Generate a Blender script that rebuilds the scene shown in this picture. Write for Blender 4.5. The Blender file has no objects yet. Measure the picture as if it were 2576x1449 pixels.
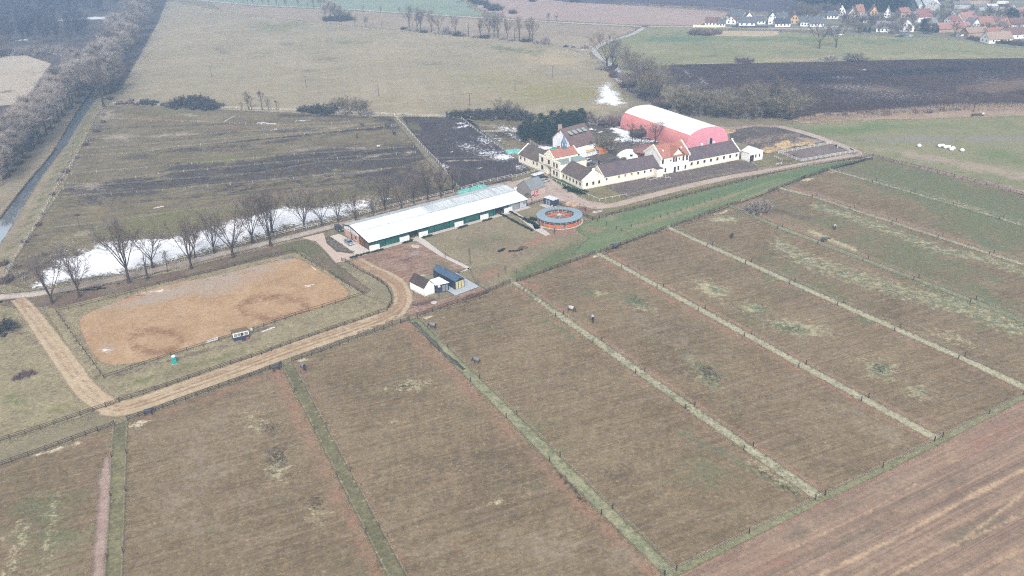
import bpy, bmesh, math, random
import numpy as np
from mathutils import Vector, Matrix

random.seed(7)
SC = bpy.context.scene
COL = SC.collection
R = math.radians
TAU = math.tau

# ------------------------------------------------------------------ camera
H, F, TH, RO = 110.0, 2150.0, R(25.0), R(-1.5)
CX, CY = 1288.0, 724.5
_f = np.array([0, math.cos(TH), -math.sin(TH)])
_u0 = np.array([0, math.sin(TH), math.cos(TH)])
_r0 = np.array([1.0, 0, 0])
_r = _r0*math.cos(RO)+_u0*math.sin(RO)
_u = -_r0*math.sin(RO)+_u0*math.cos(RO)


def P(x, y, h=0.0):
    """survey point: ground (or height h) under a point of the photograph"""
    d = (x-CX)/F*_r-(y-CY)/F*_u+_f
    t = (H-h)/-d[2]
    return Vector((d[0]*t, d[1]*t, h))


def px(pts):
    """world (n,3) -> pixels (n,2)"""
    q = np.asarray(pts, float)-np.array([0, 0, H])
    z = np.maximum(q@_f, 1.0)
    return np.stack([CX+F*(q@_r)/z, CY-F*(q@_u)/z], 1)


def hgt(bx, by, ty):
    """height of something whose foot is at (bx,by) and whose top reaches row ty"""
    b = P(bx, by)
    lo, hi = 0.0, 80.0
    for _ in range(40):
        m = (lo+hi)/2
        if px([[b.x, b.y, m]])[0][1] > ty:
            lo = m
        else:
            hi = m
    return lo


cam = bpy.data.cameras.new('camera')
cam.sensor_width = 36.0
cam.lens = 36.0*F/2576.0
cam.clip_start, cam.clip_end = 0.5, 9000.0
co = bpy.data.objects.new('camera', cam)
COL.objects.link(co)
m = Matrix(((_r[0], _u[0], -_f[0], 0), (_r[1], _u[1], -_f[1], 0), (_r[2], _u[2], -_f[2], H), (0, 0, 0, 1)))
co.matrix_world = m
SC.camera = co

# ------------------------------------------------------------------ light
EL, AZ = R(38), R(178)     # azimuth clockwise from +Y: behind the camera
w = bpy.data.worlds.new('World')
SC.world = w
w.use_nodes = True
nt = w.node_tree
bg = nt.nodes['Background']
sky = nt.nodes.new('ShaderNodeTexSky')
sky.sky_type = 'NISHITA'
sky.sun_disc = False
sky.sun_elevation = EL
sky.sun_rotation = AZ
sky.air_density, sky.dust_density, sky.ozone_density = 1.0, 4.0, 1.0
hs = nt.nodes.new('ShaderNodeHueSaturation')
hs.inputs['Saturation'].default_value = 0.12
nt.links.new(sky.outputs[0], hs.inputs['Color'])
nt.links.new(hs.outputs[0], bg.inputs[0])
bg.inputs[1].default_value = 0.15
sl = bpy.data.lights.new('sun', 'SUN')
sl.energy, sl.angle, sl.color = 1.5, R(16), (1.0, 0.965, 0.92)
so = bpy.data.objects.new('sun', sl)
COL.objects.link(so)
sd = Vector((math.sin(AZ)*math.cos(EL), math.cos(AZ)*math.cos(EL), math.sin(EL)))
so.rotation_euler = (-sd).to_track_quat('-Z', 'Y').to_euler()
so.location = (0, -50, 300)
SC.view_settings.view_transform = 'Standard'
SC.view_settings.look = 'None'
SC.view_settings.gamma = 1.0
SC.view_settings.exposure = 0.58
SC.render.engine = 'CYCLES'
cy = SC.cycles
cy.max_bounces, cy.diffuse_bounces, cy.glossy_bounces = 4, 1, 2
cy.volume_bounces, cy.transparent_max_bounces, cy.transmission_bounces = 1, 24, 2
cy.caustics_reflective = cy.caustics_refractive = False
cy.use_denoising = False
cy.filter_width = 1.15
cy.sample_clamp_indirect = 4.0

# ------------------------------------------------------------------ materials
KEX = 1.30
HAZE = 0.00042


def lin(c):
    c = c/255.0
    return c/12.92 if c <= 0.04045 else ((c+0.055)/1.055)**2.4


def A(r, g, b, k=None):
    """albedo of a surface photographed as sRGB r,g,b in this light"""
    k = k or KEX
    return (min(lin(r)/k, .9), min(lin(g)/k, .9), min(lin(b)/k, .9), 1.0)


class Mat:
    def __init__(s, name):
        s.m = bpy.data.materials.new(name)
        s.m.use_nodes = True
        s.nt = s.m.node_tree
        s.nt.nodes.clear()
        s.out = s.nt.nodes.new('ShaderNodeOutputMaterial')
        s._co = None

    def n(s, t, **kw):
        nd = s.nt.nodes.new(t)
        for k, v in kw.items():
            setattr(nd, k, v)
        return nd

    def put(s, sock, v):
        if isinstance(v, bpy.types.NodeSocket):
            s.nt.links.new(v, sock)
        else:
            sock.default_value = v

    def co(s):
        if s._co is None:
            s._co = s.n('ShaderNodeTexCoord').outputs['Object']
        return s._co

    def mapping(s, rot=0.0, sc=(1, 1, 1)):
        a = s.n('ShaderNodeMapping')
        s.nt.links.new(s.co(), a.inputs[0])
        # rotate first, then stretch
        a.vector_type = 'POINT'
        a.inputs['Rotation'].default_value = (0, 0, rot)
        b = s.n('ShaderNodeMapping')
        s.nt.links.new(a.outputs[0], b.inputs[0])
        b.inputs['Scale'].default_value = sc
        return b.outputs[0]

    def noise(s, scale, detail=3.0, rough=0.55, vec=None, dist=0.0):
        nd = s.n('ShaderNodeTexNoise')
        s.nt.links.new(vec or s.co(), nd.inputs['Vector'])
        nd.inputs['Scale'].default_value = scale
        nd.inputs['Detail'].default_value = detail
        nd.inputs['Roughness'].default_value = rough
        nd.inputs['Distortion'].default_value = dist
        return nd.outputs[0]

    def math(s, op, a, b=0.0, c=0.0, clamp=False):
        nd = s.n('ShaderNodeMath', operation=op, use_clamp=clamp)
        s.put(nd.inputs[0], a)
        s.put(nd.inputs[1], b)
        s.put(nd.inputs[2], c)
        return nd.outputs[0]

    def mr(s, v, a, b, c=0.0, d=1.0, smooth=False):
        nd = s.n('ShaderNodeMapRange', clamp=True)
        if smooth:
            nd.interpolation_type = 'SMOOTHSTEP'
        s.put(nd.inputs[0], v)
        for i, q in enumerate((a, b, c, d)):
            nd.inputs[i+1].default_value = q
        return nd.outputs[0]

    def mix(s, f, a, b, mode='MIX'):
        nd = s.n('ShaderNodeMix', data_type='RGBA', blend_type=mode)
        s.put(nd.inputs[0], f)
        s.put(nd.inputs[6], a)
        s.put(nd.inputs[7], b)
        return nd.outputs[2]

    def ramp(s, f, stops):
        nd = s.n('ShaderNodeValToRGB')
        cr = nd.color_ramp
        while len(cr.elements) < len(stops):
            cr.elements.new(0.5)
        for e, (p, c) in zip(cr.elements, stops):
            e.position, e.color = p, c
        s.put(nd.inputs[0], f)
        return nd.outputs[0]

    def attr(s, name):
        nd = s.n('ShaderNodeAttribute', attribute_name=name)
        return nd.outputs['Fac']

    def bump(s, h, strength=0.3, dist=0.1):
        nd = s.n('ShaderNodeBump')
        nd.inputs['Strength'].default_value = strength
        nd.inputs['Distance'].default_value = dist
        s.put(nd.inputs['Height'], h)
        return nd.outputs[0]

    def diffuse(s, c, normal=None):
        nd = s.n('ShaderNodeBsdfDiffuse')
        s.put(nd.inputs[0], c)
        if normal:
            s.put(nd.inputs['Normal'], normal)
        return nd.outputs[0]

    def pbr(s, c, rough=0.7, metal=0.0, normal=None, spec=0.5, **kw):
        nd = s.n('ShaderNodeBsdfPrincipled')
        s.put(nd.inputs['Base Color'], c)
        s.put(nd.inputs['Roughness'], rough)
        s.put(nd.inputs['Metallic'], metal)
        nd.inputs['Specular IOR Level'].default_value = spec
        if normal:
            s.put(nd.inputs['Normal'], normal)
        for k, v in kw.items():
            s.put(nd.inputs[k], v)
        return nd.outputs[0]

    def end(s, sh, alpha=None):
        if alpha is not None:
            mx = s.n('ShaderNodeMixShader')
            s.put(mx.inputs[0], alpha)
            tr = s.n('ShaderNodeBsdfTransparent')
            s.nt.links.new(tr.outputs[0], mx.inputs[1])
            s.nt.links.new(sh, mx.inputs[2])
            sh = mx.outputs[0]
        s.nt.links.new(sh, s.out.inputs[0])
        return s.m


_plain = {}


def plain(name, c, rough=0.7, var=0.12, scale=0.6, spec=0.3, metal=0.0):
    """worn uniform surface: colour with soft and fine variation"""
    if name in _plain:
        return _plain[name]
    s = Mat(name)
    f = s.math('ADD', s.math('MULTIPLY', s.noise(scale, 4, .6), .6), s.math('MULTIPLY', s.noise(scale*9, 3, .6), .4))
    k = s.mr(f, .3, .7, 1-var, 1+var)
    col = s.mix(1.0, c, k, 'MULTIPLY')
    _plain[name] = s.end(s.pbr(col, rough, metal, spec=spec))
    return _plain[name]


# ------------------------------------------------------------------ mesh helpers
class MB:
    def __init__(s):
        s.v, s.f = [], []

    def vert(s, p):
        s.v.append((p[0], p[1], p[2]))
        return len(s.v)-1

    def poly(s, pts):
        i = len(s.v)
        s.v += [(p[0], p[1], p[2]) for p in pts]
        s.f.append(tuple(range(i, i+len(pts))))

    def prism(s, pts, z0, z1):
        """vertical prism over a ccw polygon"""
        n = len(pts)
        i = len(s.v)
        s.v += [(p[0], p[1], z0) for p in pts]+[(p[0], p[1], z1) for p in pts]
        s.f.append(tuple(range(i+n-1, i-1, -1)))
        s.f.append(tuple(range(i+n, i+2*n)))
        for k in range(n):
            j = (k+1) % n
            s.f.append((i+k, i+j, i+n+j, i+n+k))

    def hexa(s, b, t):
        """solid from 4 bottom and 4 top points"""
        i = len(s.v)
        s.v += [tuple(p) for p in b]+[tuple(p) for p in t]
        for q in ((3, 2, 1, 0), (4, 5, 6, 7), (0, 1, 5, 4), (1, 2, 6, 5), (2, 3, 7, 6), (3, 0, 4, 7)):
            s.f.append(tuple(i+k for k in q))

    def box(s, c, sz, rz=0.0):
        hx, hy = sz[0]/2, sz[1]/2
        ca, sa = math.cos(rz), math.sin(rz)
        p = [(c[0]+x*ca-y*sa, c[1]+x*sa+y*ca) for x, y in ((-hx, -hy), (hx, -hy), (hx, hy), (-hx, hy))]
        s.prism(p, c[2]-sz[2]/2, c[2]+sz[2]/2)

    def tube(s, p, q, r0, r1=None, n=6, caps=True):
        r1 = r0 if r1 is None else r1
        p, q = Vector(p), Vector(q)
        d = (q-p)
        if d.length < 1e-6:
            return
        d.normalize()
        a = d.orthogonal().normalized()
        b = d.cross(a)
        i = len(s.v)
        for o, r in ((p, r0), (q, r1)):
            for k in range(n):
                t = TAU*k/n
                s.v.append(tuple(o+a*(math.cos(t)*r)+b*(math.sin(t)*r)))
        for k in range(n):
            j = (k+1) % n
            s.f.append((i+k, i+j, i+n+j, i+n+k))
        if caps:
            s.f.append(tuple(range(i+n-1, i-1, -1)))
            s.f.append(tuple(range(i+n, i+2*n)))

    def path(s, pts, rad, n=5):
        """one continuous tapered tube through pts"""
        pts = [Vector(p) for p in pts]
        i0 = len(s.v)
        m = len(pts)
        ref = Vector((0.31, 0.87, 0.2))
        for k, p in enumerate(pts):
            d = (pts[min(k+1, m-1)]-pts[max(k-1, 0)]).normalized()
            a = d.cross(ref)
            if a.length < .05:
                a = d.orthogonal()
            a.normalize()
            b = d.cross(a)
            for j in range(n):
                t = TAU*j/n
                s.v.append(tuple(p+(a*math.cos(t)+b*math.sin(t))*rad[k]))
        for k in range(m-1):
            for j in range(n):
                l = (j+1) % n
                s.f.append((i0+k*n+j, i0+k*n+l, i0+(k+1)*n+l, i0+(k+1)*n+j))

    def blob(s, c, r, seed=0, sub=2, rough=.25, flat=1.0):
        bm = bmesh.new()
        bmesh.ops.create_icosphere(bm, subdivisions=sub, radius=1)
        rnd = random.Random(seed)
        ph = [(Vector((rnd.uniform(-1, 1), rnd.uniform(-1, 1), rnd.uniform(-1, 1))).normalized(), rnd.uniform(2, 5), rnd.uniform(0, 6)) for _ in range(5)]
        i = len(s.v)
        for v in bm.verts:
            k = 1+rough*sum(math.sin(v.co.dot(d)*f+o) for d, f, o in ph)/3
            s.v.append((c[0]+v.co.x*r[0]*k, c[1]+v.co.y*r[1]*k, max(c[2]+v.co.z*r[2]*k*flat, 0 if c[2] >= 0 else -9)))
        for f in bm.faces:
            s.f.append(tuple(i+v.index for v in f.verts))
        bm.free()

    def mesh(s, name, mat=None, smooth=False):
        me = bpy.data.meshes.new(name)
        me.from_pydata(s.v, [], s.f)
        if mat:
            me.materials.append(mat)
        if smooth:
            me.polygons.foreach_set('use_smooth', [True]*len(me.polygons))
        me.update()
        return me

    def build(s, name, mat, parent=None, smooth=False, local=False):
        """link as ONE object; world coordinates are made relative to the parent's location"""
        if parent is not None and not local:
            o = world_of(parent)
            s.v = [(a-o[0], b-o[1], c-o[2]) for a, b, c in s.v]
        ob = bpy.data.objects.new(name, s.mesh(name, mat, smooth))
        COL.objects.link(ob)
        ob.parent = parent
        return ob


def world_of(o):
    v = Vector((0, 0, 0))
    while o is not None:
        v = v+o.location
        o = o.parent
    return v


def tag(o, label, cat, group=None, kind=None):
    o['label'] = label
    o['category'] = cat
    if group:
        o['group'] = group
    if kind:
        o['kind'] = kind
    return o


def thing(name, label, cat, loc, rz=0.0, group=None, scale=None):
    o = bpy.data.objects.new(name, None)
    COL.objects.link(o)
    o.empty_display_size = 0.5
    o.location = loc
    o.rotation_euler = (0, 0, rz)
    if scale is not None:
        o.scale = (scale,)*3 if isinstance(scale, (int, float)) else scale
    return tag(o, label, cat, group)


def part(name, mesh, parent, loc=(0, 0, 0), rz=0.0, label=None):
    o = bpy.data.objects.new(name, mesh)
    COL.objects.link(o)
    o.parent = parent
    o.location = loc
    o.rotation_euler = (0, 0, rz)
    if label:
        o['label'] = label
    return o


ORD = ('first second third fourth fifth sixth seventh eighth ninth tenth eleventh twelfth thirteenth fourteenth fifteenth sixteenth '
       'seventeenth eighteenth nineteenth twentieth').split()
TENS = {2: 'twenty', 3: 'thirty', 4: 'forty', 5: 'fifty', 6: 'sixty', 7: 'seventy', 8: 'eighty', 9: 'ninety'}


def nth(i):
    """0 -> first"""
    if i < 20:
        return ORD[i]
    t, u = divmod(i+1, 10)
    return TENS[t][:-1]+'ieth' if u == 0 else TENS[t]+'-'+ORD[u-1]
# ------------------------------------------------------------------ ground
def seg_dist(p, a, b):
    d = b-a
    t = np.clip(((p-a)@d)/max(d@d, 1e-9), 0, 1)
    q = p-a-t[:, None]*d
    return np.hypot(q[:, 0], q[:, 1])


def sdf(p, poly):
    poly = np.asarray(poly, float)
    n = len(poly)
    dist = np.full(len(p), 1e9)
    ins = np.zeros(len(p), bool)
    for i in range(n):
        a, b = poly[i], poly[(i+1) % n]
        dist = np.minimum(dist, seg_dist(p, a, b))
        if a[1] != b[1]:
            c = ((a[1] > p[:, 1]) != (b[1] > p[:, 1])) & (p[:, 0] < (b[0]-a[0])*(p[:, 1]-a[1])/(b[1]-a[1])+a[0])
            ins ^= c
    return np.where(ins, dist, -dist)


def band(pts, wid):
    """polygon of a road: centre line survey points and width in metres"""
    c = [np.array(P(*q)[:2]) for q in pts]
    w = wid if isinstance(wid, (list, tuple)) else [wid]*len(c)
    L, Rr = [], []
    for i in range(len(c)):
        d = c[min(i+1, len(c)-1)]-c[max(i-1, 0)]
        d = d/np.linalg.norm(d)
        nrm = np.array([-d[1], d[0]])*w[i]/2
        L.append(c[i]+nrm)
        Rr.append(c[i]-nrm)
    return [tuple(q) for q in L+Rr[::-1]]


def spline(pts, k=5):
    """smooth curve through survey points"""
    p = [np.array(q, float) for q in pts]
    p = [2*p[0]-p[1]]+p+[2*p[-1]-p[-2]]
    out = []
    for i in range(1, len(p)-2):
        for t in np.linspace(0, 1, k, endpoint=False):
            a, b, c, d = p[i-1:i+3]
            out.append(tuple(.5*((2*b)+(c-a)*t+(2*a-5*b+4*c-d)*t*t+(3*b-a-3*c+d)*t**3)))
    out.append(tuple(p[-2]))
    return out


def blobval(pp, blobs):
    v = np.zeros(len(pp))
    for b in blobs:
        if b[0] == 'e':
            _, x, y, rx, ry, a, s = b
            ca, sa = math.cos(R(a)), math.sin(R(a))
            dx, dy = pp[:, 0]-x, pp[:, 1]-y
            q = ((dx*ca+dy*sa)/rx)**2+((-dx*sa+dy*ca)/ry)**2
            v = np.maximum(v, s*np.exp(-q*1.1))
        else:
            _, pts, wd, s = b
            d = np.full(len(pp), 1e9)
            for i in range(len(pts)-1):
                d = np.minimum(d, seg_dist(pp, np.array(pts[i], float), np.array(pts[i+1], float)))
            v = np.maximum(v, s*np.exp(-(d/wd)**2*1.1))
    return v


def sheet(name, poly, layer, mat, res=2.0, rag=0.0, blobs=None, kind='structure', world=False, label=None):
    """a ground sheet: grid over a surveyed outline. 'edge' holds metres inside the outline, other attributes hold patches."""
    w = [tuple(q) for q in poly] if world else [tuple(P(*q)[:2]) for q in poly]
    a = np.array(w)
    lo, hi = a.min(0)-rag-res, a.max(0)+rag+res
    nx, ny = int((hi[0]-lo[0])/res)+2, int((hi[1]-lo[1])/res)+2
    X, Y = np.meshgrid(lo[0]+np.arange(nx)*res, lo[1]+np.arange(ny)*res)
    p = np.stack([X.ravel(), Y.ravel()], 1)
    d = sdf(p, w)
    I = np.arange(nx*ny).reshape(ny, nx)
    q = np.stack([I[:-1, :-1], I[:-1, 1:], I[1:, 1:], I[1:, :-1]], -1).reshape(-1, 4)
    keep = d[q].max(1) > -rag-.02*res
    q = q[keep]
    used = np.unique(q)
    remap = np.full(nx*ny, -1)
    remap[used] = np.arange(len(used))
    q = remap[q]
    p, d = p[used], d[used]
    z = 0.006*layer
    me = bpy.data.meshes.new(name)
    v3 = np.concatenate([p, np.full((len(p), 1), z)], 1)
    me.vertices.add(len(p))
    me.vertices.foreach_set('co', v3.ravel())
    me.loops.add(q.size)
    me.polygons.add(len(q))
    me.loops.foreach_set('vertex_index', q.ravel().astype(np.int32))
    me.polygons.foreach_set('loop_start', np.arange(0, q.size, 4, dtype=np.int32))
    me.update(calc_edges=True)
    me.attributes.new('edge', 'FLOAT', 'POINT').data.foreach_set('value', d.astype(np.float32))
    if blobs:
        pp = px(v3)
        for k, b in blobs.items():
            me.attributes.new(k, 'FLOAT', 'POINT').data.foreach_set('value', blobval(pp, b).astype(np.float32))
    me.materials.append(mat)
    o = bpy.data.objects.new(name, me)
    COL.objects.link(o)
    o['kind'] = kind
    if label:
        o['label'] = label
    return o


def scat(pts, n, rx, ry, s, seed=0, jit=.6, ang=None):
    """ragged patches strewn along a survey line"""
    r = random.Random(seed)
    out = []
    L = [math.dist(a, b) for a, b in zip(pts[:-1], pts[1:])]
    for i in range(n):
        t = r.uniform(0, sum(L))
        k = 0
        while t > L[k] and k < len(L)-1:
            t -= L[k]
            k += 1
        u = t/L[k]
        a, b = pts[k], pts[k+1]
        an = math.degrees(math.atan2(b[1]-a[1], b[0]-a[0])) if ang is None else ang
        q = r.uniform(.5, 1.4)
        out.append(('e', a[0]+(b[0]-a[0])*u+r.gauss(0, jit*rx*.5), a[1]+(b[1]-a[1])*u+r.gauss(0, jit*ry), rx*q, ry*r.uniform(.6, 1.3), an+r.uniform(-5, 5), s*r.uniform(.75, 1.2)))
    return out


def field(name, cols, big=18.0, mid=2.2, grain=.22, gsc=2.2, layers=(), streak=None, edge=None, wet=None, fine=.35):
    """cols: dark, mid, light. layers: (attribute, colour, patch size m, softness). streak: (angle, length m, width m, colour, amount).
    edge: (ragged amplitude m, size m, softness m)"""
    s = Mat(name)
    f = s.math('ADD', s.math('MULTIPLY', s.noise(1/big, 4, .6, dist=.6), .55), s.math('MULTIPLY', s.noise(1/mid, 4, .65), .45))
    c = s.ramp(f, [(.32, cols[0]), (.5, cols[1]), (.68, cols[2])])
    for st in ([streak] if streak and not isinstance(streak, list) else (streak or [])):
        ang, ln, wd, colr, amt = st
        g = s.noise(1.0, 3, .6, vec=s.mapping(-ang, (1/ln, 1/wd, 1)))
        c = s.mix(s.mr(g, .5, .66, 0, amt, True), c, colr)
    for at, colr, size, soft in layers:
        nz = s.math('ADD', s.math('MULTIPLY', s.noise(1/size, 5, .68), .75), s.math('MULTIPLY', s.noise(4/size, 3, .6), .25))
        k = s.math('ADD', s.attr(at), s.math('MULTIPLY', s.math('SUBTRACT', nz, .5), 2.5))
        c = s.mix(s.mr(k, .5-soft, .5+soft, 0, 1, True), c, colr)
    g = s.noise(gsc*.55, 4, .8)
    gk = s.mr(g, .30, .70, 1-grain*1.25, 1+grain*1.25)
    c = s.mix(1.0, c, gk, 'MULTIPLY')
    sp_ = s.noise(gsc*.8, 2, .5)
    c = s.mix(s.mr(sp_, .60, .70, 0, min(grain*1.6, .5)), c, (.06, .05, .04, 1))
    g2 = s.noise(gsc*.33, 2, .6)
    c = s.mix(1.0, c, s.mr(g2, .3, .7, 1-grain*fine, 1+grain*fine), 'MULTIPLY')
    sh = s.diffuse(c)
    al = None
    if edge:
        am, sz, sf = edge
        nz = s.math('ADD', s.math('MULTIPLY', s.noise(1/sz, 4, .65), .7), s.math('MULTIPLY', s.noise(3.5/sz, 3, .65), .3))
        k = s.math('ADD', s.attr('edge'), s.math('MULTIPLY', s.math('SUBTRACT', nz, .5), 3.2*am))
        al = s.mr(k, -sf, sf, 0, 1)
    return s.end(sh, al)


YEL, GRN = A(165, 152, 105), A(112, 122, 92)
PALE, STRAW = A(188, 180, 150), A(205, 192, 162)
BROWN3 = (A(112, 97, 76), A(139, 121, 96), A(160, 142, 115))
RED = A(160, 126, 108)

# base land
m_ground = field('dry_grassland', (A(128, 118, 97), A(148, 138, 112), A(166, 154, 126)), 40, 6, .18)
g = MB()
g.poly([(-1500, -150, 0), (1500, -150, 0), (1500, 2100, 0), (-1500, 2100, 0)])
gr = g.build('ground', m_ground)
gr['kind'] = 'structure'

# ---- big fields beyond
FA = P(0, 0)
m_mead = field('winter_meadow', (A(152, 141, 117), A(170, 157, 131), A(186, 172, 147)), 55, 9, .10, 1.2,
               layers=(('yel', A(158, 150, 104), 14, .35), ('pale', A(190, 172, 140), 10, .3), ('grn', A(118, 126, 92), 25, .4), ('drk', A(122, 112, 92), 9, .35)),
               streak=[(R(12), 60, 6, A(184, 170, 142), .45), (R(100), 160, 7, A(146, 136, 112), .18)])
sheet('meadow_field', [(300, 250), (318, 262), (420, 268), (560, 273), (700, 279), (935, 291), (1120, 294), (1330, 299), (1480, 290), (1560, 265), (1545, 215), (1520, 175), (1490, 150), (1440, 125), (1360, 108),
                       (1200, 97), (1010, 78), (880, 66), (700, 48), (560, 30), (420, 5), (390, 60), (360, 120), (330, 180)], 1, m_mead, 6,
      blobs={'yel': [('e', 1380, 235, 200, 40, 0, .75), ('e', 1250, 200, 160, 30, 0, .5), ('e', 1440, 280, 80, 20, 0, .6)], 'pale': [('e', 1390, 150, 110, 22, 5, .75), ('e', 500, 90, 120, 50, 0, .4), ('e', 950, 120, 160, 40, 0, .35)],
             'grn': [('e', 700, 65, 90, 14, 0, .6), ('e', 1300, 125, 120, 10, 6, .6), ('e', 860, 105, 60, 12, 0, .4)],
             'drk': [('e', 830, 150, 60, 12, 0, .45), ('e', 720, 110, 30, 6, 0, .6), ('e', 780, 178, 25, 6, 0, .5), ('e', 560, 130, 60, 14, 0, .4), ('e', 1100, 160, 80, 8, 0, .4)]})
m_stub = field('stubble_field', (A(158, 142, 124), A(172, 156, 136), A(184, 168, 148)), 60, 10, .07, 1, streak=(R(4), 80, 6, A(150, 138, 116), .35), edge=(2, 12, 1.5))
sheet('stubble_field', [(520, 4), (650, 17), (850, 25), (1006, 35), (1288, 52), (1590, 68), (1600, 75), (1540, 100), (1500, 120), (1480, 140), (1430, 122), (1360, 106), (1200, 95), (1010, 76), (880, 64), (700, 46), (560, 28)], 2, m_stub, 8, 3)
m_wheat = field('winter_wheat', (A(138, 150, 128), A(148, 160, 138), A(158, 168, 146)), 80, 12, .06, 1, edge=(2, 12, 1))
sheet('wheat_field', [(440, -20), (512, 0), (650, 13), (850, 20.5), (1006, 31), (1130, 39), (1230, 40), (1200, 30), (1170, 5), (1140, -35)], 2, m_wheat, 10, 3)
m_pink = field('bare_seedbed', (A(172, 150, 140), A(182, 160, 148), A(194, 172, 158)), 90, 14, .06, 1, streak=(R(-3), 120, 6, A(164, 142, 132), .35), edge=(2, 12, 1))
sheet('seedbed_field', [(1150, -35), (1180, 5), (1215, 28), (1290, 46), (1598, 62), (1763, 65), (1850, 62), (1900, 42), (1800, 28), (1600, 15), (1420, 5), (1300, -30)], 2, m_pink, 10, 3)
m_violet = field('dark_plough_far', (A(86, 82, 92), A(100, 94, 100), A(116, 108, 110)), 90, 20, .08, 1, layers=(('snow', A(235, 238, 245, 1.1), 30, .2), ('pale', A(170, 155, 140), 30, .3)), edge=(3, 20, 2))
sheet('far_ploughed_field', [(1240, -60), (1310, -10), (1430, 5), (1600, 12), (1800, 24), (1960, 40), (2080, 32), (2250, 40), (2420, 12), (2620, -30), (2500, -90), (1800, -90)], 3, m_violet, 12, 5,
      blobs={'snow': [('e', 1555, 15, 40, 2.2, 0, .65), ('e', 1690, 16, 14, 2.5, 0, .8), ('e', 1262, 7, 10, 1.5, 0, .6), ('e', 1300, 9, 9, 1.3, 0, .6)],
             'pale': [('l', [(1560, 10), (1800, 24), (1960, 36)], 3, .7)]})
m_rmead = field('pasture_green', (A(132, 136, 102), A(152, 150, 114), A(170, 162, 128)), 45, 8, .09, 1.2,
                layers=(('grn', A(116, 134, 100), 22, .4), ('pale', A(182, 166, 136), 14, .35), ('drk', A(124, 112, 94), 8, .3)), streak=(R(4), 90, 5, A(150, 140, 112), .4))
sheet('far_pasture', [(1620, 72), (1763, 69), (1940, 73), (2050, 90), (2220, 92), (2300, 93), (2400, 96), (2480, 112), (2560, 122), (2800, 150), (2800, 152), (2576, 146), (2300, 150), (1950, 158), (1680, 163), (1620, 172), (1560, 190), (1535, 160), (1500, 125), (1540, 104), (1590, 88)], 2, m_rmead, 6,
      blobs={'grn': [('e', 1700, 98, 120, 14, 0, .8), ('e', 1950, 100, 160, 8, 0, .75), ('e', 2200, 102, 120, 8, 0, .6), ('e', 2400, 128, 120, 6, 5, .5)], 'pale': [('e', 2000, 150, 300, 7, -2, .6), ('e', 2350, 142, 250, 5, 0, .55)],
             'drk': [('e', 1790, 141, 30, 2, 0, .8), ('e', 2225, 111, 25, 1.6, 0, .8), ('e', 2262, 133, 18, 1.5, 0, .8), ('e', 2370, 131, 30, 1.6, 0, .7)]})
m_sand0 = field('sand_lot', (A(190, 170, 142), A(200, 180, 150), A(208, 190, 160)), 30, 6, .06, 1, edge=(1, 6, .6))
sheet('sandy_lot', [(1770, 79), (1850, 77), (1958, 78), (1960, 87), (1935, 92), (1800, 90), (1772, 86)], 4, m_sand0, 4, 2)
m_bank = field('weedy_bank', (A(112, 104, 96), A(130, 120, 108), A(148, 136, 120)), 12, 3, .15, 1, edge=(1, 5, .6))
sheet('road_bank', [(1750, 72), (1932, 75), (2050, 78), (2040, 84), (1990, 80), (1850, 78), (1760, 79)], 3, m_bank, 4, 2)
m_plough = field('dark_plough', (A(66, 55, 54), A(80, 67, 63), A(97, 81, 74)), 40, 4, .22, .8,
                 layers=(('pale', A(128, 108, 94), 30, .45), ('drk', A(58, 54, 60), 25, .4), ('snow', A(200, 200, 205), 1.6, .12)),
                 streak=[(R(-38), 60, 1.6, A(58, 50, 52), .5), (R(-38), 30, 2.2, A(108, 92, 84), .4)], edge=(1.5, 8, .8))
sheet('ploughed_field', [(1660, 166), (1690, 163), (1950, 158), (2300, 150), (2576, 146), (2800, 150), (2800, 262), (2576, 271), (2460, 268), (2300, 280), (2060, 284), (1990, 300), (1900, 290), (1760, 270), (1690, 215)], 3, m_plough, 4, 3,
      blobs={'pale': [('e', 2560, 215, 200, 18, -5, .8), ('e', 2200, 225, 160, 9, 0, .55), ('e', 2500, 245, 180, 10, 0, .4)], 'drk': [('e', 2300, 180, 320, 12, -3, .75), ('e', 2030, 195, 120, 16, 0, .75), ('e', 2450, 160, 150, 7, 0, .6)],
             'snow': [('l', [(1702, 168), (1760, 200), (1830, 240), (1860, 255)], 6, .42), ('l', [(1720, 213), (1770, 235)], 5, .4), ('e', 2130, 218, 150, 12, 0, .36), ('e', 2120, 195, 60, 5, 0, .4), ('e', 2172, 175, 10, 2.5, 0, .75), ('e', 2250, 240, 220, 22, 0, .30), ('e', 1730, 222, 70, 35, 0, .3), ('e', 2480, 200, 80, 20, 0, .27)]})
m_reedbed = field('reed_litter', (A(150, 130, 112), A(176, 154, 132), A(196, 172, 148)), 12, 2, .2, 1.5, edge=(1.5, 6, .8))
sheet('reed_bank', [(1990, 304), (2060, 285), (2300, 281), (2460, 270), (2576, 270), (2700, 265), (2700, 285), (2576, 291), (2330, 299), (2150, 302), (2030, 311)], 4, m_reedbed, 3, 2)
m_rgreen = field('damp_pasture', (A(128, 130, 96), A(146, 144, 108), A(160, 152, 120)), 30, 5, .12, 1.5,
                 layers=(('grn', A(122, 136, 90), 20, .4), ('pale', A(178, 160, 140), 12, .35), ('grey', A(150, 145, 132), 18, .4), ('wht', A(215, 212, 208), 3, .15)), streak=(R(6), 60, 4, A(164, 152, 112), .4))
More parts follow.
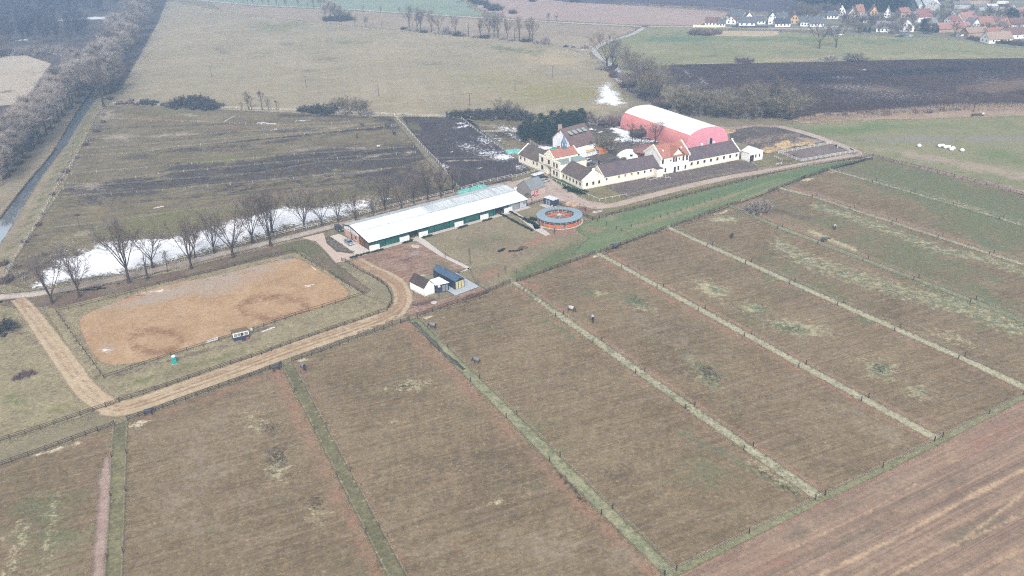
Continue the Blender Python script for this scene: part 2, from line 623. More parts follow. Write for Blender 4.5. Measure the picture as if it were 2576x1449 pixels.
sheet('east_pasture', [(1980, 318), (2030, 312), (2150, 303), (2330, 300), (2576, 292), (2750, 286), (2750, 540), (2576, 490), (2450, 456), (2337, 425), (2200, 390), (2130, 372), (2060, 345)], 3, m_rgreen, 4, 0,
      blobs={'grn': [('e', 2150, 325, 130, 14, -4, .8), ('e', 2400, 318, 200, 10, 0, .55), ('e', 2500, 385, 90, 18, 8, .7), ('e', 2300, 372, 60, 12, 0, .3)], 'pale': [('l', [(2270, 385), (2400, 410), (2576, 445)], 14, .75), ('e', 2230, 378, 70, 7, 8, .6)],
             'grey': [('e', 2320, 350, 260, 10, 0, .8), ('e', 2500, 350, 160, 8, 0, .8)], 'wht': [('e', 2245, 402, 14, 2, 10, .55), ('l', [(2515, 463), (2555, 476)], 2.2, .8)]})

# ---- left side of the channel
m_pfield = field('pale_stubble', (A(178, 164, 146), A(192, 178, 158), A(204, 190, 170)), 60, 10, .06, 1, layers=(('drk', A(128, 116, 106), 14, .3),), edge=(1.5, 8, 1))
sheet('pale_field', [(-400, 145), (0, 142), (60, 136), (130, 140), (140, 165), (95, 220), (60, 255), (30, 290), (-100, 330), (-500, 330)], 2, m_pfield, 8, 3, blobs={'drk': [('e', 15, 232, 40, 3, 5, .7), ('e', 5, 252, 25, 3, 5, .6), ('e', 8, 283, 40, 8, 0, .9)]})
m_woodfloor = field('woodland_floor', (A(86, 78, 76), A(102, 92, 86), A(118, 106, 96)), 20, 4, .18, 1, layers=(('snow', A(235, 238, 246), 9, .2),), edge=(2, 10, 1))
sheet('woodland_ground', [(-500, -40), (100, -40), (330, -30), (420, 0), (395, 60), (350, 140), (300, 230), (255, 215), (235, 200), (150, 260), (60, 380), (-60, 500), (-400, 640), (-500, 320), (60, 260), (130, 160), (60, 137), (0, 142), (-500, 146)], 3, m_woodfloor, 6, 4,
      blobs={'snow': [('l', [(150, 50), (170, 49), (225, 46), (275, 44)], 4, .8), ('l', [(40, 101), (85, 99)], 2.5, .65), ('e', 130, 14, 10, 2, 0, .6)]})
m_dike = field('dike_grass', (A(140, 126, 108), A(158, 144, 120), A(174, 160, 134)), 14, 2.5, .2, 1.8, layers=(('grn', A(122, 126, 92), 5, .3), ('grey', A(150, 140, 130), 6, .3)), edge=(.8, 3, .4))
sheet('dike_path', [(-120, 640), (0, 545), (62, 466), (135, 378), (190, 284), (238, 212), (246, 205), (225, 205), (200, 232), (150, 290), (90, 365), (40, 430), (-20, 480), (-200, 600)], 5, m_dike, 3, 1.5, blobs={'grn': [], 'grey': [('l', [(0, 520), (75, 430), (150, 320), (230, 215)], 5, .6)]})
sheet('dike_bank', [(-100, 740), (0, 616), (10, 601), (42, 549), (65, 511), (110, 439), (160, 374), (200, 309), (240, 252), (256, 222), (266, 235), (262, 262), (236, 300), (205, 345), (165, 420), (135, 490), (95, 570), (60, 630), (20, 690), (-60, 800)], 5, m_dike, 3, 1.5,
      blobs={'grn': [('l', [(0, 665), (60, 580), (115, 480), (165, 395), (225, 290), (258, 235)], 9, .75)], 'grey': []})
s_ = Mat('canal_water')
wv = s_.noise(.5, 3, .5)
gl_ = s_.n('ShaderNodeBsdfGlossy')
gl_.inputs['Roughness'].default_value = .03
gl_.inputs['Color'].default_value = (.9, .95, 1, 1)
s_.nt.links.new(s_.bump(wv, .02, .1), gl_.inputs['Normal'])
mx_ = s_.n('ShaderNodeMixShader')
mx_.inputs[0].default_value = .6
s_.nt.links.new(s_.diffuse((.16, .19, .21, 1)), mx_.inputs[1])
s_.nt.links.new(gl_.outputs[0], mx_.inputs[2])
m_water = s_.end(mx_.outputs[0])
wl = [(-90, 690), (0, 556), (62, 474), (135, 386), (147, 362), (190, 292), (240, 218), (249, 207)]
wr = [(258, 212), (254, 222), (240, 250), (200, 307), (170, 362), (160, 372), (110, 437), (65, 509), (42, 547), (10, 599), (0, 614), (-60, 730)]
g = MB()
rw = random.Random(3)
pts = []
for seq in (wl, wr):
    sp = spline(seq, 9)
    pts += [(x+rw.uniform(-1.2, 1.2), y+rw.uniform(-.8, .8)) for x, y in sp]
g.poly([P(x, y, .05) for x, y in pts][::-1])
o = g.build('canal_water', m_water)
o['kind'] = 'structure'

# ---- wet paddocks left of the farm
m_wet = field('wet_paddock', (A(106, 97, 78), A(132, 120, 95), A(156, 142, 114)), 16, 3, .2, 1.7,
              layers=(('mud', A(90, 82, 76), 5, .3), ('grn', A(126, 124, 84), 9, .35), ('pale', A(176, 160, 142), 5, .28), ('rust', A(146, 122, 96), 7, .35), ('dk', A(74, 67, 65), 5, .3), ('snow', A(242, 244, 250, 1.1), 2.6, .12)), edge=(.8, 4, .5),
              streak=[(R(13), 40, 1.8, A(150, 136, 116), .3), (R(13), 22, 2.0, A(92, 84, 74), .4)])
mudl = scat([(250, 482), (500, 458), (800, 410), (1030, 378)], 40, 90, 13, .85, 1)+scat([(330, 395), (700, 355), (1000, 318)], 14, 70, 5, .7, 2)+scat([(480, 440), (760, 405), (1040, 380)], 34, 80, 14, .95, 3)+scat([(420, 345), (800, 325), (1000, 310)], 10, 60, 4, .65, 4)+[ ('e', 960, 415, 120, 50, -8, 1.1), ('e', 780, 430, 120, 26, -8, .8), ('e', 1020, 450, 70, 30, -8, 1.0),
        ('l', [(230, 325), (600, 310), (900, 300)], 4, .5), ('l', [(170, 520), (550, 490), (1100, 440)], 5, .6), ('e', 980, 300, 60, 12, 0, .8), ('e', 1050, 470, 60, 25, 0, .9), ('e', 900, 480, 120, 16, -8, .7), ('e', 120, 655, 80, 40, -20, .7), ('l', [(700, 290), (1000, 296)], 6, .7)]
sheet('wet_paddock', [(262, 268), (330, 264), (560, 276), (935, 293), (990, 293), (1030, 350), (1075, 400), (1120, 450), (1150, 480), (1120, 494), (1000, 519), (900, 542), (800, 566), (700, 590), (560, 625), (430, 656), (300, 688), (85, 727), (10, 715), (40, 650), (100, 560), (160, 470), (210, 360), (240, 300)], 6, m_wet, 2.5, 1.5,
      blobs={'mud': mudl, 'dk': [('l', [(560, 360), (990, 318)], 3, .7)]+scat([(560, 440), (800, 402), (1030, 376)], 16, 70, 6, .6, 5)+scat([(560, 478), (1040, 425)], 12, 60, 6, .5, 6)+scat([(300, 462), (560, 440)], 8, 60, 5, .55, 7),
             'grn': [('e', 430, 560, 220, 36, -8, .85), ('e', 420, 280, 90, 12, 0, .6), ('e', 820, 500, 150, 14, -8, .7), ('e', 560, 400, 120, 12, -6, .7), ('e', 150, 690, 60, 20, 0, .4)],
             'pale': [('e', 300, 345, 50, 12, 0, .65), ('e', 270, 290, 40, 20, 0, .6), ('e', 230, 470, 50, 14, 0, .6), ('e', 430, 340, 90, 6, -4, .6), ('e', 850, 320, 70, 5, -4, .6), ('e', 780, 375, 90, 5, -6, .55), ('e', 900, 372, 70, 6, 0, .6), ('e', 940, 392, 40, 5, -10, .75), ('e', 1030, 385, 20, 5, -10, .75), ('e', 920, 432, 60, 7, -8, .65), ('e', 200, 590, 60, 12, -20, .5), ('e', 480, 290, 60, 6, 0, .55)],
             'rust': [('e', 380, 300, 90, 12, 0, .6), ('e', 250, 540, 40, 14, -10, .5), ('e', 600, 320, 120, 8, 0, .5), ('e', 300, 500, 50, 8, 0, .4)],
             'snow': [('l', [(645, 308), (690, 311), (700, 313)], 2.2, .7), ('l', [(740, 305), (782, 304)], 1.4, .8), ('e', 693, 325, 6, 4, 0, .6), ('l', [(380, 523), (412, 519)], 1.8, .7), ('l', [(470, 557), (455, 565)], 1.2, .7), ('e', 405, 612, 0.1, .1, 0, 0)]})
m_mud = field('black_mud', (A(72, 65, 65), A(86, 78, 77), A(104, 95, 92)), 12, 2.5, .22, 1.7,
              layers=(('grn', A(118, 112, 84), 8, .3), ('pale', A(178, 168, 156), 4, .25), ('snow', A(240, 242, 250, 1.1), 1.5, .14)), edge=(.8, 4, .5))
sheet('mud_paddock', [(1010, 293), (1130, 296), (1180, 302), (1215, 330), (1255, 365), (1300, 400), (1350, 440), (1300, 450), (1200, 472), (1160, 480), (1120, 440), (1060, 370)], 7, m_mud, 2, 1.5,
      blobs={'grn': [('e', 1040, 320, 26, 18, 30, .75), ('e', 1190, 470, 50, 8, -10, .5)], 'pale': [('l', [(1120, 405), (1260, 400)], 2, .65)],
             'snow': [('e', 1165, 318, 30, 4, -10, .6), ('e', 1160, 310, 14, 3, 0, .75), ('e', 1180, 370, 45, 14, 10, .42), ('e', 1230, 385, 50, 12, 0, .5), ('e', 1265, 395, 35, 10, 0, .75), ('e', 1120, 418, 14, 6, 20, .65), ('e', 1205, 422, 7, 2, 0, .75), ('e', 1220, 355, 35, 14, 20, .45), ('e', 1130, 382, 7, 2, 0, .8), ('e', 1310, 420, 25, 12, 0, .45)]})
sheet('small_paddock', [(1160, 296), (1330, 299), (1400, 330), (1330, 368), (1300, 376), (1260, 362), (1215, 328)], 7, m_wet, 2, 1.5,
      blobs={'mud': [('e', 1270, 340, 60, 14, 0, .8)], 'grn': [('e', 1230, 305, 60, 6, 0, .7)], 'pale': [('e', 1220, 315, 40, 6, 0, .5)], 'rust': [], 'dk': [],
             'snow': [('e', 1280, 325, 50, 10, 10, .5), ('e', 1180, 305, 10, 2, 0, .6), ('e', 1300, 345, 30, 10, 20, .5), ('e', 1250, 350, 30, 10, 20, .45)]})
m_lane0 = field('paddock_track', (A(120, 110, 96), A(140, 130, 110), A(158, 148, 124)), 8, 2, .2, 1.8, edge=(.5, 3, .4))
sheet('field_track', [(985, 294), (1004, 296), (1030, 325), (1070, 375), (1110, 420), (1160, 478), (1148, 484), (1115, 450), (1075, 404), (1040, 360), (1010, 325)], 8, m_lane0, 2, 1)
# snow by the avenue
s_ = Mat('old_snow')
nz = s_.math('ADD', s_.math('MULTIPLY', s_.noise(.2, 6, .75, vec=s_.mapping(R(-50), (1, .4, 1))), .5), s_.math('MULTIPLY', s_.noise(.9, 5, .75), .5))
k = s_.math('ADD', s_.mr(s_.attr('edge'), -2.5, 9, 0, 1.05), s_.math('MULTIPLY', s_.math('SUBTRACT', nz, .5), 3.4))
k2 = s_.math('SUBTRACT', k, s_.attr('thin'))
sn = s_.mix(s_.mr(s_.noise(.5, 4, .6), .3, .7), (.80, .81, .85, 1), (.88, .88, .90, 1))
m_snow = s_.end(s_.diffuse(sn), s_.mr(k2, .28, .58, 0, 1))
snow_px = [(82, 694), (85, 724), (175, 713), (300, 690), (425, 660), (525, 633), (644, 598), (756, 570), (869, 547), (956, 524), (1000, 505), (1010, 492), (976, 492), (919, 496), (856, 508), (781, 520), (706, 520), (644, 533), (600, 541), (550, 566), (450, 592), (400, 594), (340, 590), (270, 594), (212, 625), (172, 642), (166, 612), (158, 612), (140, 650), (125, 677)]
sheet('snow_patch', snow_px, 9, m_snow, 1.5, 3, blobs={'thin': [('e', 950, 510, 90, 14, -10, .55), ('l', [(250, 600), (430, 594)], 7, .45), ('e', 300, 600, 60, 16, 0, .45), ('e', 700, 560, 90, 20, -12, .22), ('e', 230, 625, 14, 8, 0, .6), ('e', 190, 640, 20, 8, 0, .5), ('e', 860, 530, 60, 14, -10, .32), ('l', [(600, 545), (700, 520)], 5, .4)]}, kind='stuff', label='thin white snow lying on the wet grass along the tree avenue')
# ------------------------------------------------------------------ ground near the farm and the paddocks
m_lawn = field('rough_lawn', (A(132, 120, 98), A(150, 138, 112), A(166, 152, 124)), 14, 2.5, .2, 2.0,
               layers=(('grn', A(116, 122, 88), 5, .3), ('red', A(166, 132, 112), 5, .3), ('mud', A(118, 100, 92), 4, .25), ('pale', A(205, 190, 172), 2.5, .22), ('straw', A(158, 146, 108), 5, .35)), edge=(.8, 4, .5),
               streak=(R(20), 14, 1.6, A(142, 126, 106), .4))
# avenue verge and leaf litter
m_litter = field('leaf_litter', (A(112, 96, 84), A(132, 114, 98), A(150, 134, 112)), 12, 2, .22, 2.2, layers=(('grn', A(116, 116, 84), 4, .3), ('red', A(120, 96, 84), 4, .3)), edge=(.8, 4, .5))
sheet('avenue_verge', [(-60, 762), (40, 752), (220, 728), (330, 704), (450, 672), (580, 640), (720, 606), (800, 588), (860, 570), (975, 533), (1110, 492), (1280, 450), (1340, 438), (1345, 430), (1200, 466), (1100, 490), (975, 522), (869, 553), (756, 578), (644, 606), (525, 640), (425, 667), (300, 697), (175, 720), (82, 732), (-60, 745)], 10, m_litter, 2, 1.2,
      blobs={'grn': [('l', [(300, 700), (650, 612), (860, 558), (1200, 470)], 5, .6)], 'red': []})
sheet('arena_verge', [(-40, 760), (100, 748), (300, 712), (450, 682), (560, 650), (740, 608), (770, 604), (800, 618), (842, 662), (880, 690), (930, 730), (920, 745), (830, 700), (740, 640), (560, 688), (360, 738), (150, 782), (120, 770), (40, 775)], 10, m_litter, 2, 1.2,
      blobs={'grn': [('e', 760, 628, 70, 26, 10, .9), ('e', 840, 690, 40, 30, 30, .7), ('e', 640, 650, 90, 10, -12, .6), ('e', 480, 690, 60, 6, -12, .45)], 'red': [('e', 230, 752, 90, 14, -8, .7), ('e', 130, 760, 30, 6, 0, .6), ('e', 430, 705, 80, 8, -12, .5)]})
m_dry = field('dry_meadow', (A(138, 126, 102), A(160, 148, 118), A(178, 166, 132)), 9, 1.4, .26, 2.0,
              layers=(('brn', A(122, 106, 92), 3.5, .3), ('grn', A(128, 130, 90), 6, .35), ('dkr', A(104, 86, 80), 3, .2)), edge=(.7, 3, .4))
sheet('west_meadow', [(-120, 768), (45, 762), (75, 800), (120, 860), (170, 930), (215, 990), (262, 1024), (200, 1052), (100, 1082), (-120, 1150)], 9, m_dry, 2, 1.2,
      blobs={'brn': [('e', 100, 860, 40, 12, 30, .5), ('e', 230, 1000, 30, 12, 30, .7), ('e', 30, 880, 50, 12, 0, .45), ('e', 180, 950, 26, 12, 40, .6), ('e', 40, 840, 50, 14, -10, .5)], 'grn': [('e', 40, 1010, 90, 30, 0, .5), ('e', 160, 1030, 60, 16, -10, .5), ('e', 20, 790, 30, 10, 0, .5)], 'dkr': [('e', 70, 760, 40, 6, 0, .6)]})
sheet('arena_meadow', [(105, 770), (147, 775), (240, 750), (740, 636), (760, 634), (835, 690), (920, 742), (975, 770), (980, 782), (930, 800), (840, 832), (750, 864), (655, 897), (550, 931), (420, 975), (300, 1016), (270, 1010), (225, 960), (170, 870)], 11, m_dry, 2, .8,
      blobs={'brn': [('l', [(150, 790), (200, 870), (250, 950)], 9, .65), ('l', [(280, 950), (450, 900), (650, 850)], 6, .6), ('e', 670, 826, 40, 8, -15, .8), ('e', 900, 770, 40, 14, 0, .4), ('l', [(290, 1000), (500, 945)], 4, .5), ('l', [(320, 965), (430, 940)], 4, .6)],
             'grn': [('l', [(300, 975), (450, 930), (620, 880)], 9, .55), ('e', 860, 740, 40, 20, 20, .4)], 'dkr': [('l', [(970, 735), (985, 765)], 6, .6)]})
# sand arena
m_arena = field('arena_sand', (A(172, 140, 106), A(190, 157, 121), A(205, 174, 140)), 10, 1.6, .13, 2.0,
                layers=(('wet', A(184, 166, 148), 5, .3), ('ring', A(154, 118, 90), 3.5, .4), ('pink', A(190, 154, 130), 6, .35), ('snow', A(236, 230, 226, 1.1), 2, .3), ('dk', A(130, 105, 86), 2, .25)), edge=(.5, 3, .3))
ring = []
for (x, y, rx, ry) in ((395, 858, 62, 27), (690, 775, 85, 28)):
    ring.append(('l', [(x+rx*math.cos(t), y+ry*math.sin(t)) for t in np.linspace(0, TAU, 20)], 12, .66))
arena_px = spline([(206, 796), (200, 815), (214, 858), (238, 896), (262, 914), (300, 918), (380, 905), (520, 862), (700, 806), (845, 762), (876, 742), (872, 728), (840, 702), (770, 660), (738, 650), (690, 658), (600, 680), (520, 698), (430, 715), (340, 740), (280, 765), (235, 782)], 4)
sheet('riding_arena', arena_px, 13, m_arena, 1.5, .8,
      blobs={'wet': [('e', 560, 704, 100, 32, -10, .95), ('e', 420, 740, 140, 20, -12, .9), ('e', 650, 678, 70, 16, -12, .8), ('e', 330, 765, 90, 12, -12, .6), ('e', 520, 735, 60, 14, 0, .7), ('e', 275, 770, 34, 9, -12, .8), ('e', 268, 880, 28, 16, 0, .75), ('e', 720, 652, 30, 9, 0, .6), ('l', [(450, 888), (560, 852), (700, 806)], 4, .65)], 'ring': ring, 'pink': [('e', 330, 750, 60, 12, -10, .7), ('e', 230, 840, 40, 20, 0, .5), ('e', 620, 700, 60, 14, -10, .6)],
             'snow': [('e', 262, 768, 18, 3.5, -12, .8), ('e', 262, 880, 14, 7, 0, .62), ('l', [(515, 866), (560, 852)], 2, .8), ('e', 370, 738, 16, 4, 0, .5), ('e', 400, 731, 26, 4, 0, .62)], 'dk': [('l', [(250, 760), (300, 752), (370, 740)], 3, .6), ('e', 560, 692, 16, 5, 0, .55), ('l', [(600, 690), (640, 678)], 2.5, .55), ('e', 515, 705, 20, 3, 0, .5)]})
# sand track
m_track = field('sandy_track', (A(182, 160, 130), A(200, 178, 148), A(214, 194, 166)), 8, 1.5, .13, 2.2, layers=(('red', A(178, 146, 120), 4, .35), ('dk', A(120, 96, 84), 2.5, .25), ('rut', A(164, 138, 110), 3.5, .35)), edge=(.5, 2.5, .35))
tr = spline([(45, 752), (75, 785), (115, 840), (165, 910), (212, 975), (255, 1012), (300, 1028), (360, 1014), (470, 975), (600, 930), (730, 882), (850, 841), (950, 806), (1004, 776), (1014, 745), (1000, 715), (968, 692), (930, 676), (890, 655)], 5)
wd = []
for i in range(len(tr)):
    t = i/(len(tr)-1)
    wd.append(3.9+1.6*math.sin(min(t*5, 1)*math.pi/2)+(1.6 if .3 < t < .72 else 0))
def off_px(line, off):
    c = [np.array(P(*q)[:2]) for q in line]
    o_ = []
    for i in range(len(c)):
        d = c[min(i+1, len(c)-1)]-c[max(i-1, 0)]
        d = d/np.linalg.norm(d)
        q = c[i]+np.array([-d[1], d[0]])*off
        o_.append(tuple(px([[q[0], q[1], 0]])[0]))
    return o_


sheet('sand_track', band(tr, wd), 14, m_track, .6, .8, world=True,
      blobs={'red': [('l', [(300, 1026), (380, 1006)], 6, .6), ('l', [(960, 800), (1010, 760), (1005, 720), (950, 685), (890, 655)], 14, .75), ('l', [(110, 845), (190, 940)], 4, .6), ('l', [(480, 960), (700, 880), (900, 812)], 3.5, .55), ('e', 55, 765, 20, 8, 30, .8)], 'dk': [('l', [(1008, 780), (985, 808), (900, 836)], 4, .6), ('l', [(760, 890), (880, 846)], 3, .5)], 'rut': [('l', off_px(tr, .85), 2.6, .85), ('l', off_px(tr, -.85), 2.6, .85), ('l', off_px(tr, 1.9)[30:], 2, .6)]})
# lawn, earth works round the long stable
m_earth = field('red_earth', (A(128, 104, 90), A(158, 130, 112), A(182, 156, 136)), 6, 1.6, .2, 2.0,
                layers=(('grn', A(136, 124, 94), 4, .3), ('mud', A(110, 88, 84), 3, .22), ('pale', A(214, 200, 186), 2.2, .2), ('red', A(176, 132, 108), 3, .3), ('grav', A(172, 152, 144), 3, .25)), edge=(.8, 3, .5),
                streak=[(R(28), 9, .8, A(124, 100, 92), .6), (R(28), 12, .9, A(196, 172, 152), .5)])
sheet('stable_lawn', [(1040, 600), (1140, 578), (1255, 540), (1330, 515), (1400, 512), (1470, 545), (1550, 580), (1600, 600), (1497, 640), (1403, 673), (1333, 700), (1285, 712), (1231, 735), (1200, 720), (1185, 680), (1120, 640), (1060, 612)], 11, m_lawn, 1.6, 1,
      blobs={'grn': [('e', 1400, 650, 130, 26, -24, .95), ('e', 1330, 680, 60, 18, -22, .9), ('e', 1240, 600, 60, 12, -12, .55), ('e', 1490, 600, 60, 14, -20, .45), ('e', 1330, 560, 30, 10, 0, .5), ('e', 1180, 605, 60, 10, 0, .4)], 'red': [('l', [(1340, 612), (1400, 588), (1470, 570), (1490, 552)], 12, .85), ('l', [(1265, 640), (1330, 615)], 9, .7), ('e', 1230, 690, 40, 16, -20, .6), ('e', 1230, 560, 40, 10, -10, .5), ('l', [(1190, 700), (1290, 655)], 8, .5)],
             'mud': [('e', 1160, 630, 24, 5, 20, .5), ('e', 1300, 640, 30, 5, 0, .5), ('e', 1225, 628, 20, 4, 0, .4)], 'pale': [('e', 1470, 557, 8, 2, 0, .6)], 'straw': [('e', 1130, 620, 40, 10, 0, .4)]})
sheet('earth_yard', [(893, 645), (960, 630), (1015, 612), (1060, 612), (1120, 645), (1180, 680), (1150, 684), (1090, 690), (1040, 700), (1040, 738), (1090, 752), (1130, 748), (1210, 720), (1230, 736), (1130, 768), (1050, 795), (1020, 796), (1030, 760), (1020, 730), (985, 710), (940, 686), (900, 668)], 12, m_earth, 1.4, 1,
      blobs={'grn': [('e', 1110, 672, 50, 20, 20, .8), ('e', 1070, 760, 40, 7, -10, .75), ('e', 970, 640, 40, 6, -10, .5), ('e', 1020, 725, 20, 8, 0, .55), ('e', 930, 655, 30, 6, 0, .4)], 'mud': [('l', [(1015, 770), (1060, 765), (1100, 750)], 7, .75), ('e', 1000, 650, 60, 8, 20, .5), ('l', [(1040, 790), (1100, 770), (1200, 738)], 4, .7), ('e', 950, 690, 30, 6, 25, .5), ('e', 1030, 650, 10, 5, 0, .6)],
             'pale': [('e', 1043, 620, 13, 6, 10, .9), ('e', 965, 684, 18, 4, 30, .8), ('e', 1070, 696, 24, 7, 0, .7), ('e', 1012, 733, 8, 4, 0, .7), ('e', 1010, 800, 12, 2.5, -15, .7), ('e', 1069, 640, 8, 2, 0, .6), ('e', 970, 645, 8, 4, 0, .5)], 'red': [('e', 1000, 637, 30, 6, 0, .6), ('e', 1120, 768, 60, 5, -15, .7), ('e', 1000, 700, 30, 20, 20, .6)], 'grav': [('e', 1045, 636, 20, 8, -20, .9), ('e', 975, 690, 16, 8, 30, .5)]})
# green training strip
m_green = field('green_strip', (A(108, 122, 88), A(118, 134, 96), A(132, 142, 106)), 14, 3, .14, 2.0,
                layers=(('pale', A(160, 150, 118), 4, .35), ('red', A(162, 136, 112), 3, .3), ('vivid', A(110, 128, 92), 8, .4)), edge=(.5, 2.5, .4), streak=(R(23), 40, 1.4, A(146, 144, 112), .45))
sheet('gallop_strip', [(1460, 556), (1491, 555), (1560, 536), (1633, 518), (1718, 496), (1810, 472), (1932, 443), (2032, 420), (2137, 405), (2195, 397), (2150, 412), (2083, 429), (2027, 448), (1956, 476), (1862, 511), (1745, 552), (1675, 576), (1577, 612), (1510, 636), (1440, 640), (1480, 600), (1450, 580)], 12, m_green, 1.6, .8,
      blobs={'pale': [('l', [(1510, 628), (1700, 566), (1860, 508), (1960, 470), (2080, 426)], 7, .8), ('l', [(1590, 572), (1830, 494)], 5, .6), ('l', [(1820, 500), (1930, 458), (2030, 432)], 4, .75), ('e', 1540, 548, 24, 10, -20, .55)], 'red': [('l', [(1500, 564), (1560, 588), (1640, 560), (1830, 500), (1840, 494)], 3.5, .7), ('e', 1490, 580, 36, 14, 10, .65), ('e', 1550, 550, 8, 5, 30, .6)], 'vivid': [('l', [(1560, 550), (1750, 502), (1930, 452), (2140, 410)], 10, .85)]})
# farm yard gravel and roads
m_gravel = field('gravel_yard', (A(182, 162, 148), A(196, 176, 162), A(208, 190, 176)), 10, 2, .09, 2.0, layers=(('dk', A(130, 114, 104), 3, .25), ('grn', A(136, 132, 104), 4, .3)), edge=(.4, 2, .3))
av = spline([(-60, 755), (0, 748), (100, 738), (217, 717), (325, 694), (450, 666), (575, 634), (644, 618), (719, 600), (790, 582), (844, 568), (910, 552), (969, 535), (1080, 505), (1200, 477), (1290, 459), (1335, 447)], 4)
m_av = field('avenue_road', (A(162, 146, 134), A(176, 160, 146), A(190, 175, 160)), 9, 1.8, .1, 2.0, layers=(('dk', A(122, 106, 94), 4, .3), ('lt', A(206, 194, 184), 6, .3)), edge=(.5, 2.5, .35))
sheet('avenue_road', band(av, 4.4), 12, m_av, 1.3, .7, world=True, blobs={'dk': [('e', 330, 694, 90, 6, 0, .5), ('e', 230, 715, 60, 5, 0, .5), ('l', [(900, 552), (1200, 478)], 5, .65)], 'lt': [('l', [(-60, 755), (110, 737)], 8, .8), ('l', [(500, 652), (760, 590), (850, 566)], 6, .6)]})
sheet('farm_yard', [(1258, 470), (1300, 452), (1370, 437), (1385, 440), (1395, 458), (1440, 483), (1452, 492), (1470, 505), (1520, 511), (1530, 520), (1480, 525), (1440, 510), (1400, 505), (1375, 500), (1330, 512), (1325, 518), (1290, 480)], 13, m_gravel, 1.3, .6,
      blobs={'dk': [('e', 1430, 497, 30, 5, 20, .5), ('e', 1400, 478, 30, 3, 20, .4), ('e', 1310, 485, 20, 5, 0, .5), ('e', 1460, 515, 30, 4, 0, .5)], 'grn': []})
fr = spline([(1440, 502), (1490, 518), (1540, 517), (1620, 497), (1720, 472), (1830, 447), (1932, 430), (2040, 411), (2120, 396), (2155, 388), (2150, 380), (2120, 368), (2060, 346), (2000, 328), (1960, 318)], 5)
sheet('farm_road', band(fr, [6.5 if i < 8 else 4.6 for i in range(len(fr))]), 14, m_gravel, 1.3, .6, world=True, blobs={'dk': [('e', 2150, 386, 24, 6, 0, .65), ('l', [(1440, 510), (1500, 522)], 5, .4)], 'grn': [('l', [(1700, 478), (1930, 431)], 1.2, .5)]})
er = spline([(2150, 388), (2220, 402), (2300, 420), (2400, 444), (2520, 472), (2650, 500)], 5)
m_pinkroad = field('field_road', (A(162, 138, 126), A(178, 154, 142), A(192, 170, 156)), 8, 1.6, .12, 2, layers=(('dk', A(126, 104, 98), 3, .3),), edge=(.7, 3, .5))
sheet('field_road', band(er, 5.5), 8, m_pinkroad, 1.6, 1, world=True, blobs={'dk': [('e', 2245, 403, 24, 2, 10, .7), ('e', 2340, 425, 30, 2, 10, .6), ('e', 2500, 465, 40, 3, 10, .5)]})
hr = spline([(1960, 318), (1900, 318), (1840, 322), (1800, 320)], 5)
sheet('hall_track', band(hr, 4.5), 8, m_pinkroad, 1.6, 1, world=True, blobs={'dk': []})
# courtyard and yard behind
m_court = field('courtyard_soil', (A(92, 84, 80), A(108, 99, 93), A(126, 116, 106)), 9, 2, .2, 1.6, layers=(('snow', A(244, 246, 250, 1.1), 3.5, .14), ('pale', A(168, 158, 146), 4, .25), ('grn', A(112, 112, 84), 4, .3)), edge=(1, 4, .6))
sheet('courtyard_ground', [(1300, 378), (1340, 368), (1400, 330), (1500, 312), (1560, 318), (1600, 330), (1720, 380), (1740, 395), (1640, 412), (1500, 432), (1430, 425), (1380, 410)], 8, m_court, 1.8, 1.5,
      blobs={'snow': [('e', 1570, 335, 40, 11, 22, 1.0), ('e', 1600, 352, 50, 8, 10, .75), ('e', 1565, 350, 30, 8, 0, .72), ('e', 1525, 355, 30, 5, 0, .55), ('e', 1680, 362, 22, 5, 20, .9), ('e', 1640, 350, 30, 6, 20, .6), ('e', 1490, 325, 12, 3, 20, .9), ('e', 1510, 332, 8, 2, 0, .7), ('e', 1370, 372, 24, 6, 0, .85), ('e', 1530, 372, 26, 7, 0, .55), ('e', 1590, 372, 18, 8, 0, .4), ('e', 1350, 385, 20, 4, 0, .5)], 'pale': [('e', 1480, 415, 40, 9, -10, .8), ('e', 1440, 405, 20, 6, 0, .6)], 'grn': [('e', 1520, 345, 30, 12, 0, .5)]})
m_run = field('bare_run', (A(104, 94, 90), A(120, 108, 102), A(136, 124, 114)), 9, 2.2, .17, 1.8, layers=(('pale', A(158, 144, 134), 3, .3), ('grn', A(132, 124, 92), 4, .3), ('dk', A(96, 86, 82), 4, .3)), edge=(.6, 3, .4))
sheet('stable_run', [(1517, 468), (1560, 460), (1640, 445), (1730, 429), (1850, 404), (1884, 406), (1905, 420), (1905, 429), (1830, 441), (1720, 463), (1620, 487), (1570, 497), (1545, 487)], 11, m_run, 1.5, .8, blobs={'pale': [('e', 1595, 457, 14, 3, 0, .6), ('e', 1730, 437, 20, 3, 0, .5), ('e', 1830, 425, 40, 3, -12, .5), ('e', 1590, 480, 50, 3, -12, .4)], 'grn': [('l', [(1570, 497), (1720, 463), (1905, 428)], 3, .6)], 'dk': [('e', 1640, 470, 50, 6, -12, .5), ('e', 1890, 408, 12, 4, 0, .7)]})
m_fgrass = field('farm_grass', (A(116, 112, 84), A(138, 130, 98), A(154, 144, 112)), 5, 1.5, .24, 2.2, layers=(('gold', A(150, 124, 76), 2, .25), ('grn', A(88, 104, 70), 3, .3), ('dk', A(100, 88, 78), 2, .3)), edge=(.4, 2, .3))
sheet('corner_lawn', [(1467, 476), (1480, 470), (1515, 466), (1530, 472), (1575, 496), (1578, 502), (1540, 512), (1515, 516), (1488, 505), (1440, 484)], 12, m_fgrass, 1.0, .4, blobs={'gold': [('e', 1513, 490, 16, 4, -5, .75)], 'grn': [], 'dk': [('e', 1530, 498, 20, 2, -10, .5)]})
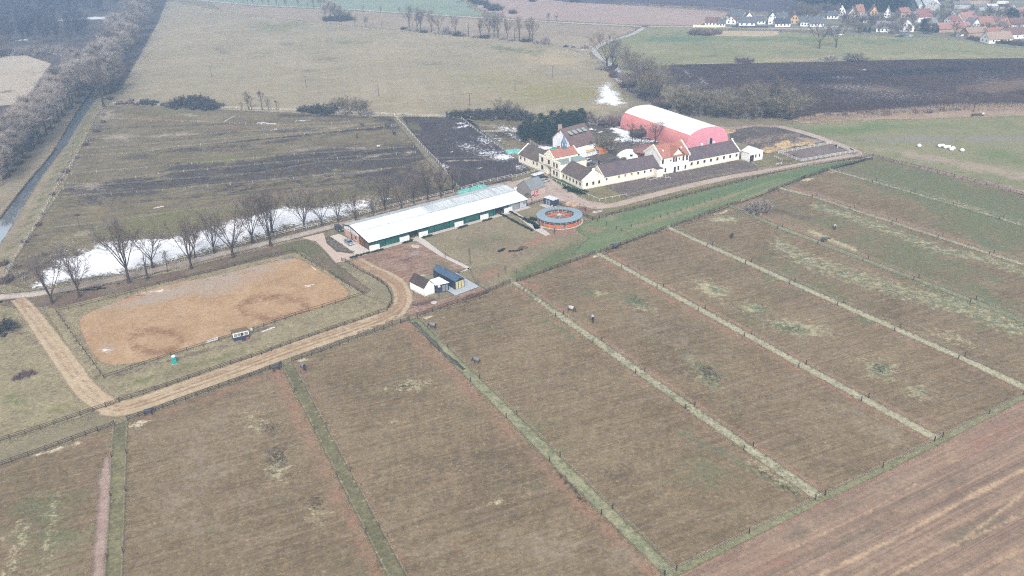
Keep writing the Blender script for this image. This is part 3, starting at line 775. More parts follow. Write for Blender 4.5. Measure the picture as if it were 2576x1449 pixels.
sheet('gate_lawn', [(1376, 442), (1393, 440), (1420, 455), (1467, 477), (1450, 480), (1432, 474), (1395, 456)], 14, m_fgrass, 1.0, .3, blobs={'gold': [], 'grn': [('e', 1420, 460, 60, 20, 0, 1.2)], 'dk': []})
sheet('gate_verge', [(1288, 448), (1310, 440), (1345, 428), (1370, 432), (1340, 442), (1300, 455), (1285, 458)], 14, m_fgrass, 1.0, .3, blobs={'gold': [], 'grn': [('e', 1350, 434, 20, 5, 0, .7)], 'dk': []})
sheet('road_verge', [(1560, 512), (1640, 494), (1760, 464), (1850, 445), (1935, 432), (2040, 414), (2150, 396), (2190, 395), (2137, 401), (2032, 417), (1932, 440), (1718, 493), (1633, 516), (1558, 535), (1500, 540), (1540, 520)], 11, m_fgrass, 1.5, .6, blobs={'gold': [], 'grn': [('l', [(1600, 505), (1800, 458)], 3, .4)], 'dk': [('l', [(1580, 512), (1700, 482)], 3, .5)]})
sheet('hall_yard', [(1835, 330), (1900, 318), (1990, 326), (2060, 347), (2130, 372), (2120, 380), (2060, 362), (1960, 385), (1920, 388), (1880, 362), (1840, 355)], 9, m_court, 1.8, 1, blobs={'snow': [], 'pale': [('e', 1940, 378, 40, 8, 0, .8), ('l', [(1890, 352), (1990, 345), (2060, 356)], 6, .8), ('e', 1920, 400, 30, 8, 0, .7)], 'grn': []})
m_penf = field('pen_floor', (A(118, 106, 104), A(138, 124, 120), A(152, 138, 132)), 6, 2, .12, 2, layers=(('dk', A(96, 84, 82), 3, .3),), edge=(.3, 2, .3))
sheet('pen_floor', [(2015, 406), (2148, 383), (2092, 364), (1960, 387)], 13, m_penf, 1, .3, blobs={'dk': [('e', 1990, 392, 30, 6, 0, .7), ('e', 2120, 372, 30, 5, 20, .6)]})
sheet('pen_surround', [(1915, 395), (1960, 383), (2092, 359), (2160, 384), (2140, 392), (2020, 412), (1960, 416), (1910, 420), (1900, 405)], 10, m_fgrass, 1.2, .6, blobs={'gold': [], 'grn': [], 'dk': [('e', 1975, 405, 30, 6, 0, .7), ('e', 2150, 386, 12, 5, 0, .7)]})
# meadow snow by the stream
sheet('snow_drift', [(1516, 215), (1530, 205), (1540, 215), (1560, 235), (1575, 262), (1545, 268), (1520, 262), (1500, 268), (1478, 260), (1505, 245), (1500, 228)], 9, m_snow, 1.6, 3, blobs={'thin': [('e', 1490, 264, 16, 8, 0, .35)]}, kind='stuff', label='small snow drift in the meadow beside the stream thicket')
sheet('roadside_snow', [(1560, 168), (1540, 155), (1515, 160), (1490, 120), (1430, 118), (1495, 140), (1525, 175), (1545, 200), (1560, 210), (1568, 205), (1560, 190)], 9, m_snow, 2, 2, blobs={'thin': [('e', 1490, 135, 60, 30, 0, .5)]}, kind='stuff', label='streaks of snow along the sandy lane below the bare trees')
m_conc = plain('pale_road', A(196, 188, 182), .9, .08, .2)
vr = spline([(440, -6), (512, 1), (650, 13), (856, 22), (1006, 32), (1288, 49), (1450, 58), (1598, 65.5), (1623, 67.5), (1763, 67.5), (1932, 71), (2040, 73), (2140, 72)], 3)
m_roadfar = field('country_road', (A(176, 170, 166), A(190, 184, 178), A(204, 198, 190)), 30, 6, .05, 1, edge=(.3, 6, .5))
sheet('country_road', band(vr, 5.5), 6, m_roadfar, 3, .3, world=True)
br = spline([(1623, 67), (1612, 74), (1588, 87), (1538, 102), (1502, 118), (1496, 130), (1513, 146), (1538, 163), (1560, 190), (1580, 225)], 5)
sheet('sandy_lane', band(br, 5.0), 6, m_roadfar, 2, .3, world=True)
sheet('field_verge', band(spline([(1560, 6), (1700, 14), (1820, 20), (1900, 30), (1960, 40), (2010, 40), (2080, 40)], 3), 7), 6, m_bank, 4, 2, world=True)

# ---- paddocks
m_pad = field('paddock_turf', BROWN3, 26, 3.0, .22, 2.0,
              layers=(('red', A(160, 126, 106), 5, .38), ('dk', A(112, 98, 84), 7, .4), ('olive', A(120, 123, 92), 9, .4), ('pale', A(192, 184, 150), 2.2, .3), ('grn', A(112, 124, 96), 2.4, .28), ('tuss', A(86, 78, 66), .9, .15), ('hay', A(214, 200, 172), 1.8, .2), ('grey', A(158, 143, 124), 8, .35), ('fleck', A(166, 148, 110), 1.3, .2)),
              streak=[(R(24), 26, .7, A(112, 97, 78), .6), (R(24), 18, 1.4, A(160, 142, 120), .45)], edge=(.4, 2.5, .3))
pad = [(-60, 1190), (0, 1170), (115, 1135), (216, 1099), (288, 1071), (321, 1059), (410, 1029), (524, 988), (653, 941), (734, 912), (855, 870), (986, 822), (1050, 800), (1161, 761), (1285, 713), (1403, 674), (1510, 635), (1675, 576), (1745, 552), (1862, 510), (1956, 475), (2027, 447), (2092, 425), (2197, 395), (2337, 430), (2512, 475), (2660, 512),
       (2700, 935), (2574, 994), (2371, 1101), (2221, 1177), (2075, 1247), (1942, 1315), (1701, 1436), (1600, 1486), (1400, 1590), (-100, 1590)]


def lane_side(pts, dx, wdt, s):
    return ('l', [(x+dx, y) for x, y in pts], wdt, s)


LA_l = [(708, 920), (741.5, 985), (791.5, 1083), (849.5, 1199), (921, 1342), (985, 1470)]
LA_r = [(734.5, 911), (769, 977), (821, 1074), (881.5, 1188), (955, 1327), (1036, 1475)]
LB_l = [(1030, 807), (1105, 882), (1184, 961), (1274, 1052), (1382.5, 1162), (1513.5, 1294.5), (1672, 1449)]
LB_r = [(1050, 800), (1127, 876), (1207, 953), (1300.5, 1044), (1409, 1151), (1541.5, 1281), (1701.5, 1436)]
LC_l = [(1283, 712), (1318, 733), (1398, 797), (1492, 863), (1599, 940), (1725, 1029), (1871, 1133), (2050.7, 1259)]
LC_r = [(1300, 709), (1336, 736), (1417.5, 792), (1513, 858), (1622, 935), (1747.5, 1022), (1895, 1124.6), (2075, 1247)]
LD_l = [(1497, 640), (1563, 676), (1653, 726), (1756, 784), (1873, 847), (2009, 924), (2167, 1010), (2350, 1111)]
LD_r = [(1510, 635), (1580, 673), (1669.5, 722), (1774, 778), (1891, 842), (2028, 916.7), (2185, 1002), (2371, 1101)]
LE_l = [(1675, 575), (1778, 621.7), (1875, 664.7), (1986, 714.7), (2106.5, 769), (2250, 833), (2411, 904.7), (2595, 993)]
LE_r = [(1688, 571), (1792.5, 617.5), (1890.5, 660), (1999.5, 709.7), (2122, 763), (2265, 826), (2427, 898), (2610, 981)]
LF_l = [(1830, 519), (1956, 575.5), (2057, 614), (2170, 657.7), (2298, 705), (2440.7, 761), (2600, 824)]
LF_r = [(1842, 516), (1969, 571.7), (2072, 610), (2184, 653.4), (2311, 701), (2455, 756), (2610, 814)]
LG_l = [(1956, 475), (2044, 497), (2138, 528), (2243, 562), (2359.5, 599.7), (2488, 641.7), (2610, 681)]
LG_r = [(1967, 471.4), (2054.5, 494), (2149, 525), (2254, 558.4), (2371, 596), (2500, 638), (2615, 674)]
LH_l = [(2083, 428), (2194.5, 459), (2291, 487), (2397, 517), (2514, 552), (2610, 581)]
LH_r = [(2092, 425), (2204, 456), (2301.5, 484), (2407, 514), (2524.5, 548.4), (2615, 575)]
LZ_l = [(288, 1070), (281, 1152), (278, 1249), (269, 1406), (263, 1500)]
LZ_r = [(321, 1059), (318, 1142), (315.5, 1236), (310, 1391), (306, 1500)]
belt1 = [(1957, 612), (2032, 657), (2132, 692), (2207, 712), (2282, 737), (2332, 749), (2457, 782), (2560, 830)]
belt2 = [(2044, 517), (2132, 542), (2232, 577), (2294, 602), (2382, 632), (2482, 652), (2590, 690)]
sheet('paddock_field', pad, 12, m_pad, .85, .6, blobs={
    'fleck': [('e', 1300, 1000, 2500, 900, 0, .24)],
    'red': [lane_side(LA_l, -24, 22, .62), lane_side(LA_r, 14, 12, .4), lane_side(LB_l, -24, 22, .58), lane_side(LC_l, -12, 10, .4), lane_side(LD_l, -10, 9, .7), lane_side(LD_r, 12, 7, .6), lane_side(LC_r, 14, 9, .6), lane_side(LE_l, -12, 8, .5), lane_side(LF_r, 14, 8, .6), lane_side(LG_r, 14, 7, .8), ('e', 1560, 660, 40, 20, 30, .7), ('e', 1340, 720, 40, 12, -20, .6), ('e', 1830, 555, 40, 8, -20, .45),
            ('e', 1960, 490, 50, 10, 0, .4), ('e', 240, 1110, 40, 20, 0, .55), ('l', [(360, 1060), (680, 945)], 14, .5), ('e', 2040, 600, 40, 10, 0, .5), ('e', 1470, 660, 50, 12, -20, .6), ('e', 2350, 1050, 80, 30, 20, .3)],
    'dk': [('e', 690, 1150, 60, 70, 0, .45), ('e', 1100, 1200, 120, 160, 30, .32), ('e', 220, 1120, 50, 12, 0, .5), ('e', 1560, 1200, 90, 50, 30, .35), ('e', 1240, 1250, 100, 100, 0, .3), ('e', 1410, 960, 90, 40, 20, .38), ('e', 1990, 1090, 140, 50, 30, .3), ('e', 1940, 520, 60, 10, 20, .75), ('e', 2010, 545, 50, 8, 10, .8), ('e', 1545, 625, 30, 5, -15, .8), ('e', 2350, 600, 120, 12, 18, .3)],
    'olive': [('e', 1380, 1100, 140, 60, 30, .4), ('e', 120, 1330, 130, 130, 0, .5), ('e', 1760, 1190, 120, 60, 0, .45), ('e', 1900, 800, 120, 40, 25, .4), ('e', 2330, 470, 260, 50, 16, 1.1), ('e', 2500, 540, 240, 90, 16, 1.0), ('e', 2300, 650, 240, 60, 18, .7), ('e', 2450, 760, 180, 60, 18, .7), ('e', 2100, 560, 160, 40, 18, .5), ('e', 2000, 700, 200, 60, 20, .45), ('e', 2200, 620, 140, 30, 18, .4), ('e', 1400, 780, 70, 30, 20, .35), ('e', 2150, 470, 60, 14, 16, .6), ('e', 1500, 740, 60, 20, 0, .3), ('e', 1830, 560, 60, 16, 0, .35)],
    'pale': [('l', belt1, 26, .5), ('l', belt2, 13, .52), ('e', 1510, 738, 30, 9, 0, .5), ('e', 1610, 768, 55, 16, 20, .5), ('e', 1790, 728, 60, 22, 24, .68), ('e', 1895, 775, 46, 18, 10, .66), ('e', 2010, 825, 95, 20, 10, .66), ('e', 2215, 930, 60, 30, 15, .6), ('e', 2310, 985, 50, 22, 20, .55), ('e', 1820, 552, 46, 10, 0, .66), ('l', [(2037, 580), (2082, 600), (2150, 628)], 7, .72),
             ('e', 1030, 968, 60, 20, -10, .6), ('e', 1780, 950, 60, 30, 35, .45), ('e', 1735, 905, 40, 12, 35, .4), ('e', 700, 1180, 40, 50, 20, .5), ('e', 800, 1290, 40, 30, 0, .45), ('e', 640, 1060, 60, 40, 30, .35), ('l', [(1890, 1160), (2000, 1240)], 14, .5), ('l', [(60, 1330), (20, 1440)], 30, .4), ('l', [(140, 1250), (110, 1440)], 24, .32), ('e', 2400, 850, 90, 20, 20, .45), ('e', 2200, 802, 100, 9, 24, .55), ('e', 990, 1060, 40, 10, 0, .45), ('e', 2430, 520, 90, 10, 16, .4), ('e', 1570, 1250, 20, 8, 0, .4), ('e', 1250, 1260, 26, 12, 0, .45)],
    'grn': [('e', 1480, 735, 26, 9, 0, .72), ('e', 1600, 756, 48, 20, 20, .7), ('e', 1800, 728, 34, 10, 24, .65), ('e', 1900, 775, 34, 12, 15, .72), ('e', 1990, 826, 60, 14, 10, .72), ('e', 2212, 928, 36, 22, 15, .7), ('e', 2318, 982, 28, 9, 30, .72), ('e', 2172, 806, 36, 6, 26, .75), ('e', 1780, 940, 60, 30, 38, .6), ('e', 1730, 895, 40, 14, 38, .55), ('l', [(1370, 806), (1400, 822), (1440, 848)], 8, .62), ('l', [(1713, 1090), (1800, 1130), (1913, 1192), (2010, 1240)], 8, .6),
            ('l', [(2207, 464), (2300, 492), (2480, 542)], 4, .65), ('l', belt1, 22, .42), ('l', belt2, 14, .45), ('e', 2480, 612, 60, 14, 18, .7), ('e', 1850, 545, 26, 6, 0, .5), ('e', 2500, 700, 40, 8, 18, .5), ('e', 2300, 590, 30, 4, 18, .5), ('e', 2330, 440, 80, 10, 16, .6), ('l', [(1680, 1445), (1880, 1348), (2080, 1250), (2370, 1106), (2600, 985)], 4, .7), ('e', 1250, 830, 40, 14, 0, .45)],
    'tuss': [('e', 1785, 940, 50, 26, 38, .62), ('e', 700, 1150, 34, 50, 20, .58), ('e', 795, 1265, 26, 24, 0, .62), ('l', [(1405, 1190), (1440, 1228), (1470, 1262)], 7, .8), ('e', 1020, 970, 50, 16, -10, .52), ('e', 2215, 925, 40, 20, 15, .52), ('l', [(1900, 1175), (2010, 1250)], 9, .55), ('e', 680, 1080, 40, 30, 20, .5), ('e', 2000, 828, 50, 12, 0, .5), ('e', 1600, 756, 40, 16, 20, .48)],
    'hay': [('e', 100, 1142, 16, 4, -18, 1.2), ('e', 143, 1131, 20, 4.5, -18, 1.2), ('e', 190, 1116, 14, 4, -18, 1.1), ('e', 352, 1066, 28, 9, -15, .85), ('e', 760, 906, 17, 5, -12, .95), ('e', 1076, 798, 16, 4.5, -15, .9), ('e', 1497, 645, 12, 4, -15, .6), ('e', 2028, 452, 22, 4, -10, .8), ('e', 1818, 534, 30, 4, -18, .65), ('e', 1113, 800, 10, 3, 0, .6), ('e', 2095, 432, 14, 3, 0, .5), ('e', 2046, 538, 8, 2, 20, .6), ('e', 1290, 780, 4, 2, 0, .5)],
    'grey': [('e', 1450, 1390, 200, 60, 0, .5), ('e', 1700, 860, 140, 50, 30, .4), ('e', 500, 1200, 120, 200, 0, .4), ('e', 2200, 1060, 160, 60, 20, .35), ('e', 1100, 1400, 160, 60, 0, .35)]})
# lanes between the paddocks
m_lg = field('lane_grass', (A(108, 104, 80), A(125, 120, 92), A(142, 135, 105)), 10, 1.5, .22, 2.2, layers=(('edgepale', A(176, 164, 136), 1.5, .3), ('yel', A(150, 142, 108), 4, .35)), edge=(.45, 1.5, .3))
m_lp = field('lane_straw', (A(158, 152, 124), A(186, 180, 150), A(202, 196, 168)), 9, 1.2, .28, 2.2, layers=(('edgepale', A(126, 118, 94), 1.2, .3), ('yel', A(124, 126, 98), 3.5, .3)), edge=(.5, 1.5, .35))
m_lgr = field('lane_meadow', (A(112, 122, 92), A(128, 134, 102), A(146, 146, 114)), 10, 1.6, .2, 2.2, layers=(('edgepale', A(164, 152, 126), 1.4, .3), ('yel', A(170, 164, 132), 4, .3)), edge=(.5, 1.5, .35))
for nm, l, r, mt, yl in (('west_lane', LZ_l, LZ_r, m_lg, .5), ('green_lane', LA_l, LA_r, m_lg, .1), ('ditch_lane', LB_l, LB_r, m_lgr, .55), ('straw_lane', LC_l, LC_r, m_lp, .35), ('middle_lane', LD_l, LD_r, m_lp, .2),
                         ('pale_lane', LE_l, LE_r, m_lp, .1), ('meadow_lane', LF_l, LF_r, m_lgr, .3), ('east_lane', LG_l, LG_r, m_lp, .3), ('far_lane', LH_l, LH_r, m_lp, .45)):
    sheet('paddock_lane', l+r[::-1], 15, mt, 1.0, .4, blobs={'edgepale': [('l', l, 3, .6), ('l', r, 3, .6)], 'yel': [('l', [((a[0]+b[0])/2, (a[1]+b[1])/2) for a, b in zip(l, r)][1:], 30, yl)]})
g = MB()
dl = spline([(1040, 811), (1058, 828), (1090, 862), (1117, 889), (1148, 915), (1168, 931)], 6)
poly = band(dl, [1.2+.5*math.sin(i*1.7)*.4+.3*math.sin(i*.63) for i in range(len(dl))])
g.poly([(x, y, .105) for x, y in poly])
sdm = Mat('ditch_water')
m_ditch = sdm.end(sdm.pbr((.05, .04, .025, 1), .12, spec=.4))
o = g.build('ditch_water', m_ditch)
o['kind'] = 'structure'
if g and Vector((0, 0, 1)).dot(o.data.polygons[0].normal) < 0:
    o.data.flip_normals()
# field edge grass + ploughed strip in the corner
m_corner = field('harrowed_field', (A(140, 116, 100), A(158, 134, 116), A(176, 152, 132)), 20, 2.5, .17, 2.0, layers=(('dk', A(128, 118, 100), 9, .4), ('pale', A(198, 170, 140), 6, .42), ('red', A(164, 128, 112), 5, .4)),
                 streak=[(R(28.5), 60, .45, A(120, 98, 86), .5), (R(28.5), 40, .8, A(188, 156, 132), .55), (R(28.5), 80, 3.0, A(184, 158, 132), .5), (R(28.5), 60, 2.4, A(124, 110, 96), .45)], edge=(.3, 2, .2))
sheet('harrowed_field', [(1600, 1494), (1702, 1443), (1885, 1350), (2075, 1255), (2221, 1185), (2371, 1109), (2574, 1002), (2720, 930), (2900, 1200), (2700, 1600), (1600, 1600)], 13, m_corner, .7, .5,
      blobs={'dk': [('e', 2100, 1290, 200, 24, -27, .5), ('e', 2460, 1330, 120, 30, -26, .6), ('e', 2150, 1350, 120, 16, -27, .6), ('e', 2350, 1230, 160, 20, -27, .45)], 'pale': [('l', [(2060, 1449), (2260, 1350), (2420, 1262), (2600, 1168)], 6, .85), ('l', [(2240, 1449), (2420, 1360), (2590, 1230)], 6, .75), ('l', [(1932, 1410), (2180, 1290), (2400, 1160)], 2.2, .6), ('l', [(2430, 1449), (2600, 1370)], 5, .6), ('l', [(2300, 1420), (2600, 1280)], 5, .55)],
             'red': [('l', [(1690, 1449), (1890, 1352), (2221, 1188), (2570, 1008)], 8, .7), ('e', 2500, 1100, 120, 30, -27, .6), ('e', 1950, 1420, 120, 20, -27, .5)]})
m_edge = field('edge_grass', (A(122, 124, 94), A(144, 142, 110), A(164, 158, 126)), 5, 1, .28, 2.4, edge=(.3, 1.5, .25))
sheet('field_edge', band([(1640, 1473), (1701, 1441), (1885, 1348), (2075, 1252), (2221, 1182), (2371, 1106), (2574, 999), (2680, 945)], 1.5), 16, m_edge, .8, .4, world=True)
sheet('worn_path', band(spline([(270, 1150), (264, 1210), (262, 1260), (256, 1340), (247, 1449), (243, 1500)], 4), [1.2, 1.5, 1.7, 1.8, 2.2, 2.4]+[2.2]*15), 14, m_pinkroad, .6, .6, world=True, blobs={'dk': []})
wl_ = band(spline([(0, 553), (62, 471), (135, 383), (190, 290), (240, 217), (249, 206)], 6), 1.3)
m_wetbank = field('wet_bank', (A(52, 52, 50), A(66, 64, 60), A(90, 84, 74)), 5, 1, .3, 1.2, edge=(1.0, 2, .3))
sheet('canal_edge', wl_, 7, m_wetbank, 1.0, 1.0, world=True)
# cast paving
m_pave = plain('concrete_paving', A(212, 202, 192), .9, .07, .4)
g = MB()
for pl in ([(1050, 595), (1064, 600), (1119, 642), (1113, 648), (1047, 606), (1026, 606)], [(1113, 647), (1119, 642), (1184, 674), (1178, 679)], [(1178, 680), (1183, 673), (1150, 688), (1140, 690)],
           [(1273, 524), (1280, 522), (1340, 562), (1372, 580), (1384, 590), (1373, 594), (1346, 580)], [(1346, 578), (1340, 568), (1372, 562), (1374, 572)], [(1355, 516), (1377, 512), (1403, 521), (1381, 526)]):
    w = [P(*q) for q in pl]
    g.prism([(a.x, a.y) for a in w][::-1], .02, .13)
for o in (g.build('garden_path', m_pave),):
    o['kind'] = 'structure'
bm = bmesh.new(); bm.from_mesh(o.data); bmesh.ops.recalc_face_normals(bm, faces=bm.faces); bm.to_mesh(o.data); bm.free()
g = MB()
for pl in ([(761, 599), (814, 586), (822, 613), (846, 634), (889, 639), (925, 634), (926, 640), (884, 650), (870, 657), (844, 661), (819, 631), (794, 607)],):
    w = [P(*q) for q in pl]
    g.prism([(a.x, a.y) for a in w][::-1], .02, .12)
o = g.build('paved_drive', plain('drive_paving', A(208, 188, 172), .9, .07, .3))
o['kind'] = 'structure'
bm = bmesh.new(); bm.from_mesh(o.data); bmesh.ops.recalc_face_normals(bm, faces=bm.faces); bm.to_mesh(o.data); bm.free()
g = MB()
for pl in ([(830, 595), (853, 589), (900, 612), (931, 632), (919, 636), (893, 640), (875, 625)],):
    w = [P(*q) for q in pl]
    g.prism([(a.x, a.y) for a in w][::-1], .02, .14)
o = g.build('stable_terrace', plain('terrace_paving', A(222, 210, 198), .9, .09, .5))
o['kind'] = 'structure'
bm = bmesh.new(); bm.from_mesh(o.data); bmesh.ops.recalc_face_normals(bm, faces=bm.faces); bm.to_mesh(o.data); bm.free()
sheet('planting_bed', [(818, 600), (830, 594), (860, 612), (892, 640), (868, 637), (846, 632), (826, 614)], 17, m_court, .8, .2, blobs={'snow': [], 'pale': [('e', 850, 620, 30, 10, 30, .55)], 'grn': [('e', 850, 620, 30, 10, 30, .5)]})
# ------------------------------------------------------------------ trees
def bark(name, c, var=.25):
    s = Mat(name)
    k = s.mr(s.noise(1.3, 4, .65), .3, .7, 1-var, 1+var)
    return s.end(s.diffuse(s.mix(1.0, c, k, 'MULTIPLY')))


M_BARK = bark('dark_bark', A(82, 72, 66))
M_TWIG = bark('grey_twigs', A(126, 113, 104))
M_TWIGB = bark('brown_twigs', A(172, 160, 149))
M_TWIGO = bark('olive_twigs', A(140, 130, 110))
M_SHRUB = bark('dark_shrub', A(84, 82, 74), .35)
M_SHRUBR = bark('bramble_stems', A(122, 104, 98), .3)
M_NEED = bark('pine_needles', A(54, 72, 58), .45)
M_NEEDD = bark('juniper_needles', A(48, 66, 46), .45)
M_REED = bark('dry_reed', A(188, 164, 140), .2)
M_HEDGE = bark('young_hedge', A(72, 84, 58), .4)


def limb(mb, rnd, p, d, ln, r0, r1, n, seg, wob, lift):
    pts, rad = [p.copy()], [r0]
    for k in range(seg):
        d = (d+Vector((rnd.uniform(-wob, wob), rnd.uniform(-wob, wob), rnd.uniform(-wob, wob)*.6+lift))).normalized()
        p = p+d*(ln/seg)
        pts.append(p.copy())
        rad.append(r0+(r1-r0)*(k+1)/seg)
    mb.path(pts, rad, n)
    return pts, d


def tilt(rnd, d, ang, phi=None):
    a = d.orthogonal().normalized()
    b = d.cross(a)
    phi = rnd.uniform(0, TAU) if phi is None else phi
    return (d*math.cos(ang)+(a*math.cos(phi)+b*math.sin(phi))*math.sin(ang)).normalized()


def bare_tree(seed, h=20.0, fork=.22, limbs=6, spread=.55, rb=.42, branches=8, twigs=9, tw=.026, tl=1.9, up=.10, leader=False, low=0.0):
    """trunk and limbs in one mesh, boughs and twigs in another"""
    rnd = random.Random(seed)
    T, C = MB(), MB()
    fz = h*fork
    pts, d = limb(T, rnd, Vector((0, 0, -.3)), Vector((0, 0, 1)), (h*.92 if leader else fz)+.3, rb, .05 if leader else rb*.72, 8, 7 if leader else 3, .05, .25)
    T.path([Vector((0, 0, -.3)), Vector((0, 0, .5)), Vector((0, 0, 1.2))], [rb*1.6, rb*1.15, rb], 8)
    for i in range(limbs):
        if leader:
            t = fork+(1-fork)*.88*i/max(limbs-1, 1)
            q = t*(len(pts)-1)
            k = min(int(q), len(pts)-2)
            o = pts[k].lerp(pts[k+1], q-k)
            ln = (h*(1-t)*.55+h*.10)*rnd.uniform(.8, 1.15)
            dd = tilt(rnd, Vector((0, 0, 1)), spread*rnd.uniform(.85, 1.2), i*2.4+rnd.uniform(-.4, .4))
            r = rb*.36*(1.1-t)
        else:
            o = pts[-1]+Vector((0, 0, rnd.uniform(-.25, .05)*fz))
            ln = (h-o.z)*rnd.uniform(.78, 1.0)
            dd = tilt(rnd, Vector((0, 0, 1)), spread*(rnd.uniform(.5, 1.15) if i else .15), TAU*i/limbs+rnd.uniform(-.5, .5))
            r = rb*rnd.uniform(.28, .44)
        lp, ld = limb(T, rnd, o, dd, ln, r, .035, 5, 5, .16, up)
        for j in range(branches):
            t = rnd.uniform(.22 if leader else .3, 1.0)
            q = t*(len(lp)-1)
            k = min(int(q), len(lp)-2)
            bo = lp[k].lerp(lp[k+1], q-k)
            bd = tilt(rnd, (lp[k+1]-lp[k]).normalized(), rnd.uniform(.45, 1.0))
            bl = ln*rnd.uniform(.16, .34)*(1.25-.5*t)
            bp, bdd = limb(C, rnd, bo, bd, bl, max(r*.3*(1-t), .035), .022, 3, 3, .2, .08)
            for m_ in range(twigs):
                t2 = rnd.uniform(.1, 1.0)
                q = t2*(len(bp)-1)
                k = min(int(q), len(bp)-2)
                to = bp[k].lerp(bp[k+1], q-k)
                td = tilt(rnd, (bp[k+1]-bp[k]).normalized(), rnd.uniform(.3, 1.1))
                td = (td+Vector((0, 0, rnd.uniform(-.1, .35)))).normalized()
                C.tube(to, to+td*tl*rnd.uniform(.5, 1.2), tw*rnd.uniform(.7, 1.2), .006, 3, False)
    if low:
        for j in range(int(low)):
            z = rnd.uniform(.5, fz*1.1)
            td = tilt(rnd, Vector((0, 0, 1)), rnd.uniform(.7, 1.3))
            C.tube((0, 0, z), Vector((0, 0, z))+td*tl*rnd.uniform(.5, 1.4), tw, .006, 3, False)
    return T, C


def shrub_mesh(seed, n=420, stems=26, leafy=0.0, tw=.012, name='shrub', mat=None):
    """unit bush: radius about 1, height about 1"""
    rnd = random.Random(seed)
    S, C = MB(), MB()
    lob = [(rnd.uniform(0, TAU), rnd.uniform(.72, 1.1)) for _ in range(7)]

    def reach(d):
        a = math.atan2(d.y, d.x)
        return .86*sum(r*max(0, math.cos(a-t))**2 for t, r in lob)/max(sum(max(0, math.cos(a-t))**2 for t, r in lob), .2)*rnd.uniform(.8, 1.12)
    ends = []
    for i in range(stems):
        d = Vector((rnd.gauss(0, 1), rnd.gauss(0, 1), abs(rnd.gauss(0, .8))+.25)).normalized()
        L = reach(d)
        o = Vector((rnd.uniform(-.45, .45), rnd.uniform(-.45, .45), -.03))
        e = o+d*L*.75
        S.path([o, o.lerp(e, .5)+Vector((0, 0, .05)), e], [.02, .014, .008], 4)
        ends.append((o, e, d))
    for i in range(n):
        o, e, d = rnd.choice(ends)
        p = o.lerp(e, rnd.uniform(.25, 1.05))
        t = (d+Vector((rnd.uniform(-1, 1), rnd.uniform(-1, 1), rnd.uniform(-.3, 1)))*.8).normalized()
        q = p+t*rnd.uniform(.12, .34)
        if q.z < 0.02:
            q.z = .02
        C.tube(p, q, tw, .004, 3, False)
        if rnd.random() < leafy:
            a = Vector((rnd.uniform(-1, 1), rnd.uniform(-1, 1), rnd.uniform(-1, 1))).normalized()*.05
            b = a.orthogonal().normalized()*.035
            C.poly([q-a, q+b, q+a, q-b])
    return S.mesh('stems', mat), C.mesh('twigs', mat)


def pine_meshes(seed, h=11.0, wide=.30, clumps=80):
    rnd = random.Random(seed)
    T, C = MB(), MB()
    pts, d = limb(T, rnd, Vector((0, 0, -.2)), Vector((0, 0, 1)), h*.95, .22, .04, 7, 5, .03, .2)
    for i in range(clumps):
        t = rnd.uniform(.14, 1.0)
        r = h*wide*(1-t)**.65*rnd.uniform(.35, 1.1)+.25
        a = rnd.uniform(0, TAU)
        c = Vector((math.cos(a)*r, math.sin(a)*r, h*t-.15*r))
        if i % 3 == 0:
            T.tube((0, 0, h*t-.2), c, .05, .02, 3, False)
        sz = h*.085*rnd.uniform(.7, 1.3)
        for k in range(34):
            q = c+Vector((rnd.gauss(0, .5), rnd.gauss(0, .5), rnd.gauss(0, .32)))*sz
            v = Vector((rnd.uniform(-1, 1), rnd.uniform(-1, 1), rnd.uniform(-.6, .9))).normalized()*sz*.42
            u = v.orthogonal().normalized()*sz*.13
            C.poly([q-u, q+v*.5-u*.4, q+v, q+u])
    return T.mesh('trunk', M_BARK), C.mesh('crown', M_NEED)


TREES = {}


def proto(kind, mb, tm, cm):
    TREES.setdefault(kind, []).append((mb[0].mesh('trunk', tm), mb[1].mesh('crown', cm)))


for k in range(5):   # broad avenue trees with many upright limbs
    proto('avenue', bare_tree(10+k, 18, .16+.04*(k % 3), 7+k % 4, .46+.06*k, .42, 15, 15, .026, 1.7, (.10, .2, .06, .15, .12)[k], low=40), M_BARK, M_TWIG)
for k in range(4):   # tall narrow trees of the canal rows
    proto('canal', bare_tree(30+k, 19, .24, 13, .68, .32, 11, 16, .036, 2.7, .12, leader=True, low=30), M_BARK, M_TWIGB)
for k in range(4):   # spreading wild trees
    proto('wild', bare_tree(50+k, 22, .24, 7, .66, .55, 13, 14, .042, 2.4, .1, low=10), M_BARK, M_TWIG)
for k in range(2):   # willowy, olive
    proto('olive', bare_tree(60+k, 12, .14, 9, .8, .34, 13, 15, .04, 1.9, .06, low=60), M_BARK, M_TWIGO)
for k in range(2):   # young, sparse
    proto('young', bare_tree(70+k, 8, .25, 9, .6, .13, 6, 6, .022, 1.1, .1, leader=True), M_BARK, M_TWIG)
proto('snag', bare_tree(80, 9, .55, 3, .4, .35, 3, 3, .04, 1.2, .1), M_BARK, M_TWIG)
for k in range(3):   # coarse trees for the far distance
    proto('far', bare_tree(85+k, 14, .18, 9, .6, .3, 8, 7, .06, 2.0, .12, low=30), M_TWIG, M_TWIG)
PINES = [pine_meshes(90+k, 11, .34, 110) for k in range(3)]
SPRUCE = [pine_meshes(95+k, 10, .20, 90) for k in range(2)]
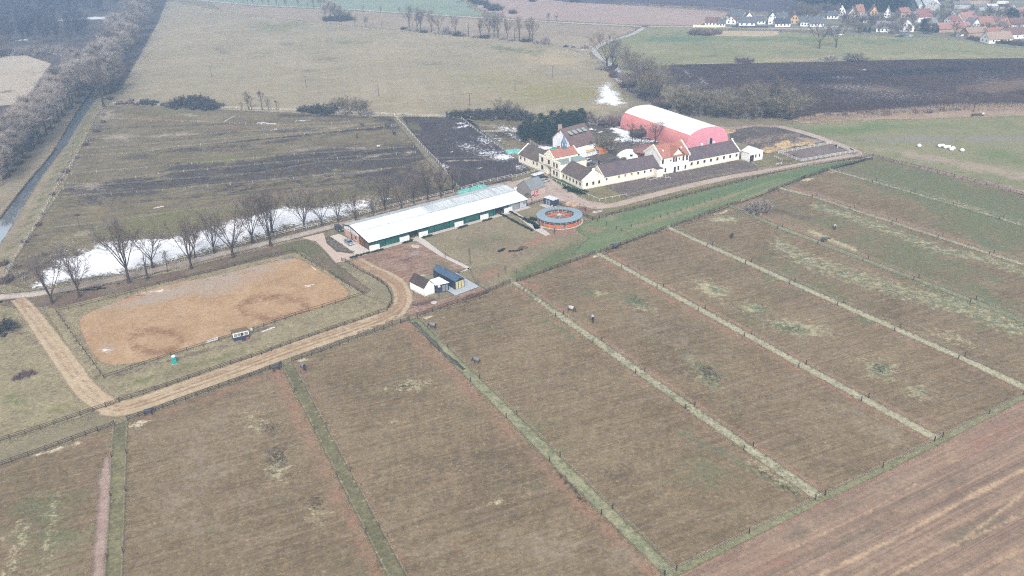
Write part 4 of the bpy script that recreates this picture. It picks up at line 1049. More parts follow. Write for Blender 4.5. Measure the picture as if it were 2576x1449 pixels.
SHRUBS = {'dark': [shrub_mesh(100+k, 1300, 40, .9, .010, mat=M_SHRUB) for k in range(3)], 'bramble': [shrub_mesh(104+k, 1400, 40, .5, .011, mat=M_SHRUBR) for k in range(2)],
          'grey': [shrub_mesh(108+k, 1500, 50, .0, .011, mat=M_TWIGB) for k in range(2)], 'olive': [shrub_mesh(112, 1500, 50, .5, .011, mat=M_TWIGO)],
          'juniper': [shrub_mesh(114+k, 1600, 40, 3, .012, mat=M_NEEDD) for k in range(2)]}
rt = random.Random(21)
BASEH = {'avenue': 18, 'canal': 19, 'wild': 22, 'olive': 12, 'young': 8, 'snag': 9, 'far': 14}


def tree(kind, bx, by, top, label, group=None, name='bare_tree', h=None, cat='tree', wid=1.0, var=None):
    if h is None:
        h = hgt(bx, by, top)
    ms = TREES[kind]
    i = rt.randrange(len(ms)) if var is None else var % len(ms)
    b = P(bx, by)
    s = h/BASEH[kind]
    o = thing(name, label, cat, b, rt.uniform(0, TAU), group, (s*wid, s*wid, s))
    part('trunk', ms[i][0], o)
    part('crown', ms[i][1], o)
    return o


def pine(bx, by, h, label, group=None, sp=False, wid=1.0):
    ms = SPRUCE if sp else PINES
    i = rt.randrange(len(ms))
    s = h/(10 if sp else 11)
    o = thing('spruce_tree' if sp else 'pine_tree', label, 'tree', P(bx, by), rt.uniform(0, TAU), group, (s*wid, s*wid, s))
    part('trunk', ms[i][0], o)
    part('crown', ms[i][1], o)
    return o


def shrub(kind, bx, by, r, h, label, group=None, name='shrub', ry=None, cat='bush'):
    ms = SHRUBS[kind]
    i = rt.randrange(len(ms))
    o = thing(name, label, cat, P(bx, by), rt.uniform(-.5, .5), group, (r, ry or r, h))
    part('stem', ms[i][0], o)
    part('foliage' if kind in ('dark', 'juniper') else 'twigs', ms[i][1], o)
    return o


# avenue beside the snow
AV = [(132, 764, 632), (200, 748, 632), (325, 712, 552), (372, 702, 632), (385, 674, 556), (422, 684, 630), (482, 677, 545), (491, 647, 560), (540, 637, 534), (587, 649, 505), (636, 612, 486), (681, 619, 482), (686, 588, 472),
      (766, 574, 468), (810, 569, 478), (851, 557, 471), (895, 554, 486), (939, 544, 496), (969, 529, 438), (1010, 524, 446), (1041, 512, 428), (1076, 504, 416), (1110, 497, 421), (1140, 484, 418), (1193, 468, 428)]
for i, (x, y, t) in enumerate(AV):
    k = 'snag' if i == 3 else 'young' if i == 5 else 'avenue'
    lb = {2: 'largest leafless tree of the avenue, thick trunk with many upright limbs before the snow', 3: 'short lopped tree with stubby limbs beside the avenue road', 5: 'small young leafless tree standing at the edge of the avenue road'}.get(
        i, 'leafless avenue tree with upright limbs, %s from the left along the snow strip' % nth(i))
    tree(k, x, y, t, lb, 'bare trees of the avenue', 'avenue_tree', wid=1.0, var=i)
# canal, west row (two deep)
n = 27
cl = spline([(0, 466), (60, 392), (110, 345), (165, 280), (205, 232), (236, 196)], 8)
q = 0
for i in range(n):
    t = i/(n-1)*(len(cl)-1)
    k = min(int(t), len(cl)-2)
    x = cl[k][0]+(cl[k+1][0]-cl[k][0])*(t-k)+rt.uniform(-3, 3)
    y = cl[k][1]+(cl[k+1][1]-cl[k][1])*(t-k)+rt.uniform(-3, 3)
    tree('canal', x, y, 0, 'grey leafless tree on the dike, %s from the near end of the front row' % nth(i), 'front row of bare trees west of the canal', 'canal_tree', h=rt.uniform(16, 20), wid=1.25)
    q += 1
for i in range(24):
    t = (i+.5)/24*(len(cl)-1)
    k = min(int(t), len(cl)-2)
    x = cl[k][0]-26+rt.uniform(-8, 5)
    y = cl[k][1]-4+rt.uniform(-8, 5)
    tree('canal', x, y, 0, 'grey leafless tree of the back row on the dike, %s from its near end' % nth(i), 'back row of bare trees west of the canal', 'canal_tree', h=rt.uniform(16, 20), wid=1.4)
for i in range(14):
    t = i/13
    shrub('bramble', 20+205*t+rt.uniform(-4, 4), 446-222*t+rt.uniform(-3, 3), rt.uniform(2, 3.2), rt.uniform(1.5, 3), 'low brown scrub at the foot of the canal trees, %s from the near end' % nth(i), 'scrub under the canal trees', 'scrub_bush')
# canal, east side and beyond the bend
ET = [(261, 268, 138)]
tree('wild', 261, 268, 138, 'tall forked tree standing alone at the end of the visible canal', None, 'bare_tree', var=0)
el = spline([(272, 252), (288, 215), (305, 178), (322, 140), (342, 100), (366, 60), (392, 20), (405, 0)], 6)
for i in range(44):
    t = (i+rt.uniform(-.3, .3))/44*(len(el)-2)
    t = max(t, 0)
    k = int(t)
    x = el[k][0]+(el[k+1][0]-el[k][0])*(t-k)-rt.choice((0, 12, 26, 42))*(1.0)+rt.uniform(-6, 6)
    y = el[k][1]+(el[k+1][1]-el[k][1])*(t-k)+rt.uniform(-5, 5)
    tree('canal' if i % 3 else 'wild', x, y, 0, 'grey leafless tree of the dense belt between canal and meadow, %s from its near end' % nth(i), 'tree belt beyond the canal bend', 'belt_tree', h=rt.uniform(17, 22), wid=1.6)
for i in range(12):
    t = i/11
    shrub('bramble', 278+105*t+rt.uniform(-3, 3), 250-190*t, rt.uniform(2.5, 4), rt.uniform(2, 4), 'low scrub along the meadow side of the tree belt, %s from the near end' % nth(i), 'scrub along the tree belt', 'scrub_bush')
# reddish shrubs on the east bank of the canal
for i, (x, y, r) in enumerate([(262, 292, 3.0), (256, 305, 2.6), (248, 322, 2.6), (238, 335, 2.4), (226, 352, 3.2), (214, 366, 2.6), (192, 396, 2.2), (165, 432, 2.4), (148, 452, 2.6), (134, 490, 2), (104, 540, 2.2), (98, 566, 2), (75, 592, 2.4), (66, 612, 2.0), (30, 672, 3.2), (12, 668, 2.6), (50, 690, 3.0), (18, 712, 3.0), (64, 702, 2.2)]):
    shrub('bramble' if i % 2 else 'grey', x+rt.uniform(-4, 4), y+rt.uniform(-4, 4), r*rt.uniform(.6, 1.1), r*rt.uniform(.6, 1.2), 'leafless purple brown bush on the canal bank, %s from the far end' % nth(i), 'bushes on the east bank of the canal', 'bank_bush')
# belt left of the pale field
for i in range(16):
    x = 20+i*9+rt.uniform(-3, 3)
    shrub('grey' if i % 4 else 'olive', x, 136+rt.uniform(-2, 3), rt.uniform(5, 8), rt.uniform(6, 10), 'rounded grey brown thicket behind the pale field, %s from the left' % nth(i), 'thicket belt behind the pale field', 'thicket_bush')
for i, (x, y, h) in enumerate([(3, 145, 17), (9, 143, 18), (-6, 148, 18)]):
    tree('wild', x, y, 0, 'tall bare tree at the left picture edge beyond the pale field, %s from the left' % nth([1, 2, 0][i]), 'trees at the edge of the pale field', h=h)
# far woodland: one mass nobody could count
W = MB()
rw = random.Random(5)
fv = [(m_[0], m_[1]) for m_ in TREES['far']]
src = []
for a, b in fv:
    vs, fs = [], []
    for me in (a, b):
        o_ = len(vs)
        vs += [v.co.copy() for v in me.vertices]
        fs += [tuple(i+o_ for i in p.vertices) for p in me.polygons]
    step = [f for i, f in enumerate(fs)]
    src.append((vs, step))
wp = []
for _ in range(4000):
    x, y = rw.uniform(-40, 335), rw.uniform(-14, 112)
    lim = 330-y*1.0
    if x > lim-25 or (y > 96 and x > 190) or (38 < y < 52 and 140 < x < 290) or (97 < y < 103):
        continue
    if rw.random() > (.35+.65*(1-max(y, 0)/112)):
        continue
    wp.append((x, y))
    if len(wp) >= 290:
        break
for x, y in wp:
    vs, fs = rw.choice(src)
    b = P(x, y)
    s = rw.uniform(.75, 1.25)
    a = rw.uniform(0, TAU)
    ca, sa = math.cos(a)*s, math.sin(a)*s
    i0 = len(W.v)
    W.v += [(b.x+v.x*ca-v.y*sa, b.y+v.x*sa+v.y*ca, v.z*s) for v in vs]
    W.f += [tuple(i0+k for k in f) for f in fs]
o = W.build('woodland', bark('far_wood', A(82, 74, 76)))
o['kind'] = 'stuff'
o['label'] = 'hazy leafless woodland beyond the canal'
# row across the far meadow
for i, (x, y, t, k) in enumerate([(893, 66, 38, 'wild'), (921, 69, 40, 'wild'), (941, 71, 57, 'snag'), (961, 72, 52, 'snag'), (1030, 75, 12, 'wild'), (1039, 74, 55, 'snag'), (1050, 79, 22, 'wild'), (1058, 80, 16, 'wild'), (1085, 81, 20, 'wild'), (1104, 86, 36, 'wild'),
                               (1146, 86, 38, 'wild'), (1179, 92, 58, 'snag'), (1209, 94, 42, 'wild'), (1230, 95, 28, 'wild'), (1243, 95, 38, 'wild'), (1253, 96, 26, 'wild'), (1276, 100, 46, 'wild'), (1295, 102, 66, 'snag'), (1307, 102, 40, 'wild'), (1332, 102, 43, 'wild'), (1340, 106, 46, 'wild')]):
    tree(k, x, y, t, ('broken bare trunk' if k == 'snag' else 'tall leafless tree')+' in the row across the far meadow, %s from the left' % nth(i), 'tree row across the far meadow', 'row_tree', wid=.8)
for i, (x, y, r) in enumerate([(1015, 74, 4), (1028, 77, 4), (1045, 79, 4), (1066, 82, 4), (1095, 85, 4), (1122, 87, 6), (1152, 90, 6), (1165, 91, 4), (1195, 95, 4), (1218, 96, 5), (1262, 100, 4), (1286, 103, 4), (1322, 105, 5), (1348, 109, 4), (1369, 111, 6), (1424, 118, 2.5), (1440, 120, 3), (1470, 122, 5)]):
    shrub('grey' if i % 3 else 'dark', x, y, r, r*(1.6 if i in (5, 14) else .8), 'low bush under the tree row across the far meadow, %s from the left' % nth(i), 'bushes under the far tree row', 'hedge_bush')
for i, (x, y, t) in enumerate([(818, 47, 14), (832, 50, 3), (842, 50, 8), (852, 51, 16), (866, 51, 26), (876, 50, 28)]):
    tree('canal' if i < 3 else 'olive', x, y, t, 'tree of the small copse in the far meadow, %s from the left' % nth(i), 'small copse in the far meadow', 'copse_tree', wid=1.3)
for i, (x, y, r) in enumerate([(826, 52, 7), (840, 52, 8), (858, 52, 9), (872, 51, 8)]):
    shrub('dark', x, y, r, r*.8, 'dark bush filling the small copse, %s from the left' % nth(i), 'bushes of the small copse', 'copse_bush')
for i, (x, y, h) in enumerate([(612, 8, 6), (623, 9, 6), (636, 11, 6), (660, 13, 9), (676, 14, 8), (697, 15, 8), (720, 17, 9), (750, 18, 10), (775, 21, 5), (789, 20, 14), (806, 20, 12), (819, 20, 11), (913, 30, 7), (958, 31, 6), (1004, 33, 6), (1380, 55, 8), (1400, 54, 7)]):
    tree('far', x, y, 0, 'small roadside tree on the far country road, %s from the left' % nth(i), 'roadside trees on the country road', 'roadside_tree', h=h, wid=.8)
for i, (x, y, r) in enumerate([(1188, 4, 6), (1200, 9, 8), (1216, 12, 7), (1228, 20, 6), (1242, 26, 8), (1252, 24, 7), (1290, 34, 5), (1340, 4, 5), (1440, 5, 5), (1454, 6, 4)]):
    shrub('dark', x, y, r, r*1.0, 'blue grey bush on the far field boundary, %s from the left' % nth(i), 'bushes on the far field boundary', 'boundary_bush')
# lane trees and stream thicket
for i, (x, y, t, k) in enumerate([(1527, 173, 79, 'wild'), (1542, 181, 108, 'wild'), (1578, 163, 124, 'olive'), (1590, 176, 134, 'olive'), (1604, 200, 140, 'olive'), (1616, 236, 148, 'wild'), (1643, 262, 180, 'wild'), (1632, 215, 150, 'olive'), (1652, 198, 156, 'olive'), (1660, 240, 178, 'olive'), (1625, 255, 190, 'olive'), (1600, 228, 180, 'olive'), (1949, 286, 184, 'wild'), (2449, 282, 232, 'young'),
                               (2061, 122, 56, 'wild'), (2103, 119, 58, 'wild')]):
    lb = {0: 'tallest bare tree by the bend of the sandy lane', 1: 'bare tree right beside the tallest lane tree', 12: 'big bare tree standing before the dark ploughed field behind the hall', 13: 'thin leafless tree in the reed bank by a small wooden stand', 14: 'lone bare tree in the far pasture, left of a pair', 15: 'lone bare tree in the far pasture, right of a pair'}.get(i, 'leafless tree of the stream thicket, %s from the far end' % nth(i-2))
    tree(k, x, y, t, lb, 'trees along the stream' if 1 < i < 12 else None, 'stream_tree', wid=1.35 if 1 < i < 12 else 1.15)
for i in range(30):
    t = i/29
    x = 1516+(1560-1516)*min(t*3, 1)+max(t-.33, 0)*150+rt.uniform(-14, 22)
    y = 172+100*t+rt.uniform(-8, 8)
    shrub('bramble' if i % 3 else 'grey', x, y, rt.uniform(3, 5), rt.uniform(3, 6), 'grey leafless bush in the stream thicket, %s from the far end' % nth(i), 'bushes of the stream thicket', 'thicket_bush')
for i in range(30):
    x = 1690+i*10.6+rt.uniform(-6, 6)
    y = 286+rt.uniform(-16, 12)+max(0, i-12)*.9
    k = i % 3
    if k:
        tree('olive', x, y, 0, 'scrubby olive grey tree behind the pink hall, %s from the left' % nth(i), 'scrub trees behind the pink hall', 'scrub_tree', h=rt.uniform(10, 15), wid=1.4)
    else:
        shrub('grey', x, y, rt.uniform(4, 6), rt.uniform(4, 7), 'grey thicket behind the pink hall, %s from the left' % nth(i), 'scrub trees behind the pink hall', 'thicket_bush')
for i, (x, y, r, k) in enumerate([(1870, 157, 7, 'bramble'), (2088, 151, 6, 'grey'), (2148, 151, 8.5, 'olive'), (2160, 151, 6, 'olive')]):
    shrub(k, x, y, r, r*.75, ['purple grey bush on the far field edge behind the hall', 'low grey bush on the far field edge, left of the olive one', 'rounded olive bush on the edge of the dark ploughed field', 'smaller olive bush touching the rounded one'][i], None, 'field_bush')
for i in range(22):
    x = 2050+i*18+rt.uniform(-7, 7)
    if 2430 < x < 2470:
        x += 50
    shrub('grey' if i % 2 else 'bramble', x, 296-i*.9+rt.uniform(-4, 2), rt.uniform(2, 3.6), rt.uniform(1.6, 3), 'low grey bush in the reed bank, %s from the left' % nth(i), 'bushes in the reed bank', 'reed_bush')
g = MB()
for i in range(5200):
    x = rw.uniform(2010, 2640)
    t = (x-2010)/630
    y = 303-28*min(t*1.6, 1)+rw.uniform(-7, 8)*(1 if x > 2060 else .5)-4*t
    b = P(x, y)
    g.tube(b, b+Vector((rw.uniform(-.3, .3), rw.uniform(-.3, .3), rw.uniform(1.0, 2.0))), .05, .02, 3, False)
o = g.build('reeds', M_REED)
o['kind'] = 'stuff'
o['label'] = 'band of dry pale reeds along the ploughed field'
# hedge line along the white fence
hb = [(300, 262, 3, 2.4), (315, 262, 3, 2.2), (330, 260, 3.4, 3.4), (345, 264, 2.5, 2), (364, 263, 3.5, 5.0), (387, 264, 3.2, 4.4), (412, 266, 2.4, 2.6)]
for i, (x, y, r, h) in enumerate(hb):
    shrub('bramble' if i < 4 else 'dark', x, y, r, h, 'small bush on the fence line left of the big dark clump, %s from the left' % nth(i), 'small bushes along the meadow fence', 'fence_bush')
for i, (x, y, r, h) in enumerate([(440, 269, 6, 5), (458, 268, 7.5, 7), (480, 267, 9, 9), (500, 268, 9, 8), (522, 271, 8, 6.5), (540, 273, 6, 4.5)]):
    shrub('dark', x, y, r, h, 'dark evergreen bush of the big clump on the fence line, %s from the left' % nth(i), 'big dark clump of bushes on the fence line', 'clump_bush')
for i, (x, y, t, k) in enumerate([(608, 276, 256, 'young'), (626, 276, 230, 'young'), (633, 276, 240, 'young'), (660, 277, 228, 'young'), (676, 278, 250, 'young'), (697, 278, 252, 'young'), (840, 284, 250, 'olive'), (862, 284, 246, 'olive'), (880, 285, 244, 'olive'), (902, 285, 248, 'olive'), (918, 286, 252, 'olive'), (1262, 290, 250, 'olive'), (1276, 292, 254, 'olive'), (1300, 292, 262, 'olive')]):
    tree(k, x, y, t, 'leafless tree on the fence line below the meadow, %s from the left' % nth(i), 'trees on the meadow fence line', 'fence_tree', wid=1.2)
for i, (x, y, r, h) in enumerate([(770, 281, 6, 5), (790, 283, 5, 4), (808, 284, 8, 7), (822, 285, 7, 6), (870, 287, 5, 4), (910, 288, 5, 5), (928, 289, 4, 3.5)]):
    shrub('dark' if i < 4 else 'grey', x, y, r, h, 'dark bush below the middle of the meadow, %s from the left' % nth(i), 'bushes below the middle of the meadow', 'fence_bush')
for i, (x, y, r, h) in enumerate([(1140, 293, 5, 4), (1158, 294, 6, 5), (1178, 295, 6.5, 5.5), (1200, 295, 7, 6), (1222, 296, 7, 6), (1245, 296, 7, 6.5), (1268, 297, 7, 7), (1290, 298, 7, 7), (1312, 298, 7, 6), (1328, 299, 5, 4)]):
    shrub('dark', x, y, r, h, 'dark hedge bush left of the pine group, %s from the left' % nth(i), 'dark hedge left of the pines', 'hedge_bush')
for i, (x, y, h) in enumerate([(1310, 350, 7), (1322, 358, 7), (1334, 345, 9), (1348, 352, 9), (1362, 342, 11), (1376, 350, 11), (1390, 340, 12), (1402, 352, 10), (1418, 340, 11), (1434, 334, 11), (1356, 362, 7), (1386, 362, 8), (1448, 330, 10), (1462, 322, 10), (1320, 340, 7), (1412, 326, 10)]):
    pine(x, y, h, 'dark green pine of the group behind the farm, %s' % ('%s from the left' % nth(sorted([a[0] for a in [(1310,), (1322,), (1334,), (1348,), (1362,), (1376,), (1390,), (1402,), (1418,), (1434,), (1356,), (1386,), (1448,), (1462,), (1320,), (1412,)]]).index(x))), 'pine group behind the farm', wid=1.15)
for i in range(16):
    x = 1400+i*11+rt.uniform(-4, 4)
    y = 304+rt.uniform(-8, 8)+(6 if i > 8 else 0)
    shrub('bramble' if i % 2 else 'grey', x, y, rt.uniform(4, 6), rt.uniform(4.5, 7), 'leafless thicket between the pines and the pink hall, %s from the left' % nth(i), 'thicket between pines and hall', 'thicket_bush')
# courtyard trees
for i, (x, y, t, k) in enumerate([(1516, 387, 336, 'olive'), (1536, 387, 349, 'olive'), (1590, 368, 311, 'young'), (1614, 360, 314, 'young'), (1648, 363, 305, 'wild'), (1624, 389, 354, 'olive'), (1556, 392, 368, 'olive')]):
    tree(k, x, y, t, ['twiggy willow in the farm courtyard by the yellow canopy', 'twiggy willow right of the one by the yellow canopy', 'thin bare tree on the snow before the pink hall', 'slim bare tree beside the dark field shelter', 'tallest courtyard tree, bare against the pink hall wall', 'low bare tree in front of the round wooden hut', 'small round bare tree above the dark courtyard soil'][i], None, 'courtyard_tree', wid=1.2)
for i, (x, y, r, h) in enumerate([(1560, 397, 2.2, 1.6), (1572, 400, 2.5, 1.6), (1548, 400, 2, 1.4), (1600, 376, 3, 2), (1640, 372, 3, 2), (1500, 360, 2.5, 2)]):
    shrub('olive', x, y, r, h, 'low courtyard bush between the long roof and the hall, %s one' % nth(i), 'low bushes in the courtyard', 'courtyard_bush')
# single bushes near the paddocks
shrub('grey', 1898, 534, 6.2, 5.8, 'large round leafless bush in the paddock behind the fence gap', None, 'round_bush')
shrub('grey', 1916, 530, 5.8, 5.4, 'right half of the large bush clump in the paddock', None, 'round_bush')
shrub('dark', 12, 832, 4.2, 4.4, 'dark green bush at the left picture edge by the sand track', None, 'evergreen_bush')
shrub('bramble', 50, 950, 2.0, 1.2, 'reddish bramble patch in the dry west meadow, left half', None, 'bramble_bush')
shrub('bramble', 70, 942, 2.2, 1.4, 'reddish bramble patch in the dry west meadow, right half', None, 'bramble_bush')
for i, (x, y, r, h) in enumerate([(1428, 474, 2.0, 1.3), (1440, 480, 2.4, 1.5), (1452, 484, 2.6, 2.0), (1466, 486, 2.4, 2.0)]):
    shrub('juniper', x, y, r, h, 'dark green juniper at the corner of the gabled wing, %s from the left' % nth(i), 'junipers at the corner of the farmhouse', 'juniper_bush')
for i, (x, y, h) in enumerate([(1181, 646, 3.2), (1121, 652, 2.6), (1272, 690, 3.0), (1203, 718, 2.5), (1036, 722, 2.8), (1395, 590, 2.6), (1420, 577, 2.4), (1354, 571, 2.6), (1338, 515, 2.6), (1184, 668, 3.2), (1105, 754, 2.4), (1255, 705, 2.6), (1300, 690, 2.2), (1395, 592, 2.3)]):
    tree('young', x, y, 0, 'newly planted sapling with stake on the stable lawn, %s one counted from the cottage' % nth(i), 'young saplings on the stable lawn', 'sapling', h=h, wid=.8)
# ------------------------------------------------------------------ buildings
def stucco(name, c, dirt=.10, base=True):
    s = Mat(name)
    k = s.mr(s.math('ADD', s.math('MULTIPLY', s.noise(.35, 4, .6), .6), s.math('MULTIPLY', s.noise(2.5, 4, .65), .4)), .3, .7, 1-dirt, 1+dirt*.5)
    z = s.n('ShaderNodeSeparateXYZ')
    s.nt.links.new(s.co(), z.inputs[0])
    c2 = s.mix(1.0, c, k, 'MULTIPLY')
    if base:   # splash dirt along the foot of the wall
        d = s.math('SUBTRACT', s.math('ADD', .45, s.math('MULTIPLY', s.noise(1.2, 3, .6), .5)), z.outputs[2])
        c2 = s.mix(s.mr(d, 0, .6, 0, .45), c2, A(150, 138, 124))
    return s.end(s.pbr(c2, .9, spec=.2))


def roofmat(name, c, c2, tile=.33, ang=0.0, moss=None, amount=.4):
    """tiled roof: weathering in patches, dark courses"""
    s = Mat(name)
    f = s.math('ADD', s.math('MULTIPLY', s.noise(.22, 4, .65), .5), s.math('MULTIPLY', s.noise(1.8, 4, .7), .5))
    col = s.mix(s.mr(f, .35, .65), c, c2)
    if moss:
        col = s.mix(s.mr(s.noise(.5, 5, .7), .52, .66, 0, amount), col, moss)
    w = s.n('ShaderNodeTexWave', wave_type='BANDS', bands_direction='Z')
    s.nt.links.new(s.co(), w.inputs[0])
    w.inputs['Scale'].default_value = TAU/10/tile*.5
    w.inputs['Distortion'].default_value = .4
    col = s.mix(1.0, col, s.mr(w.outputs[1], 0, .45, .80, 1.04), 'MULTIPLY')
    col = s.mix(1.0, col, s.mr(s.noise(5.0, 2, .7), .3, .7, .86, 1.14), 'MULTIPLY')
    return s.end(s.pbr(col, .85, spec=.2))


M_CREAM = stucco('cream_stucco', A(240, 231, 212, 1.02))
M_CREAMP = stucco('peach_stucco', A(240, 226, 206, 1.02))
M_WHITEW = stucco('white_plaster', A(243, 240, 234, 1.02), .08)
M_OLDW = stucco('old_whitewash', A(232, 232, 234, 1.02), .16)
M_GREYW = stucco('grey_render', A(160, 153, 147), .2)
M_PINKW = stucco('pink_render', A(205, 182, 172), .14)
M_SLATE = roofmat('old_tile_roof', A(96, 86, 84), A(122, 108, 100), .33, moss=A(128, 118, 84), amount=.35)
M_SLATEV = roofmat('violet_tile_roof', A(98, 88, 94), A(118, 104, 106), .33, moss=A(138, 108, 96), amount=.25)
M_RED = roofmat('red_tile_roof', A(176, 118, 104), A(192, 134, 118), .3)
M_BROWNR = roofmat('brown_tile_roof', A(116, 96, 94), A(136, 112, 106), .33, moss=A(150, 104, 90), amount=.3)
M_GREYR = roofmat('grey_slate_roof', A(128, 132, 134), A(150, 154, 156), .3)
M_CEDAR = roofmat('dark_shingle_roof', A(78, 68, 64), A(98, 86, 78), .35)
M_GREENR = plain('pale_green_metal', A(156, 172, 168), .5, .1, .8)
M_DARKGL = plain('dark_window_glass', A(58, 54, 54), .25, .15, 2, .5)
M_FRAME = plain('window_frame', A(96, 82, 74), .6, .1, 3)
M_WFRAME = plain('white_frame', A(236, 232, 224, 1.02), .6, .06, 3)
M_STONE = plain('cornice_stone', A(196, 176, 158), .8, .12, 1.5)
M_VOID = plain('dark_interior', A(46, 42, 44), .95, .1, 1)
M_DWOOD = plain('dark_timber', A(72, 60, 54), .8, .25, 1.5)
M_BRNWOOD = plain('brown_timber', A(124, 84, 62), .75, .25, 1.4)
M_STEELW = plain('white_steel', A(236, 236, 236), .5, .05, 1)
M_NAVY = plain('navy_metal', A(54, 66, 82), .5, .10, 1.2)


class Fr:
    """building frame: origin at front left foot A, x along the front, y to the back"""
    def __init__(s, A_, B_, z=0.0):
        a = A_ if isinstance(A_, Vector) else P(*A_)
        b = B_ if isinstance(B_, Vector) else P(*B_)
        s.o = Vector((a.x, a.y, z))
        d = Vector((b.x-a.x, b.y-a.y, 0))
        s.L = d.length
        s.u = d.normalized()
        s.n = Vector((-s.u.y, s.u.x, 0))
        s.rz = math.atan2(s.u.y, s.u.x)

    def __call__(s, x, y, z):
        return s.o+s.u*x+s.n*y+Vector((0, 0, z))

    def inv(s, q):
        w = (P(*q) if not isinstance(q, Vector) else q)-s.o
        return w.dot(s.u), w.dot(s.n)

    def sub(s, x, y, z=0.0):
        f = Fr.__new__(Fr)
        f.o = s(x, y, z)
        f.u, f.n, f.rz, f.L = s.u, s.n, s.rz, s.L
        return f

    def turn(s, L=None):
        """frame whose front is this frame's left side (x runs from back to front)"""
        f = Fr.__new__(Fr)
        f.o, f.u, f.n = s.o.copy(), s.n*-1, s.u.copy()
        f.rz = math.atan2(f.u.y, f.u.x)
        f.L = L or s.L
        return f


def fbox(mb, F_, x0, x1, y0, y1, z0, z1):
    mb.hexa([F_(x0, y0, z0), F_(x1, y0, z0), F_(x1, y1, z0), F_(x0, y1, z0)], [F_(x0, y0, z1), F_(x1, y0, z1), F_(x1, y1, z1), F_(x0, y1, z1)])


def gable_walls(F_, L, D, ef, eb, rh, rp=.5, axis='x'):
    """closed body with a gable; axis x: ridge along x; axis y: gables front and back"""
    g = MB()
    if axis == 'x':
        a = [F_(0, 0, -.3), F_(0, 0, ef), F_(0, D*rp, rh), F_(0, D, eb), F_(0, D, -.3)]
        b = [F_(L, 0, -.3), F_(L, 0, ef), F_(L, D*rp, rh), F_(L, D, eb), F_(L, D, -.3)]
        g.poly(a[::-1][::-1][::-1]); g.poly(b)
        for i, j in ((0, 1), (1, 2), (2, 3), (3, 4)):
            g.poly([a[i], b[i], b[j], a[j]])
    else:
        a = [F_(0, 0, -.3), F_(L, 0, -.3), F_(L, 0, eb), F_(L*rp, 0, rh), F_(0, 0, ef)]
        b = [F_(0, D, -.3), F_(L, D, -.3), F_(L, D, eb), F_(L*rp, D, rh), F_(0, D, ef)]
        g.poly(a); g.poly(b[::-1])
        for i, j in ((1, 2), (2, 3), (3, 4), (4, 0)):
            g.poly([a[i], b[i], b[j], a[j]])
    return g


def slab(mb, q, t=.16):
    """plank from 4 ccw top points, extruded down its normal"""
    q = [Vector(p) for p in q]
    nn = (q[1]-q[0]).cross(q[3]-q[0]).normalized()
    if nn.z < 0:
        q = q[::-1]
        nn = -nn
    mb.hexa([p-nn*t*.02 for p in q], [p+nn*t for p in q])


def gable_roof(F_, L, D, ef, eb, rh, rp=.5, axis='x', ov=.35, og=.25, t=.16, trim0=0, trim1=0):
    g = MB()
    if axis == 'x':
        sf, sb = (rh-ef)/(D*rp), (rh-eb)/(D*(1-rp))
        x0, x1 = -og+trim0, L+og-trim1
        slab(g, [F_(x0, -ov, ef-ov*sf), F_(x1, -ov, ef-ov*sf), F_(x1, D*rp, rh), F_(x0, D*rp, rh)], t)
        slab(g, [F_(x0, D*rp, rh), F_(x1, D*rp, rh), F_(x1, D+ov, eb-ov*sb), F_(x0, D+ov, eb-ov*sb)], t)
        g.tube(F_(x0, D*rp, rh+t), F_(x1, D*rp, rh+t), .13, .13, 6)
    else:
        sl, sr = (rh-ef)/(L*rp), (rh-eb)/(L*(1-rp))
        y0, y1 = -og+trim0, D+og-trim1
        slab(g, [F_(-ov, y0, ef-ov*sl), F_(L*rp, y0, rh), F_(L*rp, y1, rh), F_(-ov, y1, ef-ov*sl)], t)
        slab(g, [F_(L*rp, y0, rh), F_(L+ov, y0, eb-ov*sr), F_(L+ov, y1, eb-ov*sr), F_(L*rp, y1, rh)], t)
        g.tube(F_(L*rp, y0, rh+t), F_(L*rp, y1, rh+t), .13, .13, 6)
    return g


def window(par, F_, side, p, z, w_, h_, L=0, D=0, name='window', glass=None, bars=(1, 1), frame=None, proud=.05, sill=True):
    """glass with frame bars set on a wall; side front/left/right/back"""
    def q(a, off, zz):
        return {'front': lambda: F_(a, -off, zz), 'back': lambda: F_(a, D+off, zz), 'left': lambda: F_(-off, a, zz), 'right': lambda: F_(L+off, a, zz)}[side]()

    def bx(mb, a0, a1, o0, o1, z0, z1):
        mb.hexa([q(a0, o0, z0), q(a1, o0, z0), q(a1, o1, z0), q(a0, o1, z0)], [q(a0, o0, z1), q(a1, o0, z1), q(a1, o1, z1), q(a0, o1, z1)])
    g = MB()
    bx(g, p-w_/2, p+w_/2, -.02, proud, z, z+h_)
    o = g.build(name, glass or M_DARKGL, par)
    f = MB()
    t = min(.07, w_*.12)
    e = proud+.03
    bx(f, p-w_/2-t, p-w_/2, -.01, e, z-t, z+h_+t)
    bx(f, p+w_/2, p+w_/2+t, -.01, e, z-t, z+h_+t)
    bx(f, p-w_/2, p+w_/2, -.01, e, z-t, z)
    bx(f, p-w_/2, p+w_/2, -.01, e, z+h_, z+h_+t)
    for k in range(bars[0]):
        c = p-w_/2+w_*(k+1)/(bars[0]+1)
        bx(f, c-.025, c+.025, proud, e-.004, z, z+h_)
    for k in range(bars[1]):
        c = z+h_*(k+1)/(bars[1]+1)
        bx(f, p-w_/2, p+w_/2, proud, e-.006, c-.025, c+.025)
    f.build('frame', frame or M_FRAME, o)
    if sill:
        s_ = MB()
        bx(s_, p-w_/2-.12, p+w_/2+.12, -.01, proud+.12, z-t-.09, z-t-.004)
        s_.build('sill', M_WFRAME, o)
    return o


